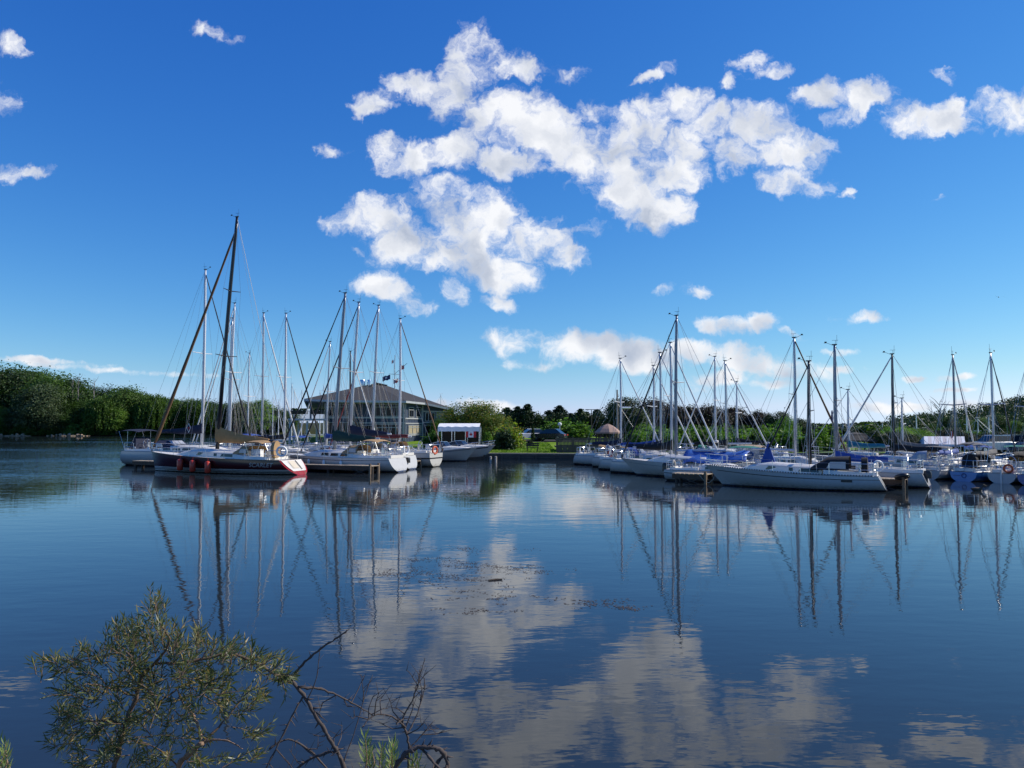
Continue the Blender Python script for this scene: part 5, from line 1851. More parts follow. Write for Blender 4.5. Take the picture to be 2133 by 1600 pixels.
def dock(rw, v_, px0, px1, label, w=.95, z=.52, pile_step=3.4):
    a, b = on_row(rw, v_, px0), on_row(rw, v_, px1)
    Ld = (b - a).length
    o = empty('dock', a, math.atan2((b - a).y, (b - a).x), label, 'dock')
    n = int(Ld / .235)
    for k in range(n):
        p = link_mesh('plank', PLANK, o)
        p.location = ((k + .5) * Ld / n, random.uniform(-.012, .012), z + random.uniform(-.004, .004))
        p.scale = (1, w, 1)
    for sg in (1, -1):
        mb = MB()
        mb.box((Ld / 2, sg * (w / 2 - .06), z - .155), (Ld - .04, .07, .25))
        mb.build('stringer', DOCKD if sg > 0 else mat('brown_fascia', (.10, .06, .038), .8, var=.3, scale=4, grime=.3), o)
    k = 0.25
    while k < Ld:
        for sg in (1, -1):
            mb = MB()
            mb.tube([(k, sg * (w / 2 - .14), -1.2), (k, sg * (w / 2 - .14), z - .03)], [.11, .10], 8)
            mb.build('pile', DOCKD, o, True)
        k += pile_step
    for sg in (1, -1):
        mb = MB()
        mb.box((Ld - .09, sg * (w / 2 + .07), .05), (.13, .10, 1.25))
        mb.build('end_post', mat('brown_post', (.20, .145, .095), .85, var=.25, scale=5), o)
    mb = MB()
    mb.tube([(Ld - 1.6, -w / 2, z - .2), (Ld - .2, -w / 2, -.1)], .035, 5)
    mb.tube([(Ld - 1.6, -w / 2, -.1), (Ld - .2, -w / 2, z - .2)], .035, 5)
    mb.build('brace', DOCKD, o)
    return o


dock(ROWL, 4.05, 287, 783, 'wooden finger dock running past the maroon sloop\'s stern')
dock(ROWL, 11.3, 640, 872, 'wooden finger dock between the navy and red covered sloops')
dock(ROWL, 15.0, 420, 893, 'wooden dock behind the red-covered sloop')
dock(ROWR, 1.75, 1404, 1478, 'short wooden dock left of the long white sloop\'s bow')
dock(ROWR, 3.35, 1620, 1886, 'wooden dock whose end shows past the long white sloop\'s stern')
dock(ROWR, 12.5, 1330, 1700, 'dock hidden among the sloops of the right basin')
# slack mooring line at the short dock
mb = MB()
a, b = on_row(ROWR, 1.2, 1455), on_row(ROWR, 1.2, 1492)
mb.tube([a + Vector((0, 0, .5)), a.lerp(b, .3) + Vector((0, 0, .16)), a.lerp(b, .55) + Vector((0, 0, .08)), a.lerp(b, .8) + Vector((0, 0, .3)), b + Vector((0, 0, .85))], .016, 5)
tag(mb.build('mooring_line', ROPE), 'slack pale mooring line drooping over the short dock', 'rope')
# tyre on the dock end
mb = MB()
mb.torus((0, 0, 0), .26, .1, (0, .35, 1), 18, 8)
o = mb.build('tyre_fender', BLKP, None, 'all')
o.location = P(1879, 991, 38.0)
o.location.z = .68
tag(o, 'black tyre lying on the dock end at the right', 'tyre')

# ------------------------------------------------------------------ seawall and terrace
mb = MB()
wall = empty('seawall', (0, 0, 0), 0, 'low dark timber seawall in front of the lawn', 'wall')
TIMB = mat('creosoted_timber', (.085, .070, .055), .85, var=.3, scale=2.5, bump=.01, bscale=12, grime=.2)
a, b = Vector((-4.6, 71.5, 0)), Vector((6.5, 70.5, 0))
ang = math.atan2((b - a).y, (b - a).x)
Lw = (b - a).length
for c in range(4):
    n = 5
    for k in range(n):
        me = MB().box((0, 0, 0), (Lw / n - .03, .16, .165)).mesh('timber', TIMB) if (c == 0 and k == 0) else me
        p = link_mesh('timber', me, wall)
        q = a.lerp(b, (k + .5 + (.0 if c % 2 else .0)) / n)
        p.location = (q.x + (.5 if c % 2 and k < n - 1 else 0), q.y - .16 - .02 * (c % 2), -.10 + .18 * c)
        p.rotation_euler = (0, 0, ang)
mb = MB()
q = a.lerp(b, .5)
mb.box((q.x, q.y + .02, .60), (Lw + .3, .55, .10), ang)
mb.build('cap_board', DOCKW, wall)
for k in range(7):
    q = a.lerp(b, (k + .3) / 7)
    mb = MB()
    mb.box((q.x, q.y - .30, -.1), (.16, .12, 1.15), ang)
    mb.build('post', TIMB, wall)
# two stakes standing in the water
for px in (1022, 1033):
    mb = MB()
    mb.tube([(0, 0, -1), (0, 0, .45)], [.1, .09], 8)
    mb.lathe((0, 0, .45), [(.1, 0), (.1, .06), (.02, .09)], 8)
    o = mb.build('mooring_post', mat('pale_post', (.42, .38, .33), .8, var=.2), None, True)
    o.location = P(px, 886, 66.5)
    o.location.z = 0
    tag(o, 'short pale mooring post in the water before the seawall', 'post', 'mooring posts by the seawall')
# gravel path up the lawn
mb = MB()
pp = [(1022, 71.9), (1030, 74.5), (1032, 78), (1020, 82), (1000, 84)]
ring = []
for px, y in pp:
    x = P(px, 886, y).x
    ring.append([Vector((x - 1.0, y, land_z(x - 1.0, y) + .02)), Vector((x + 1.0, y, land_z(x + 1.0, y) + .02))])
mb.rings(ring, False, False)
tag(mb.build('path', GRAVEL), kind='structure')
# car park strips
for nm, x0, x1, y0, y1 in (('car_park', -2, 9, 90.5, 99), ('car_park', 38, 66, 70, 79)):
    mb = MB()
    n = 8
    ring = []
    for k in range(n + 1):
        x = x0 + (x1 - x0) * k / n
        ring.append([Vector((x, y, land_z(x, y) + .025)) for y in (y0, (y0 + y1) / 2, y1)])
    mb.rings(ring, False, False)
    tag(mb.build(nm, ASPH), kind='structure')

# ------------------------------------------------------------------ clubhouse
SIDING = mat('blue_siding', (.030, .050, .095), .6, var=.12, scale=2)
TRIM = mat('white_trim', (.40, .41, .42), .5, var=.06)
SHING = mat('dark_shingles', (.040, .038, .037), .9, var=.35, scale=6, bump=.03, bscale=14)
PANE = mat('window_pane', (.010, .012, .016), .12, var=.1, spec=.25)
CURT = mat('curtain', (.35, .29, .19), .9, var=.15)
club = empty('clubhouse', (P(760, 886, 104).x, 104, 1.2), 0, 'two-storey blue clubhouse with white trim and wide dark hipped roof', 'building')
cl0 = club.location.copy()


def C(px, py, Y):
    return P(px, py, Y) - cl0


def wallseg(pa, Ya, pb, Yb, yt_a, yt_b, name='wall', material=None):
    a, b = C(pa, 886, Ya), C(pb, 886, Yb)
    mb = MB()
    za, zb = C(pa, yt_a, Ya).z, C(pb, yt_b, Yb).z
    mb.quad(Vector((a.x, a.y, -.4)), Vector((b.x, b.y, -.4)), Vector((b.x, b.y, zb)), Vector((a.x, a.y, za)))
    d = (b - a).normalized()
    nrm = Vector((d.y, -d.x, 0))
    # board-and-batten relief
    L_ = math.hypot(b.x - a.x, b.y - a.y)
    n = max(2, int(L_ / .42))
    for k in range(n + 1):
        q = a.lerp(b, k / n)
        zt = za + (zb - za) * k / n
        mb.box((q.x + nrm.x * .012, q.y + nrm.y * .012, zt / 2 - .2), (.05, .03, zt + .4), math.atan2(d.y, d.x))
    mb.build(name, material or SIDING, club)
    return a, b, nrm, d


def band(pa, Ya, pb, Yb, py, h=.16, th=.06):
    a, b = C(pa, py, Ya), C(pb, py, Yb)
    d = Vector((b.x - a.x, b.y - a.y, 0)).normalized()
    nrm = Vector((d.y, -d.x, 0))
    mid = (a + b) / 2 + nrm * (th / 2 + .03)
    mb = MB()
    mb.box(mid, ((b - a).length, th, h), math.atan2(d.y, d.x))
    mb.build('trim_band', TRIM, club)


def post(px, Y, y0, y1, w=.16, Yb=None):
    a, b = C(px, y0, Y), C(px, y1, Y)
    mb = MB()
    mb.box(((a.x + b.x) / 2, a.y - .07, (a.z + b.z) / 2), (w, .10, abs(a.z - b.z)))
    mb.build('trim_post', TRIM, club)


def window(pa, Ya, pb, Yb, y0, y1, n=2, transom=True, pane=None):
    a, b = C(pa, y0, Ya), C(pb, y1, Yb)
    d = Vector((b.x - a.x, b.y - a.y, 0))
    L_ = d.length
    d.normalize()
    nrm = Vector((d.y, -d.x, 0))
    z1, z0 = a.z, b.z
    fr = MB()
    rz = math.atan2(d.y, d.x)
    mid = Vector(((a.x + b.x) / 2, (a.y + b.y) / 2, (z0 + z1) / 2)) + nrm * .06
    for zz in (z0, z1) + ((z0 + (z1 - z0) * .76,) if transom else ()):
        fr.box((mid.x, mid.y, zz), (L_ + .06, .10, .065), rz)
    for k in range(n + 1):
        q = Vector((a.x, a.y, 0)) + d * (L_ * k / n) + nrm * .06
        fr.box((q.x, q.y, (z0 + z1) / 2), (.06, .105, z1 - z0), rz)
    w = fr.build('window', TRIM, club)
    for k in range(n):
        p0 = Vector((a.x, a.y, 0)) + d * (L_ * k / n) + nrm * .04
        p1 = Vector((a.x, a.y, 0)) + d * (L_ * (k + 1) / n) + nrm * .04
        m = MB()
        m.quad(Vector((p0.x, p0.y, z0)), Vector((p1.x, p1.y, z0)), Vector((p1.x, p1.y, z1)), Vector((p0.x, p0.y, z1)))
        m.build('pane', pane or PANE, w)


YF = 100
wallseg(676, YF, 843, YF, 833, 834)
wallseg(843, YF, 880, 104.5, 834, 838)
wallseg(880, 104.5, 934, 105.5, 838, 851)
wallseg(934, 105.5, 930, 122, 851, 862)
wallseg(690, 122, 676, YF, 845, 833)
band(676, YF, 843, YF, 838, .18)
band(676, YF, 843, YF, 870, .20)
band(736, YF, 843, YF, 881, .14)
band(843, YF, 880, 104.5, 840, .16)
band(843, YF, 880, 104.5, 872, .16)
band(843, YF, 880, 104.5, 882, .12)
band(843, YF, 880, 104.5, 906, .16)
band(880, 104.5, 934, 105.5, 857, .14)
band(880, 104.5, 934, 105.5, 880, .14)
for px in (677, 736, 779, 841):
    post(px, YF, 834, 918)
post(845, 100.2, 835, 918, .14)
post(880.5, 104.4, 838, 918, .16)
post(932, 105.4, 852, 918, .16)
window(683, YF, 733, YF, 842, 867, 4)
window(782, YF, 838, YF, 842, 867, 5)
window(782, YF, 838, YF, 884, 912, 4)
window(740, YF, 776, YF, 886, 912, 2, False)
window(851, 100.9, 861, 102.2, 849, 869, 1)
window(866, 102.8, 876, 104.0, 849, 869, 1)
window(850, 100.8, 876, 104.0, 886, 903, 3, True, CURT)
window(886, 104.6, 905, 105.0, 860, 877, 3, False)
window(908, 105.0, 930, 105.4, 860, 877, 3, False, CURT)
window(886, 104.6, 928, 105.4, 886, 910, 4, False)
# dark panes stand in for the shaded open space under the balcony
window(683, YF, 733, YF, 880, 912, 4, False)
# roof
ev = [C(633, 831, 96.8), C(700, 833.5, 96.8), C(846, 835, 98.6), C(885, 839, 103.2), C(946, 852, 104.6), C(946, 862, 124), C(640, 848, 124)]
r1, r2 = C(776, 799.5, 108), C(806, 803.5, 111)
mb = MB()
pts = ev + [r1, r2]
mb.add(pts, [(0, 1, 7), (1, 2, 7), (2, 8, 7), (2, 3, 8), (3, 4, 8), (4, 5, 8), (5, 6, 7, 8), (6, 0, 7)])
roof = mb.build('roof', SHING, club)
mb = MB()
for a, b in zip(ev, ev[1:] + ev[:1]):
    mb.rings([[a, b], [a - Vector((0, 0, .26)), b - Vector((0, 0, .26))]], False, False)
mb.build('fascia', TRIM, roof)
mb = MB()
mb.add([p - Vector((0, 0, .255)) for p in ev], [tuple(range(len(ev) - 1, -1, -1))])
mb.build('soffit', mat('soffit_grey', (.30, .31, .33), .7), roof)
mb = MB()
c = C(792, 800, 109)
mb.add([C(776, 798.5, 107.6), C(806, 803, 110.6), C(800, 800.5, 112), C(779, 797.5, 110)], [(0, 1, 2, 3)])
mb.rings([[C(783, 796.5, 107.5), C(808, 802, 110.2)], [C(778, 801, 107.3), C(803, 806, 109.9)]], False, False)
mb.build('ridge_cap', BLKP, roof)
for px, py, r in ((755, 793, .40), (769, 793, .30)):
    q = C(px, py, 106.5)
    mb = MB()
    mb.lathe((q.x, q.y, q.z - .75), [(r * .7, -.6), (r * .7, .1), (r, .15), (r, .75), (r * .9, .85), (r * .2, .9)], 12)
    mb.build('roof_vent', STEEL, roof, True)
mb = MB()
for k in range(3):
    p0, p1 = C(764, 806 + k * 4, 106), C(776, 802 + k * 4, 106)
    mb.tube([p0, p1], .09, 5)
mb.tube([C(764, 804, 106), C(764, 815, 106)], .08, 5)
mb.tube([C(776, 800, 106), C(776, 812, 106)], .08, 5)
mb.build('equipment_screen', DOCKW, roof)
# balcony on the left with railing, planters, posts
bal = [C(600, 872, 95.5), C(684, 872, 95.5), C(684, 872, 100), C(604, 872, 103)]
zb = bal[0].z
mb = MB()
mb.rings([[Vector((p.x, p.y, zb)) for p in bal], [Vector((p.x, p.y, zb - .22)) for p in bal]])
balc = mb.build('balcony', TRIM, club)
mb = MB()
n = 40
A_, B_ = bal[0], bal[1]
for k in range(n + 1):
    q = A_.lerp(B_, k / n)
    mb.box((q.x, q.y + .08, zb + .47), (.035, .03, .9))
mb.box(((A_.x + B_.x) / 2, A_.y + .08, zb + .95), (B_.x - A_.x, .07, .06))
mb.build('railing', BLKP, balc)
for px in (615, 632, 656, 668):
    q = C(px, 858, 96)
    mb = MB()
    mb.box((q.x, q.y, zb + .75), (1.0, .4, .4))
    for k in range(26):
        mb.box((q.x + random.uniform(-.5, .5), q.y + random.uniform(-.2, .2), zb + 1.05 + random.uniform(-.1, .2)), (.2, .16, .14), random.uniform(0, 3))
    mb.build('planter', L_DARK, balc)
for px, Y in ((604, 95.8), (622, 98), (640, 95.8), (660, 98), (681, 95.8), (613, 102)):
    q = C(px, 886, Y)
    mb = MB()
    mb.box((q.x, q.y, zb / 2 - .35), (.22, .22, zb + .1))
    mb.build('column', TRIM, balc)
for px, Y in ((647, 97.2), (610, 97.2)):
    q = C(px, 886, Y)
    mb = MB()
    mb.box((q.x, q.y, (zb + C(640, 836, 97).z) / 2), (.2, .2, C(640, 836, 97).z - zb))
    if px == 647:
        mb.build('column', TRIM, balc)
# outside stair
mb = MB()
for k in range(12):
    q = C(736 + k * 2.4, 870 + k * 3.2, 98.6)
    mb.box(q, (.34, 1.1, .06))
mb.tube([C(734, 864, 98.2), C(764, 903, 98.2)], .05, 5)
mb.tube([C(734, 871, 98.1), C(764, 911, 98.1)], .12, 5)
mb.build('stair', WOOD, club)

# ------------------------------------------------------------------ flags on the clubhouse yard
def flagpole(px, y0, y1, Y, label, yard=True):
    a, b = P(px, y1, Y), P(px, y0, Y)
    o = empty('flagpole', (a.x, Y, a.z), 0, label, 'flagpole')
    mb = MB()
    mb.tube([(0, 0, 0), (0, 0, (b.z - a.z))], [.06, .035], 7)
    mb.lathe((0, 0, b.z - a.z), [(.02, 0), (.07, .05), (.02, .11)], 7)
    mb.build('pole', TRIM, o, True)
    if yard:
        z = P(px, 779, Y).z - a.z
        mb = MB()
        mb.tube([(-.75, 0, z), (0, 0, z - .05), (.75, 0, z - .1)], .03, 5)
        mb.tube([(0, 0, z), (1.55, 0, z + 1.35)], .03, 5)
        mb.build('yard', TRIM, o)
    return o


flagpole(822, 742, 812, 96, 'white flagpole with crossed yard above the clubhouse roof')


def flag(px, py, Y, w, h, mats, label, stripes=None, rot=0.0):
    mb = MB()
    nx, ny = 12, 6
    for i in range(nx + 1):
        for j in range(ny + 1):
            x = -w * i / nx
            mb.v.append((x * math.cos(rot) , .10 * w * math.sin(i * .9) * (i / nx), h * (j / ny - .5) - .22 * w * (i / nx) ** 1.3 + .05 * math.sin(i + j)))
    for i in range(nx):
        for j in range(ny):
            a = i * (ny + 1) + j
            mb.f.append((a, a + 1, a + ny + 2, a + ny + 1))
            mb.mi.append(stripes(i / nx, j / ny) if stripes else 0)
    mb.cur = 1 if stripes else 0
    o = mb.build('flag', mats, None, 'all')
    o.location = P(px, py, Y)
    return tag(o, label, 'flag')


FR = mat('flag_red', (.55, .03, .035), .8)
FW = mat('flag_white', (.75, .75, .74), .8)
FN = mat('flag_navy', (.025, .035, .11), .8)
flag(813, 786, 96, .95, .58, [FN, FW], 'navy club flag with pale emblem flying above the clubhouse', lambda a, b: 1 if .35 < a < .65 and .3 < b < .75 else 0)
flag(829, 793, 96, .55, .5, [FR, FW], 'red ensign hanging below the yard on the clubhouse flagpole', lambda a, b: 1 if .4 < a < .6 and .4 < b < .7 else 0)
flag(842, 765, 96, .40, .5, [FR], 'small red pennant at the tip of the clubhouse gaff')
flag(821, 753, 96, .30, .4, [FW, FR], 'small pale flag near the top of the clubhouse flagpole', lambda a, b: 1 if a > .6 else 0)
flag(1735, 866, 46, .18, .62, [FN], 'small navy burgee in the shrouds of the blue-covered sloop', rot=.9)

# ------------------------------------------------------------------ canopy tent
Y = 76
tz = land_z(P(955, 886, Y).x, Y)
x0, x1 = P(912, 886, Y).x, P(999, 886, Y).x
o = empty('canopy_tent', ((x0 + x1) / 2, Y + 2, tz), 0, 'white canopy tent on slim poles right of the clubhouse', 'tent')
TW = mat('tent_white', (.80, .80, .80), .7, var=.08, scale=1.5, bump=.03, bscale=3)
hw = (x1 - x0) / 2
zr, ze, zd = P(955, 882, Y + 2).z - tz, P(955, 889, Y).z - tz, P(955, 899, Y).z - tz
mb = MB()
n = 12
rr = []
for k in range(n + 1):
    x = -hw + 2 * hw * k / n
    s = .05 * math.sin(k * 2.6)
    rr.append([Vector((x, -2.02, zd + .03 * (k % 2))), Vector((x, -2.0, ze + s)), Vector((x, -1.0, ze + (zr - ze) * .62 + s)), Vector((x, 0, zr)), Vector((x, 2.0, ze)), Vector((x, 2.02, zd))])
mb.rings(rr, False, False)
mb.build('tent_roof', TW, o, True)
for k in range(4):
    for y in (-1.95, 1.95):
        mb = MB()
        mb.tube([(-hw + .03 + (2 * hw - .06) * k / 3, y, -.1), (-hw + .03 + (2 * hw - .06) * k / 3, y, zd + .3)], .05, 6)
        mb.build('pole', STEEL, o)
mb = MB()
mb.rings([[Vector((-hw, 2.1, -.1)), Vector((hw, 2.1, -.1))], [Vector((-hw, 2.1, zd + .2)), Vector((hw, 2.1, zd + .2))]], False, False)
mb.build('back_wall', mat('tent_back', (.05, .035, .03), .9), o)
mb = MB()
for k in range(5):
    x = -hw + .5 + k * .8
    mb.box((x, -.6, .72), (.75, .7, .05))
    for dx in (-.3, .3):
        mb.box((x + dx, -.6, .35), (.05, .5, .7))
mb.build('table', WOOD, o)
mb = MB()
def leafpoly(c, s):
    pts = [(0, -1), (.08, -.45), (.55, -.55), (.45, -.3), (.95, .1), (.75, .2), (.85, .55), (.5, .45), (.35, .65), (.25, .3), (.3, 1.0), (0, 1.3)]
    allp = pts + [(-x, y) for x, y in pts[-2:0:-1]]
    return [Vector((c.x + x * s, c.y, c.z + y * s)) for x, y in allp]
mb.rings([[Vector((-.5, 0, -.3)), Vector((-.25, 0, -.3))], [Vector((-.5, 0, .3)), Vector((-.25, 0, .3))]], False, False)
mb.rings([[Vector((.25, 0, -.3)), Vector((.5, 0, -.3))], [Vector((.25, 0, .3)), Vector((.5, 0, .3))]], False, False)
mb.add(leafpoly(Vector((0, -.012, -.02)), .17), [tuple(range(22))])
mb.cur = 1
mb.rings([[Vector((-.25, 0, -.3)), Vector((.25, 0, -.3))], [Vector((-.25, 0, .3)), Vector((.25, 0, .3))]], False, False)
fo = mb.build('flag', [FR, FW])
fo.location = P(981, 905, 74.9)
fo.scale = (1.0, 1, 1.0)
tag(fo, 'red and white maple leaf flag hung inside the canopy tent', 'flag')
mb = MB()
mb.box((0, 0, .35), (1.9, .5, .8))
mb.box((0, -.02, .8), (2.0, .56, .08))
o = mb.build('concrete_barrier', mat('concrete', (.36, .35, .33), .9, var=.2, scale=3, grime=.3))
o.location = (P(1000, 886, 73.5).x, 73.5, .55)
tag(o, 'pale concrete block beside the canopy tent at the quay', 'barrier')
# potted flowers on a post
o = empty('planter_post', (P(1016, 886, 74.2).x, 74.2, .55), 0, 'dark post topped with a lime green hanging plant at the quay', 'planter')
mb = MB()
mb.box((0, 0, .55), (.4, .4, 1.3))
mb.build('post', DOCKD, o)
s = link_mesh('foliage', shrub_mesh(91, L_LIME, 1.1, 1.0, .9, 700, .14), o)
s.location = (0, 0, 1.1)

# ------------------------------------------------------------------ wooden deck with fence, gazebos
Y = 72.9
FEN = mat('fence_grey_wood', (.115, .088, .062), .9, var=.25, scale=6)
zb = land_z(8, 73.2)
fx0, fx1 = P(1160, 886, Y).x, P(1293, 886, Y).x
zt, zm = P(1200, 912, Y).z, P(1200, 930, Y).z
o = empty('deck_fence', ((fx0 + fx1) / 2, Y, zb), 0, 'grey wooden picket fence on a raised deck under the tan gazebo', 'fence')
PICK = MB().box((0, 0, 0), (.105, .025, zt - zm)).mesh('picket', FEN)
n = 46
for k in range(n):
    p = link_mesh('picket', PICK, o)
    p.location = (-(fx1 - fx0) / 2 + (k + .5) * (fx1 - fx0) / n, 0, (zt + zm) / 2 - zb + random.uniform(-.015, .015))
for z in (zt - .08, zm + .08):
    mb = MB()
    mb.box((0, .04, z - zb), (fx1 - fx0, .05, .1))
    mb.build('rail', FEN, o)
for k in range(5):
    mb = MB()
    mb.box((-(fx1 - fx0) / 2 + k * (fx1 - fx0) / 4, .05, (zt + .06 - zb) / 2), (.16, .16, zt + .06 - zb))
    mb.build('post', FEN, o)
mb = MB()
mb.box((0, 2.4, zm - zb - .08), (fx1 - fx0, 4.7, .14))
mb.build('deck_floor', FEN, o)
mb = MB()
for k in range(12):
    mb.box((-(fx1 - fx0) / 2 + (k + .5) * (fx1 - fx0) / 12, -.06 - .02 * (k % 2), (zm - zb) / 2 - .2), ((fx1 - fx0) / 12 - .03, .08, zm - zb + .5))
mb.build('skirting', TIMB, o)


def gazebo(px, Y, half, eave_y, top_y, roofm, label, sides=8, base_y=None, tier=False, sx=1.0):
    p = P(px, 886, Y)
    base = land_z(p.x, Y) if base_y is None else P(px, base_y, Y).z
    o = empty('gazebo', (p.x, Y, base), R(22.5) if sides == 8 else 0, label, 'gazebo')
    ze, zt = P(px, eave_y, Y).z - base, P(px, top_y, Y).z - base
    mb = MB()
    ang = [2 * math.pi * (k + .5) / sides for k in range(sides)]
    prof = ((1.0, 0), (.72, .42), (.4, .76), (.2, .90)) if not tier else ((1.0, 0), (.62, .52), (.45, .66))
    rr = [[Vector((math.cos(a) * half * r * sx, math.sin(a) * half * r, ze + (zt - ze) * h)) for a in ang] for r, h in prof]
    mb.rings(rr, True, False)
    mb.rings([rr[0], [q - Vector((0, 0, .14)) for q in rr[0]]], True, False)
    ro = mb.build('gazebo_roof', roofm, o)
    mb = MB()
    r2 = [[Vector((math.cos(a) * half * r * sx, math.sin(a) * half * r, ze + (zt - ze) * h)) for a in ang] for r, h in (((.24, .88), (.12, .96), (.01, 1.0)) if not tier else ((.52, .64), (.50, .72), (.02, 1.0)))]
    mb.rings(r2, True, False)
    mb.build('roof_cap', roofm, ro)
    for a in ang:
        mb = MB()
        mb.box((math.cos(a) * half * .88 * sx, math.sin(a) * half * .88, ze / 2), (.11, .11, ze))
        mb.build('gazebo_post', DOCKD, o)
    return o


gazebo(1266, 75.6, 1.28, 900, 883, mat('gazebo_tan', (.33, .22, .17), .85, var=.1), 'octagonal tan gazebo above the wooden deck fence', base_y=929)
gazebo(1782, 82, 2.05, 917, 900, SHING, 'wide dark-roofed gazebo with a raised centre at the right', sides=4, tier=True, sx=1.15)
for k, px in enumerate((1776, 1800, 1820)):
    o = empty('picnic_table', (P(px, 886, 79).x, 79, land_z(P(px, 886, 79).x, 79)), .1 * k, ('wooden picnic table left of two others before the dark gazebo', 'middle wooden picnic table before the dark gazebo', 'wooden picnic table right of two others before the dark gazebo')[k], 'table')
    mb = MB()
    mb.box((0, 0, .75), (1.8, .75, .05))
    mb.build('table_top', DOCKW, o)
    for y in (-.65, .65):
        mb = MB()
        mb.box((0, y, .45), (1.8, .26, .05))
        mb.build('bench', DOCKW, o)
    for x in (-.7, .7):
        mb = MB()
        mb.tube([(x, -.6, 0), (x, -.2, .73)], .05, 4)
        mb.tube([(x, .6, 0), (x, .2, .73)], .05, 4)
        mb.box((x, 0, .43), (.08, 1.4, .09))
        mb.build('leg', DOCKW, o)

# striped marquee at the right
Y = 80
x0, x1 = P(1920, 886, Y).x, P(1996, 886, Y).x
zb = land_z(x0, Y)
o = empty('marquee', ((x0 + x1) / 2, Y, zb), R(-14), 'white gable-roofed marquee with faint stripes below the right hill', 'tent')
hw = (x1 - x0) / 2
ze, zr = P(1960, 925, Y).z - zb, P(1960, 909, Y).z - zb
mb = MB()
n = 11
for k in range(n):
    mb.cur = k % 2
    xa, xb_ = -hw + 2 * hw * k / n, -hw + 2 * hw * (k + 1) / n
    mb.rings([[Vector((xa, -1.5, ze)), Vector((xb_, -1.5, ze))], [Vector((xa + .35, 0, zr)), Vector((xb_ + .35, 0, zr))], [Vector((xa, 1.5, ze)), Vector((xb_, 1.5, ze))]], False, False)
mb.cur = 0
mb.rings([[Vector((-hw, -1.5, ze)), Vector((hw, -1.5, ze))], [Vector((-hw, -1.5, ze - .22)), Vector((hw, -1.5, ze - .22))]], False, False)
mb.add([Vector((hw, -1.5, ze)), Vector((hw, 1.5, ze)), Vector((hw + .35, 0, zr))], [(0, 1, 2)])
mb.add([Vector((-hw, -1.5, ze)), Vector((-hw + .35, 0, zr)), Vector((-hw, 1.5, ze))], [(0, 1, 2)])
mb.build('marquee_roof', [TW, mat('marquee_stripe', (.66, .60, .58), .7)], o)
for x in (-hw + .05, 0, hw - .05):
    for y in (-1.45, 1.45):
        mb = MB()
        mb.tube([(x, y, 0), (x, y, ze)], .04, 6)
        mb.build('pole', STEEL, o)
flag(1985, 905, 79, .5, .7, [FR, FW], 'red and white flag flying at the marquee\'s peak', lambda a, b: 1 if .35 < a < .65 else 0, 1.0)

# ------------------------------------------------------------------ cars, lamps, bench
def car(px, Y, paint, label, rz=0.0, suv=False):
    x = P(px, 886, Y).x
    o = empty('parked_car', (x, Y, land_z(x, Y) + .03), rz, label, 'car')
    h = 1.0 if not suv else 1.2
    prof = [(-2.15, .35), (-2.2, .62), (-2.1, .86 * h), (-1.5, .93 * h), (.95, .92 * h), (1.75, .82 * h), (2.15, .66), (2.2, .35)]
    mb = MB()
    rr = []
    for s, k in ((-.86, .94), (-.80, 1.0), (.80, 1.0), (.86, .94)):
        rr.append([Vector((a * (1 if k == 1 else .985), s, .22 + (z - .22) * k)) for a, z in prof])
    mb.rings(rr, True, True)
    mb.build('body', paint, o, True)
    cab = [(-1.75, .90 * h), (-1.15 if not suv else -1.65, 1.40 * h), (.15, 1.42 * h), (.98, .90 * h)]
    mb = MB()
    mb.rings([[Vector((a, s * (1 if z < 1 else .84), z)) for a, z in cab] for s in (-.78, .78)])
    g = mb.build('glasshouse', GLASS, o, False)
    mb = MB()
    mb.rings([[Vector((a, s, z)) for a, z in ((cab[1][0] - .03, 1.385 * h), (cab[1][0] + .1, 1.45 * h), (.05, 1.46 * h), (.2, 1.39 * h))] for s in (-.67, .67)])
    mb.build('car_roof', paint, o, True)
    for wx in (-1.35, 1.38):
        for s in (-.80, .80):
            mb = MB()
            mb.lathe((wx, s, .33), [(.10, -.11), (.31, -.11), (.33, -.06), (.33, .06), (.31, .11), (.10, .11)], 16, 'y')
            w = mb.build('wheel', BLKP, o, True)
            mb = MB()
            mb.lathe((wx, s + (.115 if s > 0 else -.115), .33), [(.2, -.012), (.19, .012)], 12, 'y')
            mb.build('rim', STEEL, w)
    for s in (-.6, .6):
        mb = MB()
        mb.box((2.14, s, .64), (.12, .36, .13))
        mb.build('headlight', CLEAR, o)
        mb = MB()
        mb.box((-2.15, s, .72), (.1, .34, .14))
        mb.build('tail_light', REDP, o)
    return o


CW = mat('car_white', (.72, .72, .72), .25, coat=.6, var=.03)
CD = mat('car_dark', (.02, .022, .03), .25, coat=.8, var=.03)
CS = mat('car_silver', (.42, .45, .48), .3, .4, coat=.6, var=.03)
car(1104, 93.5, CW, 'white car parked behind the shrubs by the lawn', R(200))
car(1143, 92.8, CD, 'dark sedan parked at the edge of the lawn', R(160))
car(1380, 90.5, CD, 'dark car in front of the small green tree and hedge', R(180), True)
car(2062, 74.5, CS, 'silver car parked at the right above the green lawn patch', R(190), True)
car(2100, 75.2, CD, 'dark car parked at the far right', R(185), True)
car(2150, 74.0, CD, 'dark van at the right picture edge', R(185), True)
car(1662, 84.0, CW, 'white car parked right of the white mast by the road', R(170))

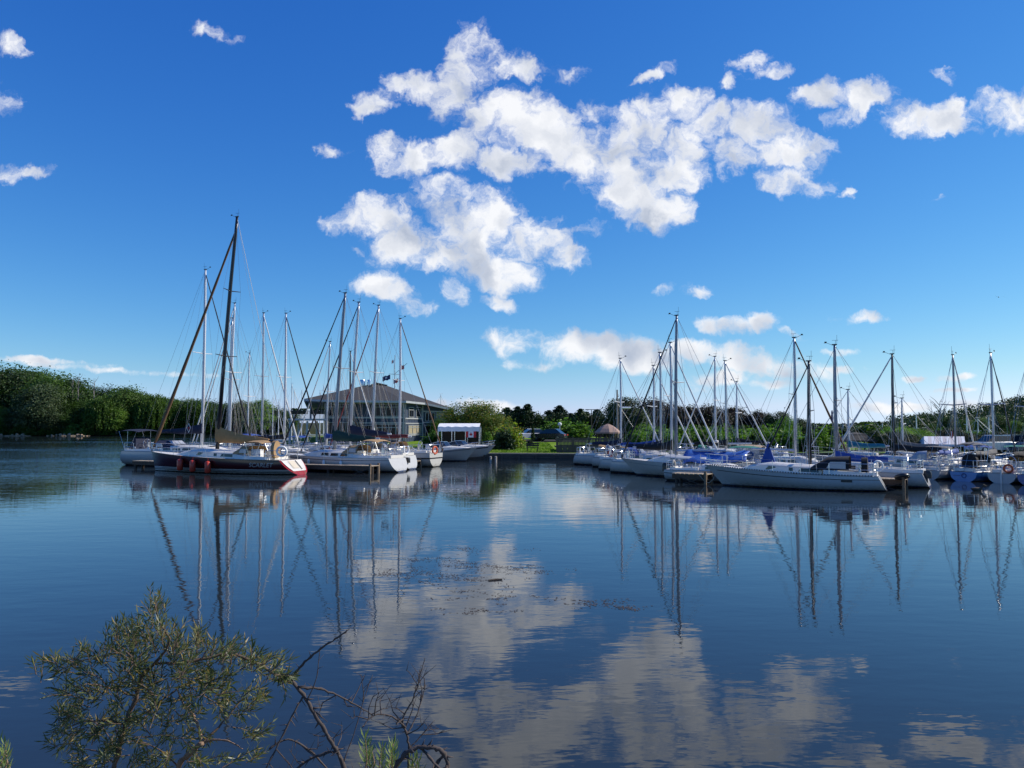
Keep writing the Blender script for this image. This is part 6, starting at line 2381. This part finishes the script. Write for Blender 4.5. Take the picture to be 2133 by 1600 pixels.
o = empty('bench', (P(1109, 886, 73.6).x, 73.6, land_z(2, 73.6)), R(-4), 'dark slatted bench on the lawn facing the water', 'bench')
for k, (y, z) in enumerate(((-.2, .45), (0, .45), (.2, .45))):
    mb = MB()
    mb.box((0, y, z), (1.25, .15, .04))
    mb.build('seat_slat', DOCKD, o)
for z in (.62, .80):
    mb = MB()
    mb.box((0, .30, z), (1.25, .04, .13))
    mb.build('back_slat', DOCKD, o)
for x in (-.5, .5):
    mb = MB()
    mb.box((x, .28, .42), (.07, .07, .9))
    mb.box((x, -.22, .22), (.07, .07, .45))
    mb.build('leg', DOCKD, o)


def lamp(px, Y, y_top, label, kind):
    x = P(px, 886, Y).x
    z0 = land_z(x, Y)
    h = P(px, y_top, Y).z - z0
    o = empty('street_lamp', (x, Y, z0), 0, label, 'lamp')
    mb = MB()
    mb.tube([(0, 0, 0), (0, 0, h)], [.09, .06], 8)
    mb.build('pole', ALU if kind == 'globe' else DOCKD, o, True)
    mb = MB()
    if kind == 'globe':
        mb.lathe((0, 0, h), [(.05, 0), (.2, .1), (.26, .25), (.2, .42), (.03, .5)], 12)
        mb.build('globe', WHP, o, True)
    elif kind == 'tee':
        mb.box((0, 0, h + .05), (1.7, .14, .10))
        mb.box((-.7, 0, h + .02), (.55, .34, .14))
        mb.box((.7, 0, h + .02), (.55, .34, .14))
        mb.build('lamp_arm', DOCKD, o)
    else:
        mb.box((.1, 0, h), (.25, .1, .1))
        mb.rings([[Vector((.2 + a, b * .22, h + c)) for b, c in ((-1, 0), (-.6, .14), (.6, .14), (1, 0), (.6, -.08), (-.6, -.08))] for a in (0, .15, .75, .95)])
        mb.build('lamp_head', WHP, o, True)


lamp(1166, 97, 888, 'white globe lamp on a slim pole by the bright shrubs', 'globe')
lamp(1232, 125, 854, 'dark twin-headed lamp standing above the pines', 'tee')
lamp(1292, 84, 850, 'pale lamp head on a pole beside the leftmost mast of the right basin', 'arm')
x = P(1286, 886, 80).x
mb = MB()
mb.tube([(0, 0, 0), (0, 0, P(1286, 812, 80).z - land_z(x, 80))], [.11, .08], 8)
o = mb.build('utility_pole', mat('pole_grey', (.25, .22, .19), .9, var=.2), None, True)
o.location = (x, 80, land_z(x, 80))
tag(o, 'bare grey wooden pole in front of the tan gazebo', 'pole')

# ------------------------------------------------------------------ far masts over hedges and behind the clubhouse
def far_boat(px, topy, Y, phi=0.3, furl=False, h=7.5):
    x = P(px, 886, Y).x
    zt = P(px, topy, Y).z
    z0 = (land_z(x, Y) - .45) if Y > shore_y(x) else .0
    o = empty('distant_sailboat', (x, Y, z0), phi, 'distant sailboat showing only its slim mast ' + zone(px, [(600, 'left of the clubhouse balcony'), (640, 'over the clubhouse balcony'), (700, 'behind the left end of the clubhouse roof'), (1000, 'right of the clubhouse'), (1300, 'beside the tan gazebo'), (1720, 'left of the dark gazebo'), (1800, 'above the dark gazebo'), (1860, 'in the sky gap right of the dark gazebo'), (1950, 'left of the dead tree'), (9999, 'before the wooded hill')]), 'sailboat', 'distant masts behind hedges and clubhouse')
    hl = Hull(7, 2.2, .9, .75, .2)
    me = FARH.get('h')
    if me is None:
        mb = MB()
        ts = [i / 9 for i in range(10)]
        for sg in (1, -1):
            mb.rings([[hl.pt(t, q, sg) for q in (0, .4, .8, 1)] for t in ts], False, False)
        mb.rings([[hl.pt(t, 0, 1), hl.pt(t, 0, -1)] for t in ts], False, False)
        me = FARH['h'] = mb.mesh('hull', GREYW_HULL)
    link_mesh('hull', me, o)
    mb = MB()
    mb.tube([(0, 0, .8), (0, 0, zt - z0)], [.09, .06], 6)
    m = mb.build('mast', ALUW, o, True)
    mb = MB()
    k = (zt - z0) * .6
    mb.tube([(-.05, .7, k), (0, 0, k - .05), (-.05, -.7, k)], .03, 4)
    mb.tube([(-.3, 0, zt - z0 + .15), (.35, 0, zt - z0 + .15)], .02, 4)
    mb.build('spreader', ALUW, m)
    mb = MB()
    mb.tube([(3.2, 0, .9), (0, 0, (zt - z0) * .97)], .018 if not furl else .05, 4)
    mb.tube([(-3.3, 0, .8), (0, 0, (zt - z0) * .99)], .012, 4)
    mb.build('stay', WIRE if not furl else FURLW, o)


FARH = {}
for px, ty, Y in ((607, 800, 128), (612, 812, 140), (628, 812, 135), (666, 815, 135), (674, 804, 130), (568, 826, 140), (580, 834, 150), (938 - 20, 822, 140),
                  (1909, 863, 100), (1925, 893, 112), (2037, 872, 98), (2060, 869, 100), (2014, 850, 98), (1672, 896, 120), (1700, 884, 125), (1712, 896, 140),
                  (1756, 884, 120), (1806, 886, 125), (1826, 888, 130), (1838, 882, 130), (1846, 890, 140), (1790, 893, 160), (1776, 890, 150), (1815, 893, 160), (1732, 893, 150), (1285, 835, 105)):
    far_boat(px, ty, Y, random.uniform(-.6, .6), furl=px in (1925, 2037, 612))

# ------------------------------------------------------------------ little things on the water and in the air
mb = MB()
rr = []
for x, w, z0, z1 in ((-.28, .02, .10, .14), (-.2, .08, .02, .16), (-.05, .12, -.05, .19), (.1, .11, -.05, .18), (.2, .06, 0, .2), (.24, .045, .12, .28), (.28, .05, .2, .34), (.34, .045, .22, .33), (.40, .02, .24, .28), (.45, .008, .24, .26)):
    rr.append([Vector((x, math.cos(a) * w, (z0 + z1) / 2 + math.sin(a) * (z1 - z0) / 2)) for a in [2 * math.pi * k / 8 for k in range(8)]])
mb.rings(rr)
o = mb.build('duck', mat('duck_brown', (.06, .045, .03), .8, var=.4, scale=20), None, 'all')
o.location = W(2035, 1023)
o.rotation_euler = (0, 0, R(-10))
tag(o, 'small brown duck swimming on the right', 'duck')
mb = MB()
mb.rings([[Vector((x, math.cos(a) * w, math.sin(a) * w)) for a in (0, 1.57, 3.14, 4.71)] for x, w in ((-.25, .01), (-.1, .06), (.1, .06), (.25, .015))])
for sg in (1, -1):
    mb.rings([[Vector((.08, sg * .04, .02)), Vector((-.08, sg * .04, .02))], [Vector((.12, sg * .38, .10)), Vector((-.05, sg * .38, .10))], [Vector((-.02, sg * .75, .02)), Vector((-.08, sg * .75, .02))]], False, False)
o = mb.build('gull', mat('gull_grey', (.35, .36, .38), .8))
o.location = P(2080, 619, 85)
o.rotation_euler = (R(10), R(-8), R(65))
tag(o, 'small gull flying in the blue sky at the right', 'bird')

# rough grass on the lawn and along the quay edge
rg_ = np.random.default_rng(8)
n = 16000
gx, gd = rg_.uniform(-5.5, 4.2, n), rg_.random(n) ** 1.6 * 18
gp = np.array([(x, shore_y(x) + .35 + d, land_z(x, shore_y(x) + .35 + d) + .03) for x, d in zip(gx, gd)])
L_GR = leaf_mat('grass_blades', (.09, .17, .012), (.19, .30, .03), transl=.3, scale=.6)
tag(link_mesh('grass', np_quads('grass', leaf_quads(gp, .13, rg_, aspect=1.6, droop=-1.2), L_GR)), 'rough bright green grass on the waterside lawn', 'grass', kind='stuff')

# floating weed patches
rg_ = np.random.default_rng(3)
pts = []
for (cx, cy, sx, sy, n) in ((985, 1143, 70, 5, 500), (900, 1165, 90, 8, 700), (870, 1195, 70, 10, 800), (980, 1180, 90, 10, 900), (1075, 1185, 55, 8, 600), (960, 1210, 110, 12, 800), (1010, 1240, 90, 12, 700),
                            (1120, 1192, 45, 3, 200), (1235, 1255, 55, 7, 500), (1300, 1266, 60, 4, 300), (1000, 1270, 70, 10, 300), (800, 1195, 30, 5, 200)):
    k = n // 30
    cc = np.stack([rg_.normal(cx, sx * .55, k), rg_.normal(cy, sy * .6, k)], 1)
    for q in cc:
        for _ in range(int(rg_.integers(4, 15))):
            w = W(q[0] + rg_.normal() * 11, q[1] + rg_.normal() * 1.4)
            pts.append((w.x, w.y, .006))
C_ = np.array(pts)
nrm = np.tile(np.array((0, 0, 1.0)), (len(C_), 1))
V = leaf_quads(C_, .034, rg_, aspect=1.6, normal=nrm * 4, nmix=.97)
V[:, :, 2] = np.clip(V[:, :, 2], .003, .02)
WEED = leaf_mat('water_weed', (.055, .040, .030), (.11, .075, .05), transl=.05, scale=2)
tag(link_mesh('floating_weed', np_quads('floating_weed', V, WEED)), 'reddish brown weed fragments floating in patches on the water', 'weed', kind='stuff')
mb = MB()
a, b = W(1018, 1210), W(1046, 1208)
mb.tube([a + Vector((0, 0, .01)), a.lerp(b, .5) + Vector((0, .03, .015)), b + Vector((0, 0, .01))], .018, 6)
tag(mb.build('floating_stick', BARK), 'dark stick floating on the weedy water', 'stick')


# ------------------------------------------------------------------ foreground: sea buckthorn and dead branches on the near bank
TWIG = mat('buckthorn_bark', (.13, .085, .055), .85, var=.3, scale=14, bump=.004, bscale=60)
TWIGT = mat('buckthorn_stem_tan', (.26, .165, .10), .8, var=.3, scale=14, bump=.004, bscale=60)
DEADW = mat('dead_wood', (.075, .058, .050), .9, var=.35, scale=16, bump=.004, bscale=70)
L_BUCK = leaf_mat('buckthorn_leaves', (.070, .098, .036), (.165, .180, .065), rough=.38, transl=.30, scale=7, third=(.34, .24, .08))
rgb_ = random.Random(21)


def curve(pts, Y0, dY=0.0, n=5):
    """smooth polyline through surveyed points; Y0 depth in metres, dY drift along it"""
    v = [P(px, py, Y0 + dY * k / max(1, len(pts) - 1)) for k, (px, py) in enumerate(pts)]
    out = []
    for i in range(len(v) - 1):
        p0, p1, p2, p3 = v[max(0, i - 1)], v[i], v[i + 1], v[min(len(v) - 1, i + 2)]
        for k in range(n):
            t = k / n
            out.append(.5 * ((2 * p1) + (p2 - p0) * t + (2 * p0 - 5 * p1 + 4 * p2 - p3) * t * t + (3 * p1 - p0 - 3 * p2 + p3) * t ** 3))
    return out + [v[-1]]


def knobbly(mb, pts, r0, r1, n=6):
    m = len(pts)
    pts = [q + Vector((rgb_.uniform(-1, 1), rgb_.uniform(-1, 1), rgb_.uniform(-1, 1))) * min(.004, r0 * .45) for q in pts]
    mb.tube(pts, [(r0 + (r1 - r0) * i / (m - 1)) * (1 + .16 * math.sin(i * 2.4) + rgb_.uniform(-.2, .2)) for i in range(m)], n)


YB = 3.3
bush = empty('sea_buckthorn', (P(320, 1600, YB).x, YB, 1.1), 0, 'bushy sea buckthorn with narrow grey-green leaves at the lower left', 'shrub')
b0 = bush.location.copy()
stems = [
    ([(225, 1690), (240, 1590), (262, 1510), (284, 1450), (295, 1410)], .012, .008, 0, TWIG),
    ([(295, 1410), (282, 1385), (266, 1362), (244, 1342)], .007, .004, .1, TWIG),
    ([(295, 1410), (322, 1382), (342, 1358), (352, 1330), (335, 1300), (322, 1262)], .007, .003, -.1, TWIG),
    ([(340, 1700), (372, 1598), (400, 1568), (420, 1548)], .012, .010, -.15, TWIGT),
    ([(420, 1548), (414, 1512), (396, 1480), (378, 1462), (368, 1435)], .007, .003, .1, TWIGT),
    ([(420, 1548), (450, 1541), (480, 1546), (505, 1560)], .005, .002, -.1, TWIGT),
    ([(244, 1360), (205, 1368), (165, 1378), (135, 1392), (112, 1402)], .005, .002, .1, TWIGT),
    ([(322, 1382), (380, 1380), (430, 1372), (480, 1362), (530, 1380), (570, 1402), (602, 1420)], .007, .006, .1, TWIG),
    ([(284, 1450), (250, 1440), (215, 1430), (180, 1425)], .005, .002, -.2, TWIG),
    ([(262, 1510), (220, 1500), (170, 1505), (135, 1520)], .005, .002, -.1, TWIG),
    ([(262, 1510), (310, 1480), (350, 1450), (385, 1425), (420, 1405)], .005, .002, .2, TWIG),
    ([(420, 1548), (455, 1515), (485, 1480), (508, 1450), (520, 1430)], .005, .002, .15, TWIG),
    ([(372, 1598), (330, 1560), (290, 1545)], .004, .002, -.1, TWIG),
    ([(240, 1590), (200, 1565), (160, 1560)], .004, .002, .1, TWIG),
]
for pts, r0, r1, dy, m_ in stems:
    mb = MB()
    knobbly(mb, [q - b0 for q in curve(pts, YB, dy)], r0, r1)
    mb.build('branch', m_, bush, 'all')
# leafy twigs fill these regions: (px, py, rx, ry, twigs, upward)
zones = [(322, 1272, 22, 30, 9, 1), (312, 1315, 60, 30, 16, 1), (262, 1325, 45, 28, 12, 1), (370, 1335, 55, 30, 14, .8), (420, 1360, 50, 30, 12, .6), (130, 1388, 60, 16, 12, .3), (195, 1362, 40, 14, 7, .4),
         (240, 1370, 50, 28, 12, .5), (330, 1375, 80, 35, 20, .5), (400, 1410, 80, 30, 18, .3), (480, 1365, 60, 24, 15, .5), (545, 1385, 45, 22, 14, .3), (590, 1410, 22, 16, 8, .1), (250, 1420, 80, 35, 18, .3),
         (170, 1440, 50, 30, 12, .3), (200, 1490, 70, 38, 18, .2), (140, 1510, 40, 30, 9, 0), (280, 1480, 60, 40, 13, .3), (350, 1470, 60, 40, 13, .3), (440, 1450, 60, 28, 14, .2), (510, 1450, 40, 20, 9, .2),
         (190, 1555, 80, 38, 16, 0), (290, 1550, 70, 40, 12, .2), (380, 1540, 60, 34, 9, .2), (500, 1500, 50, 30, 4, .1), (530, 1525, 22, 14, 4, .5), (525, 1570, 14, 10, 3, .4), (450, 1585, 50, 16, 6, .5), (250, 1595, 90, 20, 10, .5), (360, 1420, 90, 40, 14, .3), (120, 1545, 20, 14, 3, 0), (340, 1590, 60, 18, 7, .5)]
LEAF = []        # (position, direction, normal, length)
mb = MB()
for (cx, cy, rx, ry, nt_, up) in zones:
    for _ in range(int(nt_ * 1.25)):
        a = rgb_.uniform(0, 6.283)
        q = math.sqrt(rgb_.random())
        px, py = cx + math.cos(a) * rx * q, cy + math.sin(a) * ry * q
        Yt = YB + rgb_.uniform(-.28, .28)
        p = P(px, py, Yt) - b0
        outw = Vector(((px - 320) / 260 * .8, rgb_.uniform(-.5, .5), (1400 - py) / 200 * .5 + up * .9 + rgb_.uniform(-.2, .3)))
        d = (outw + Vector((rgb_.uniform(-.7, .7), rgb_.uniform(-.5, .5), rgb_.uniform(-.3, .5)))).normalized()
        l = rgb_.uniform(.05, .11)
        p0 = p - d * l * .5
        mb.tube([p0, p0 + d * l * .5 + Vector((0, 0, .004)), p0 + d * l], [.0022, .0018, .001], 4)
        s1 = d.orthogonal().normalized()
        s2 = d.cross(s1)
        nl = int(l / .0042)
        for k in range(nl):
            t = (k + .5) / nl
            th = k * 2.4 + rgb_.uniform(-.3, .3)
            side = s1 * math.cos(th) + s2 * math.sin(th)
            ld = (d * rgb_.uniform(.25, .9) + side * rgb_.uniform(.6, 1.1) * (1.1 - .5 * t)).normalized()
            nn = ld.cross(side.cross(d) + Vector((rgb_.uniform(-.3, .3), rgb_.uniform(-.3, .3), rgb_.uniform(-.3, .3)))).normalized()
            LEAF.append((p0 + d * l * t, ld, nn, rgb_.uniform(.024, .056)))
mb.build('twigs', TWIG, bush)['kind'] = 'stuff'


def leaf_geo(p, d, n, l):
    s = d.cross(n).normalized() * l * .068
    m = p + d * l * .5 + n * l * .06
    return [p, m - s, p + d * l + n * l * -.03, m + s]


rgb_.shuffle(LEAF)
order = sorted(range(len(LEAF)), key=lambda i: -(LEAF[i][3]) + (LEAF[i][0].y) * .05)
single, rest = order[:300], order[300:]
base_leaf = MB().add([(0, 0, 0), (.5, -.068, .06), (1, 0, -.03), (.5, .068, .06)], [(0, 1, 2), (0, 2, 3)]).mesh('leaf', L_BUCK)
for i in single:
    p, d, n, l = LEAF[i]
    s = d.cross(n).normalized()
    o = link_mesh('leaf', base_leaf, bush)
    o.matrix_local = Matrix.Translation(p) @ Matrix((d, s, s.cross(d) * -1)).transposed().to_4x4() @ Matrix.Scale(l, 4)
V = np.array([[tuple(q) for q in leaf_geo(*LEAF[i])] for i in rest])
fo = link_mesh('foliage', np_quads('foliage', V, L_BUCK), bush)
fo['kind'] = 'stuff'


def shoot(cx, cy, rx, ry, n, Y, label):
    o = empty('leafy_shoot', P(cx, cy + ry + 40, Y), 0, label, 'plant')
    c0 = o.location.copy()
    Lf = []
    for _ in range(n):
        px, py = cx + rgb_.uniform(-rx, rx), cy + rgb_.uniform(-ry * .3, ry)
        a = P(px + rgb_.uniform(-8, 8), cy + ry + 50, Y) - c0
        b = P(px, py, Y + rgb_.uniform(-.08, .08)) - c0
        mb = MB()
        mb.tube([a, a.lerp(b, .5) + Vector((rgb_.uniform(-.02, .02), 0, 0)), b], [.003, .0025, .001], 5)
        mb.build('stem', TWIGT, o)
        d = (b - a).normalized()
        s1 = d.orthogonal().normalized()
        s2 = d.cross(s1)
        L_ = (b - a).length
        for k in range(int(L_ / .0045)):
            t = k * .0045 / L_
            if t < .3:
                continue
            th = k * 2.4
            side = s1 * math.cos(th) + s2 * math.sin(th)
            ld = (d * rgb_.uniform(.6, 1.0) + side * (1.0 - .5 * t)).normalized()
            nn = ld.cross(side.cross(d)).normalized()
            Lf.append((a.lerp(b, t), ld, nn, rgb_.uniform(.03, .055)))
    V = np.array([[tuple(q) for q in leaf_geo(*x)] for x in Lf])
    f = link_mesh('foliage', np_quads('foliage', V, L_BUCK2), o)
    f['kind'] = 'stuff'


L_BUCK2 = leaf_mat('young_buckthorn_leaves', (.12, .17, .05), (.22, .27, .09), transl=.35, scale=7)
shoot(792, 1530, 40, 50, 9, 2.9, 'light green leafy shoot among the dead branches')
shoot(862, 1580, 20, 20, 3, 2.9, 'small leafy shoot by the arched dead limb')
shoot(6, 1540, 14, 40, 4, 2.8, 'pale green leafy tip at the left picture edge')

# dead branches
YD = 3.15
dead = empty('dead_branch', (P(680, 1700, YD).x, YD, 1.1), 0, 'bare dead branch forking up out of the buckthorn', 'branch')
d0 = dead.location.copy()


def deadwood(root, c0, pts, r0, r1, Y=YD, dy=0.0, thorns=6, sub=0):
    mb = MB()
    c = [q - c0 for q in curve(pts, Y, dy)]
    knobbly(mb, c, r0, r1)
    m = len(c)
    for k in range(thorns):
        i = rgb_.randrange(1, m - 1)
        d = (c[i + 1] - c[i]).normalized()
        s = (d.orthogonal() * rgb_.uniform(-1, 1) + d.cross(d.orthogonal()) * rgb_.uniform(-1, 1)).normalized()
        l = rgb_.uniform(.015, .04)
        mb.tube([c[i], c[i] + (s + d * .5) * l], [r1 * .6 + .0007, .0004], 4)
    o = mb.build('limb' if r0 > .006 else 'twig', DEADW, root, 'all')
    for k in range(sub):
        i = rgb_.randrange(m // 4, m - 1)
        d = (c[i + 1] - c[i]).normalized()
        s = Vector((rgb_.uniform(-1, 1), rgb_.uniform(-.4, .4), rgb_.uniform(-.3, 1))).normalized()
        l = rgb_.uniform(.05, .13)
        e = c[i] + (s + d * .6).normalized() * l
        mid = c[i].lerp(e, .5) + Vector((rgb_.uniform(-.02, .02), 0, rgb_.uniform(-.02, .02)))
        mb = MB()
        mb.tube([c[i], mid, e], [.0028, .002, .0009], 5)
        for q in range(3):
            b = mid.lerp(e, rgb_.random())
            mb.tube([b, b + Vector((rgb_.uniform(-.05, .05), rgb_.uniform(-.02, .02), rgb_.uniform(0, .06)))], [.0014, .0005], 4)
        mb.build('twig', DEADW, root)


deadwood(dead, d0, [(596, 1405), (625, 1440), (655, 1485), (680, 1530), (705, 1572), (735, 1640)], .0062, .009, thorns=14, sub=6)
deadwood(dead, d0, [(606, 1418), (630, 1385), (660, 1358), (692, 1335), (724, 1313)], .006, .0025, dy=-.1, thorns=8)
deadwood(dead, d0, [(618, 1432), (660, 1434), (700, 1448), (740, 1468), (778, 1492)], .006, .002, dy=.15, thorns=10, sub=4)
deadwood(dead, d0, [(630, 1452), (610, 1490), (585, 1540), (560, 1590), (540, 1640)], .004, .003, dy=-.1, thorns=10, sub=3)
deadwood(dead, d0, [(700, 1565), (660, 1575), (620, 1600), (590, 1640)], .005, .005, thorns=8, sub=3)
deadwood(dead, d0, [(640, 1460), (660, 1410), (664, 1370), (668, 1345)], .0025, .001, thorns=3)
deadwood(dead, d0, [(715, 1590), (740, 1520), (760, 1450), (776, 1405)], .0025, .001, dy=.1, thorns=4, sub=1)
deadwood(dead, d0, [(560, 1560), (600, 1540), (640, 1560), (680, 1600), (700, 1640)], .004, .004, dy=.1, thorns=6, sub=4)
upr = empty('dead_branch', (P(850, 1700, 3.0).x, 3.0, 1.2), 0, 'upright thorny dead twigs right of the buckthorn', 'branch')
c0 = upr.location.copy()
deadwood(upr, c0, [(850, 1640), (852, 1570), (848, 1530), (838, 1505), (858, 1460), (872, 1420), (884, 1372)], .006, .0015, 3.0, thorns=14, sub=7)
deadwood(upr, c0, [(848, 1530), (864, 1500), (878, 1460), (886, 1425)], .004, .0015, 3.0, .1, 8, 3)
deadwood(upr, c0, [(845, 1515), (815, 1492), (780, 1490), (755, 1515)], .004, .0015, 3.0, -.1, 8, 4)
deadwood(upr, c0, [(872, 1432), (856, 1405), (846, 1395)], .002, .001, 3.0, 0, 4)
deadwood(upr, c0, [(850, 1560), (880, 1530), (905, 1500)], .003, .001, 3.0, .05, 6, 2)
archl = empty('dead_branch', (P(860, 1700, 2.85).x, 2.85, 1.2), 0, 'thick arched dead limb at the bottom edge', 'branch')
c0 = archl.location.copy()
deadwood(archl, c0, [(805, 1660), (826, 1595), (850, 1566), (885, 1556), (915, 1562), (930, 1582), (934, 1640)], .0088, .0088, 2.85, thorns=12)
deadwood(archl, c0, [(925, 1570), (905, 1600), (890, 1640)], .006, .006, 2.85, .05, 3)
deadwood(archl, c0, [(880, 1560), (905, 1590), (935, 1620)], .005, .005, 2.85, -.05, 3)
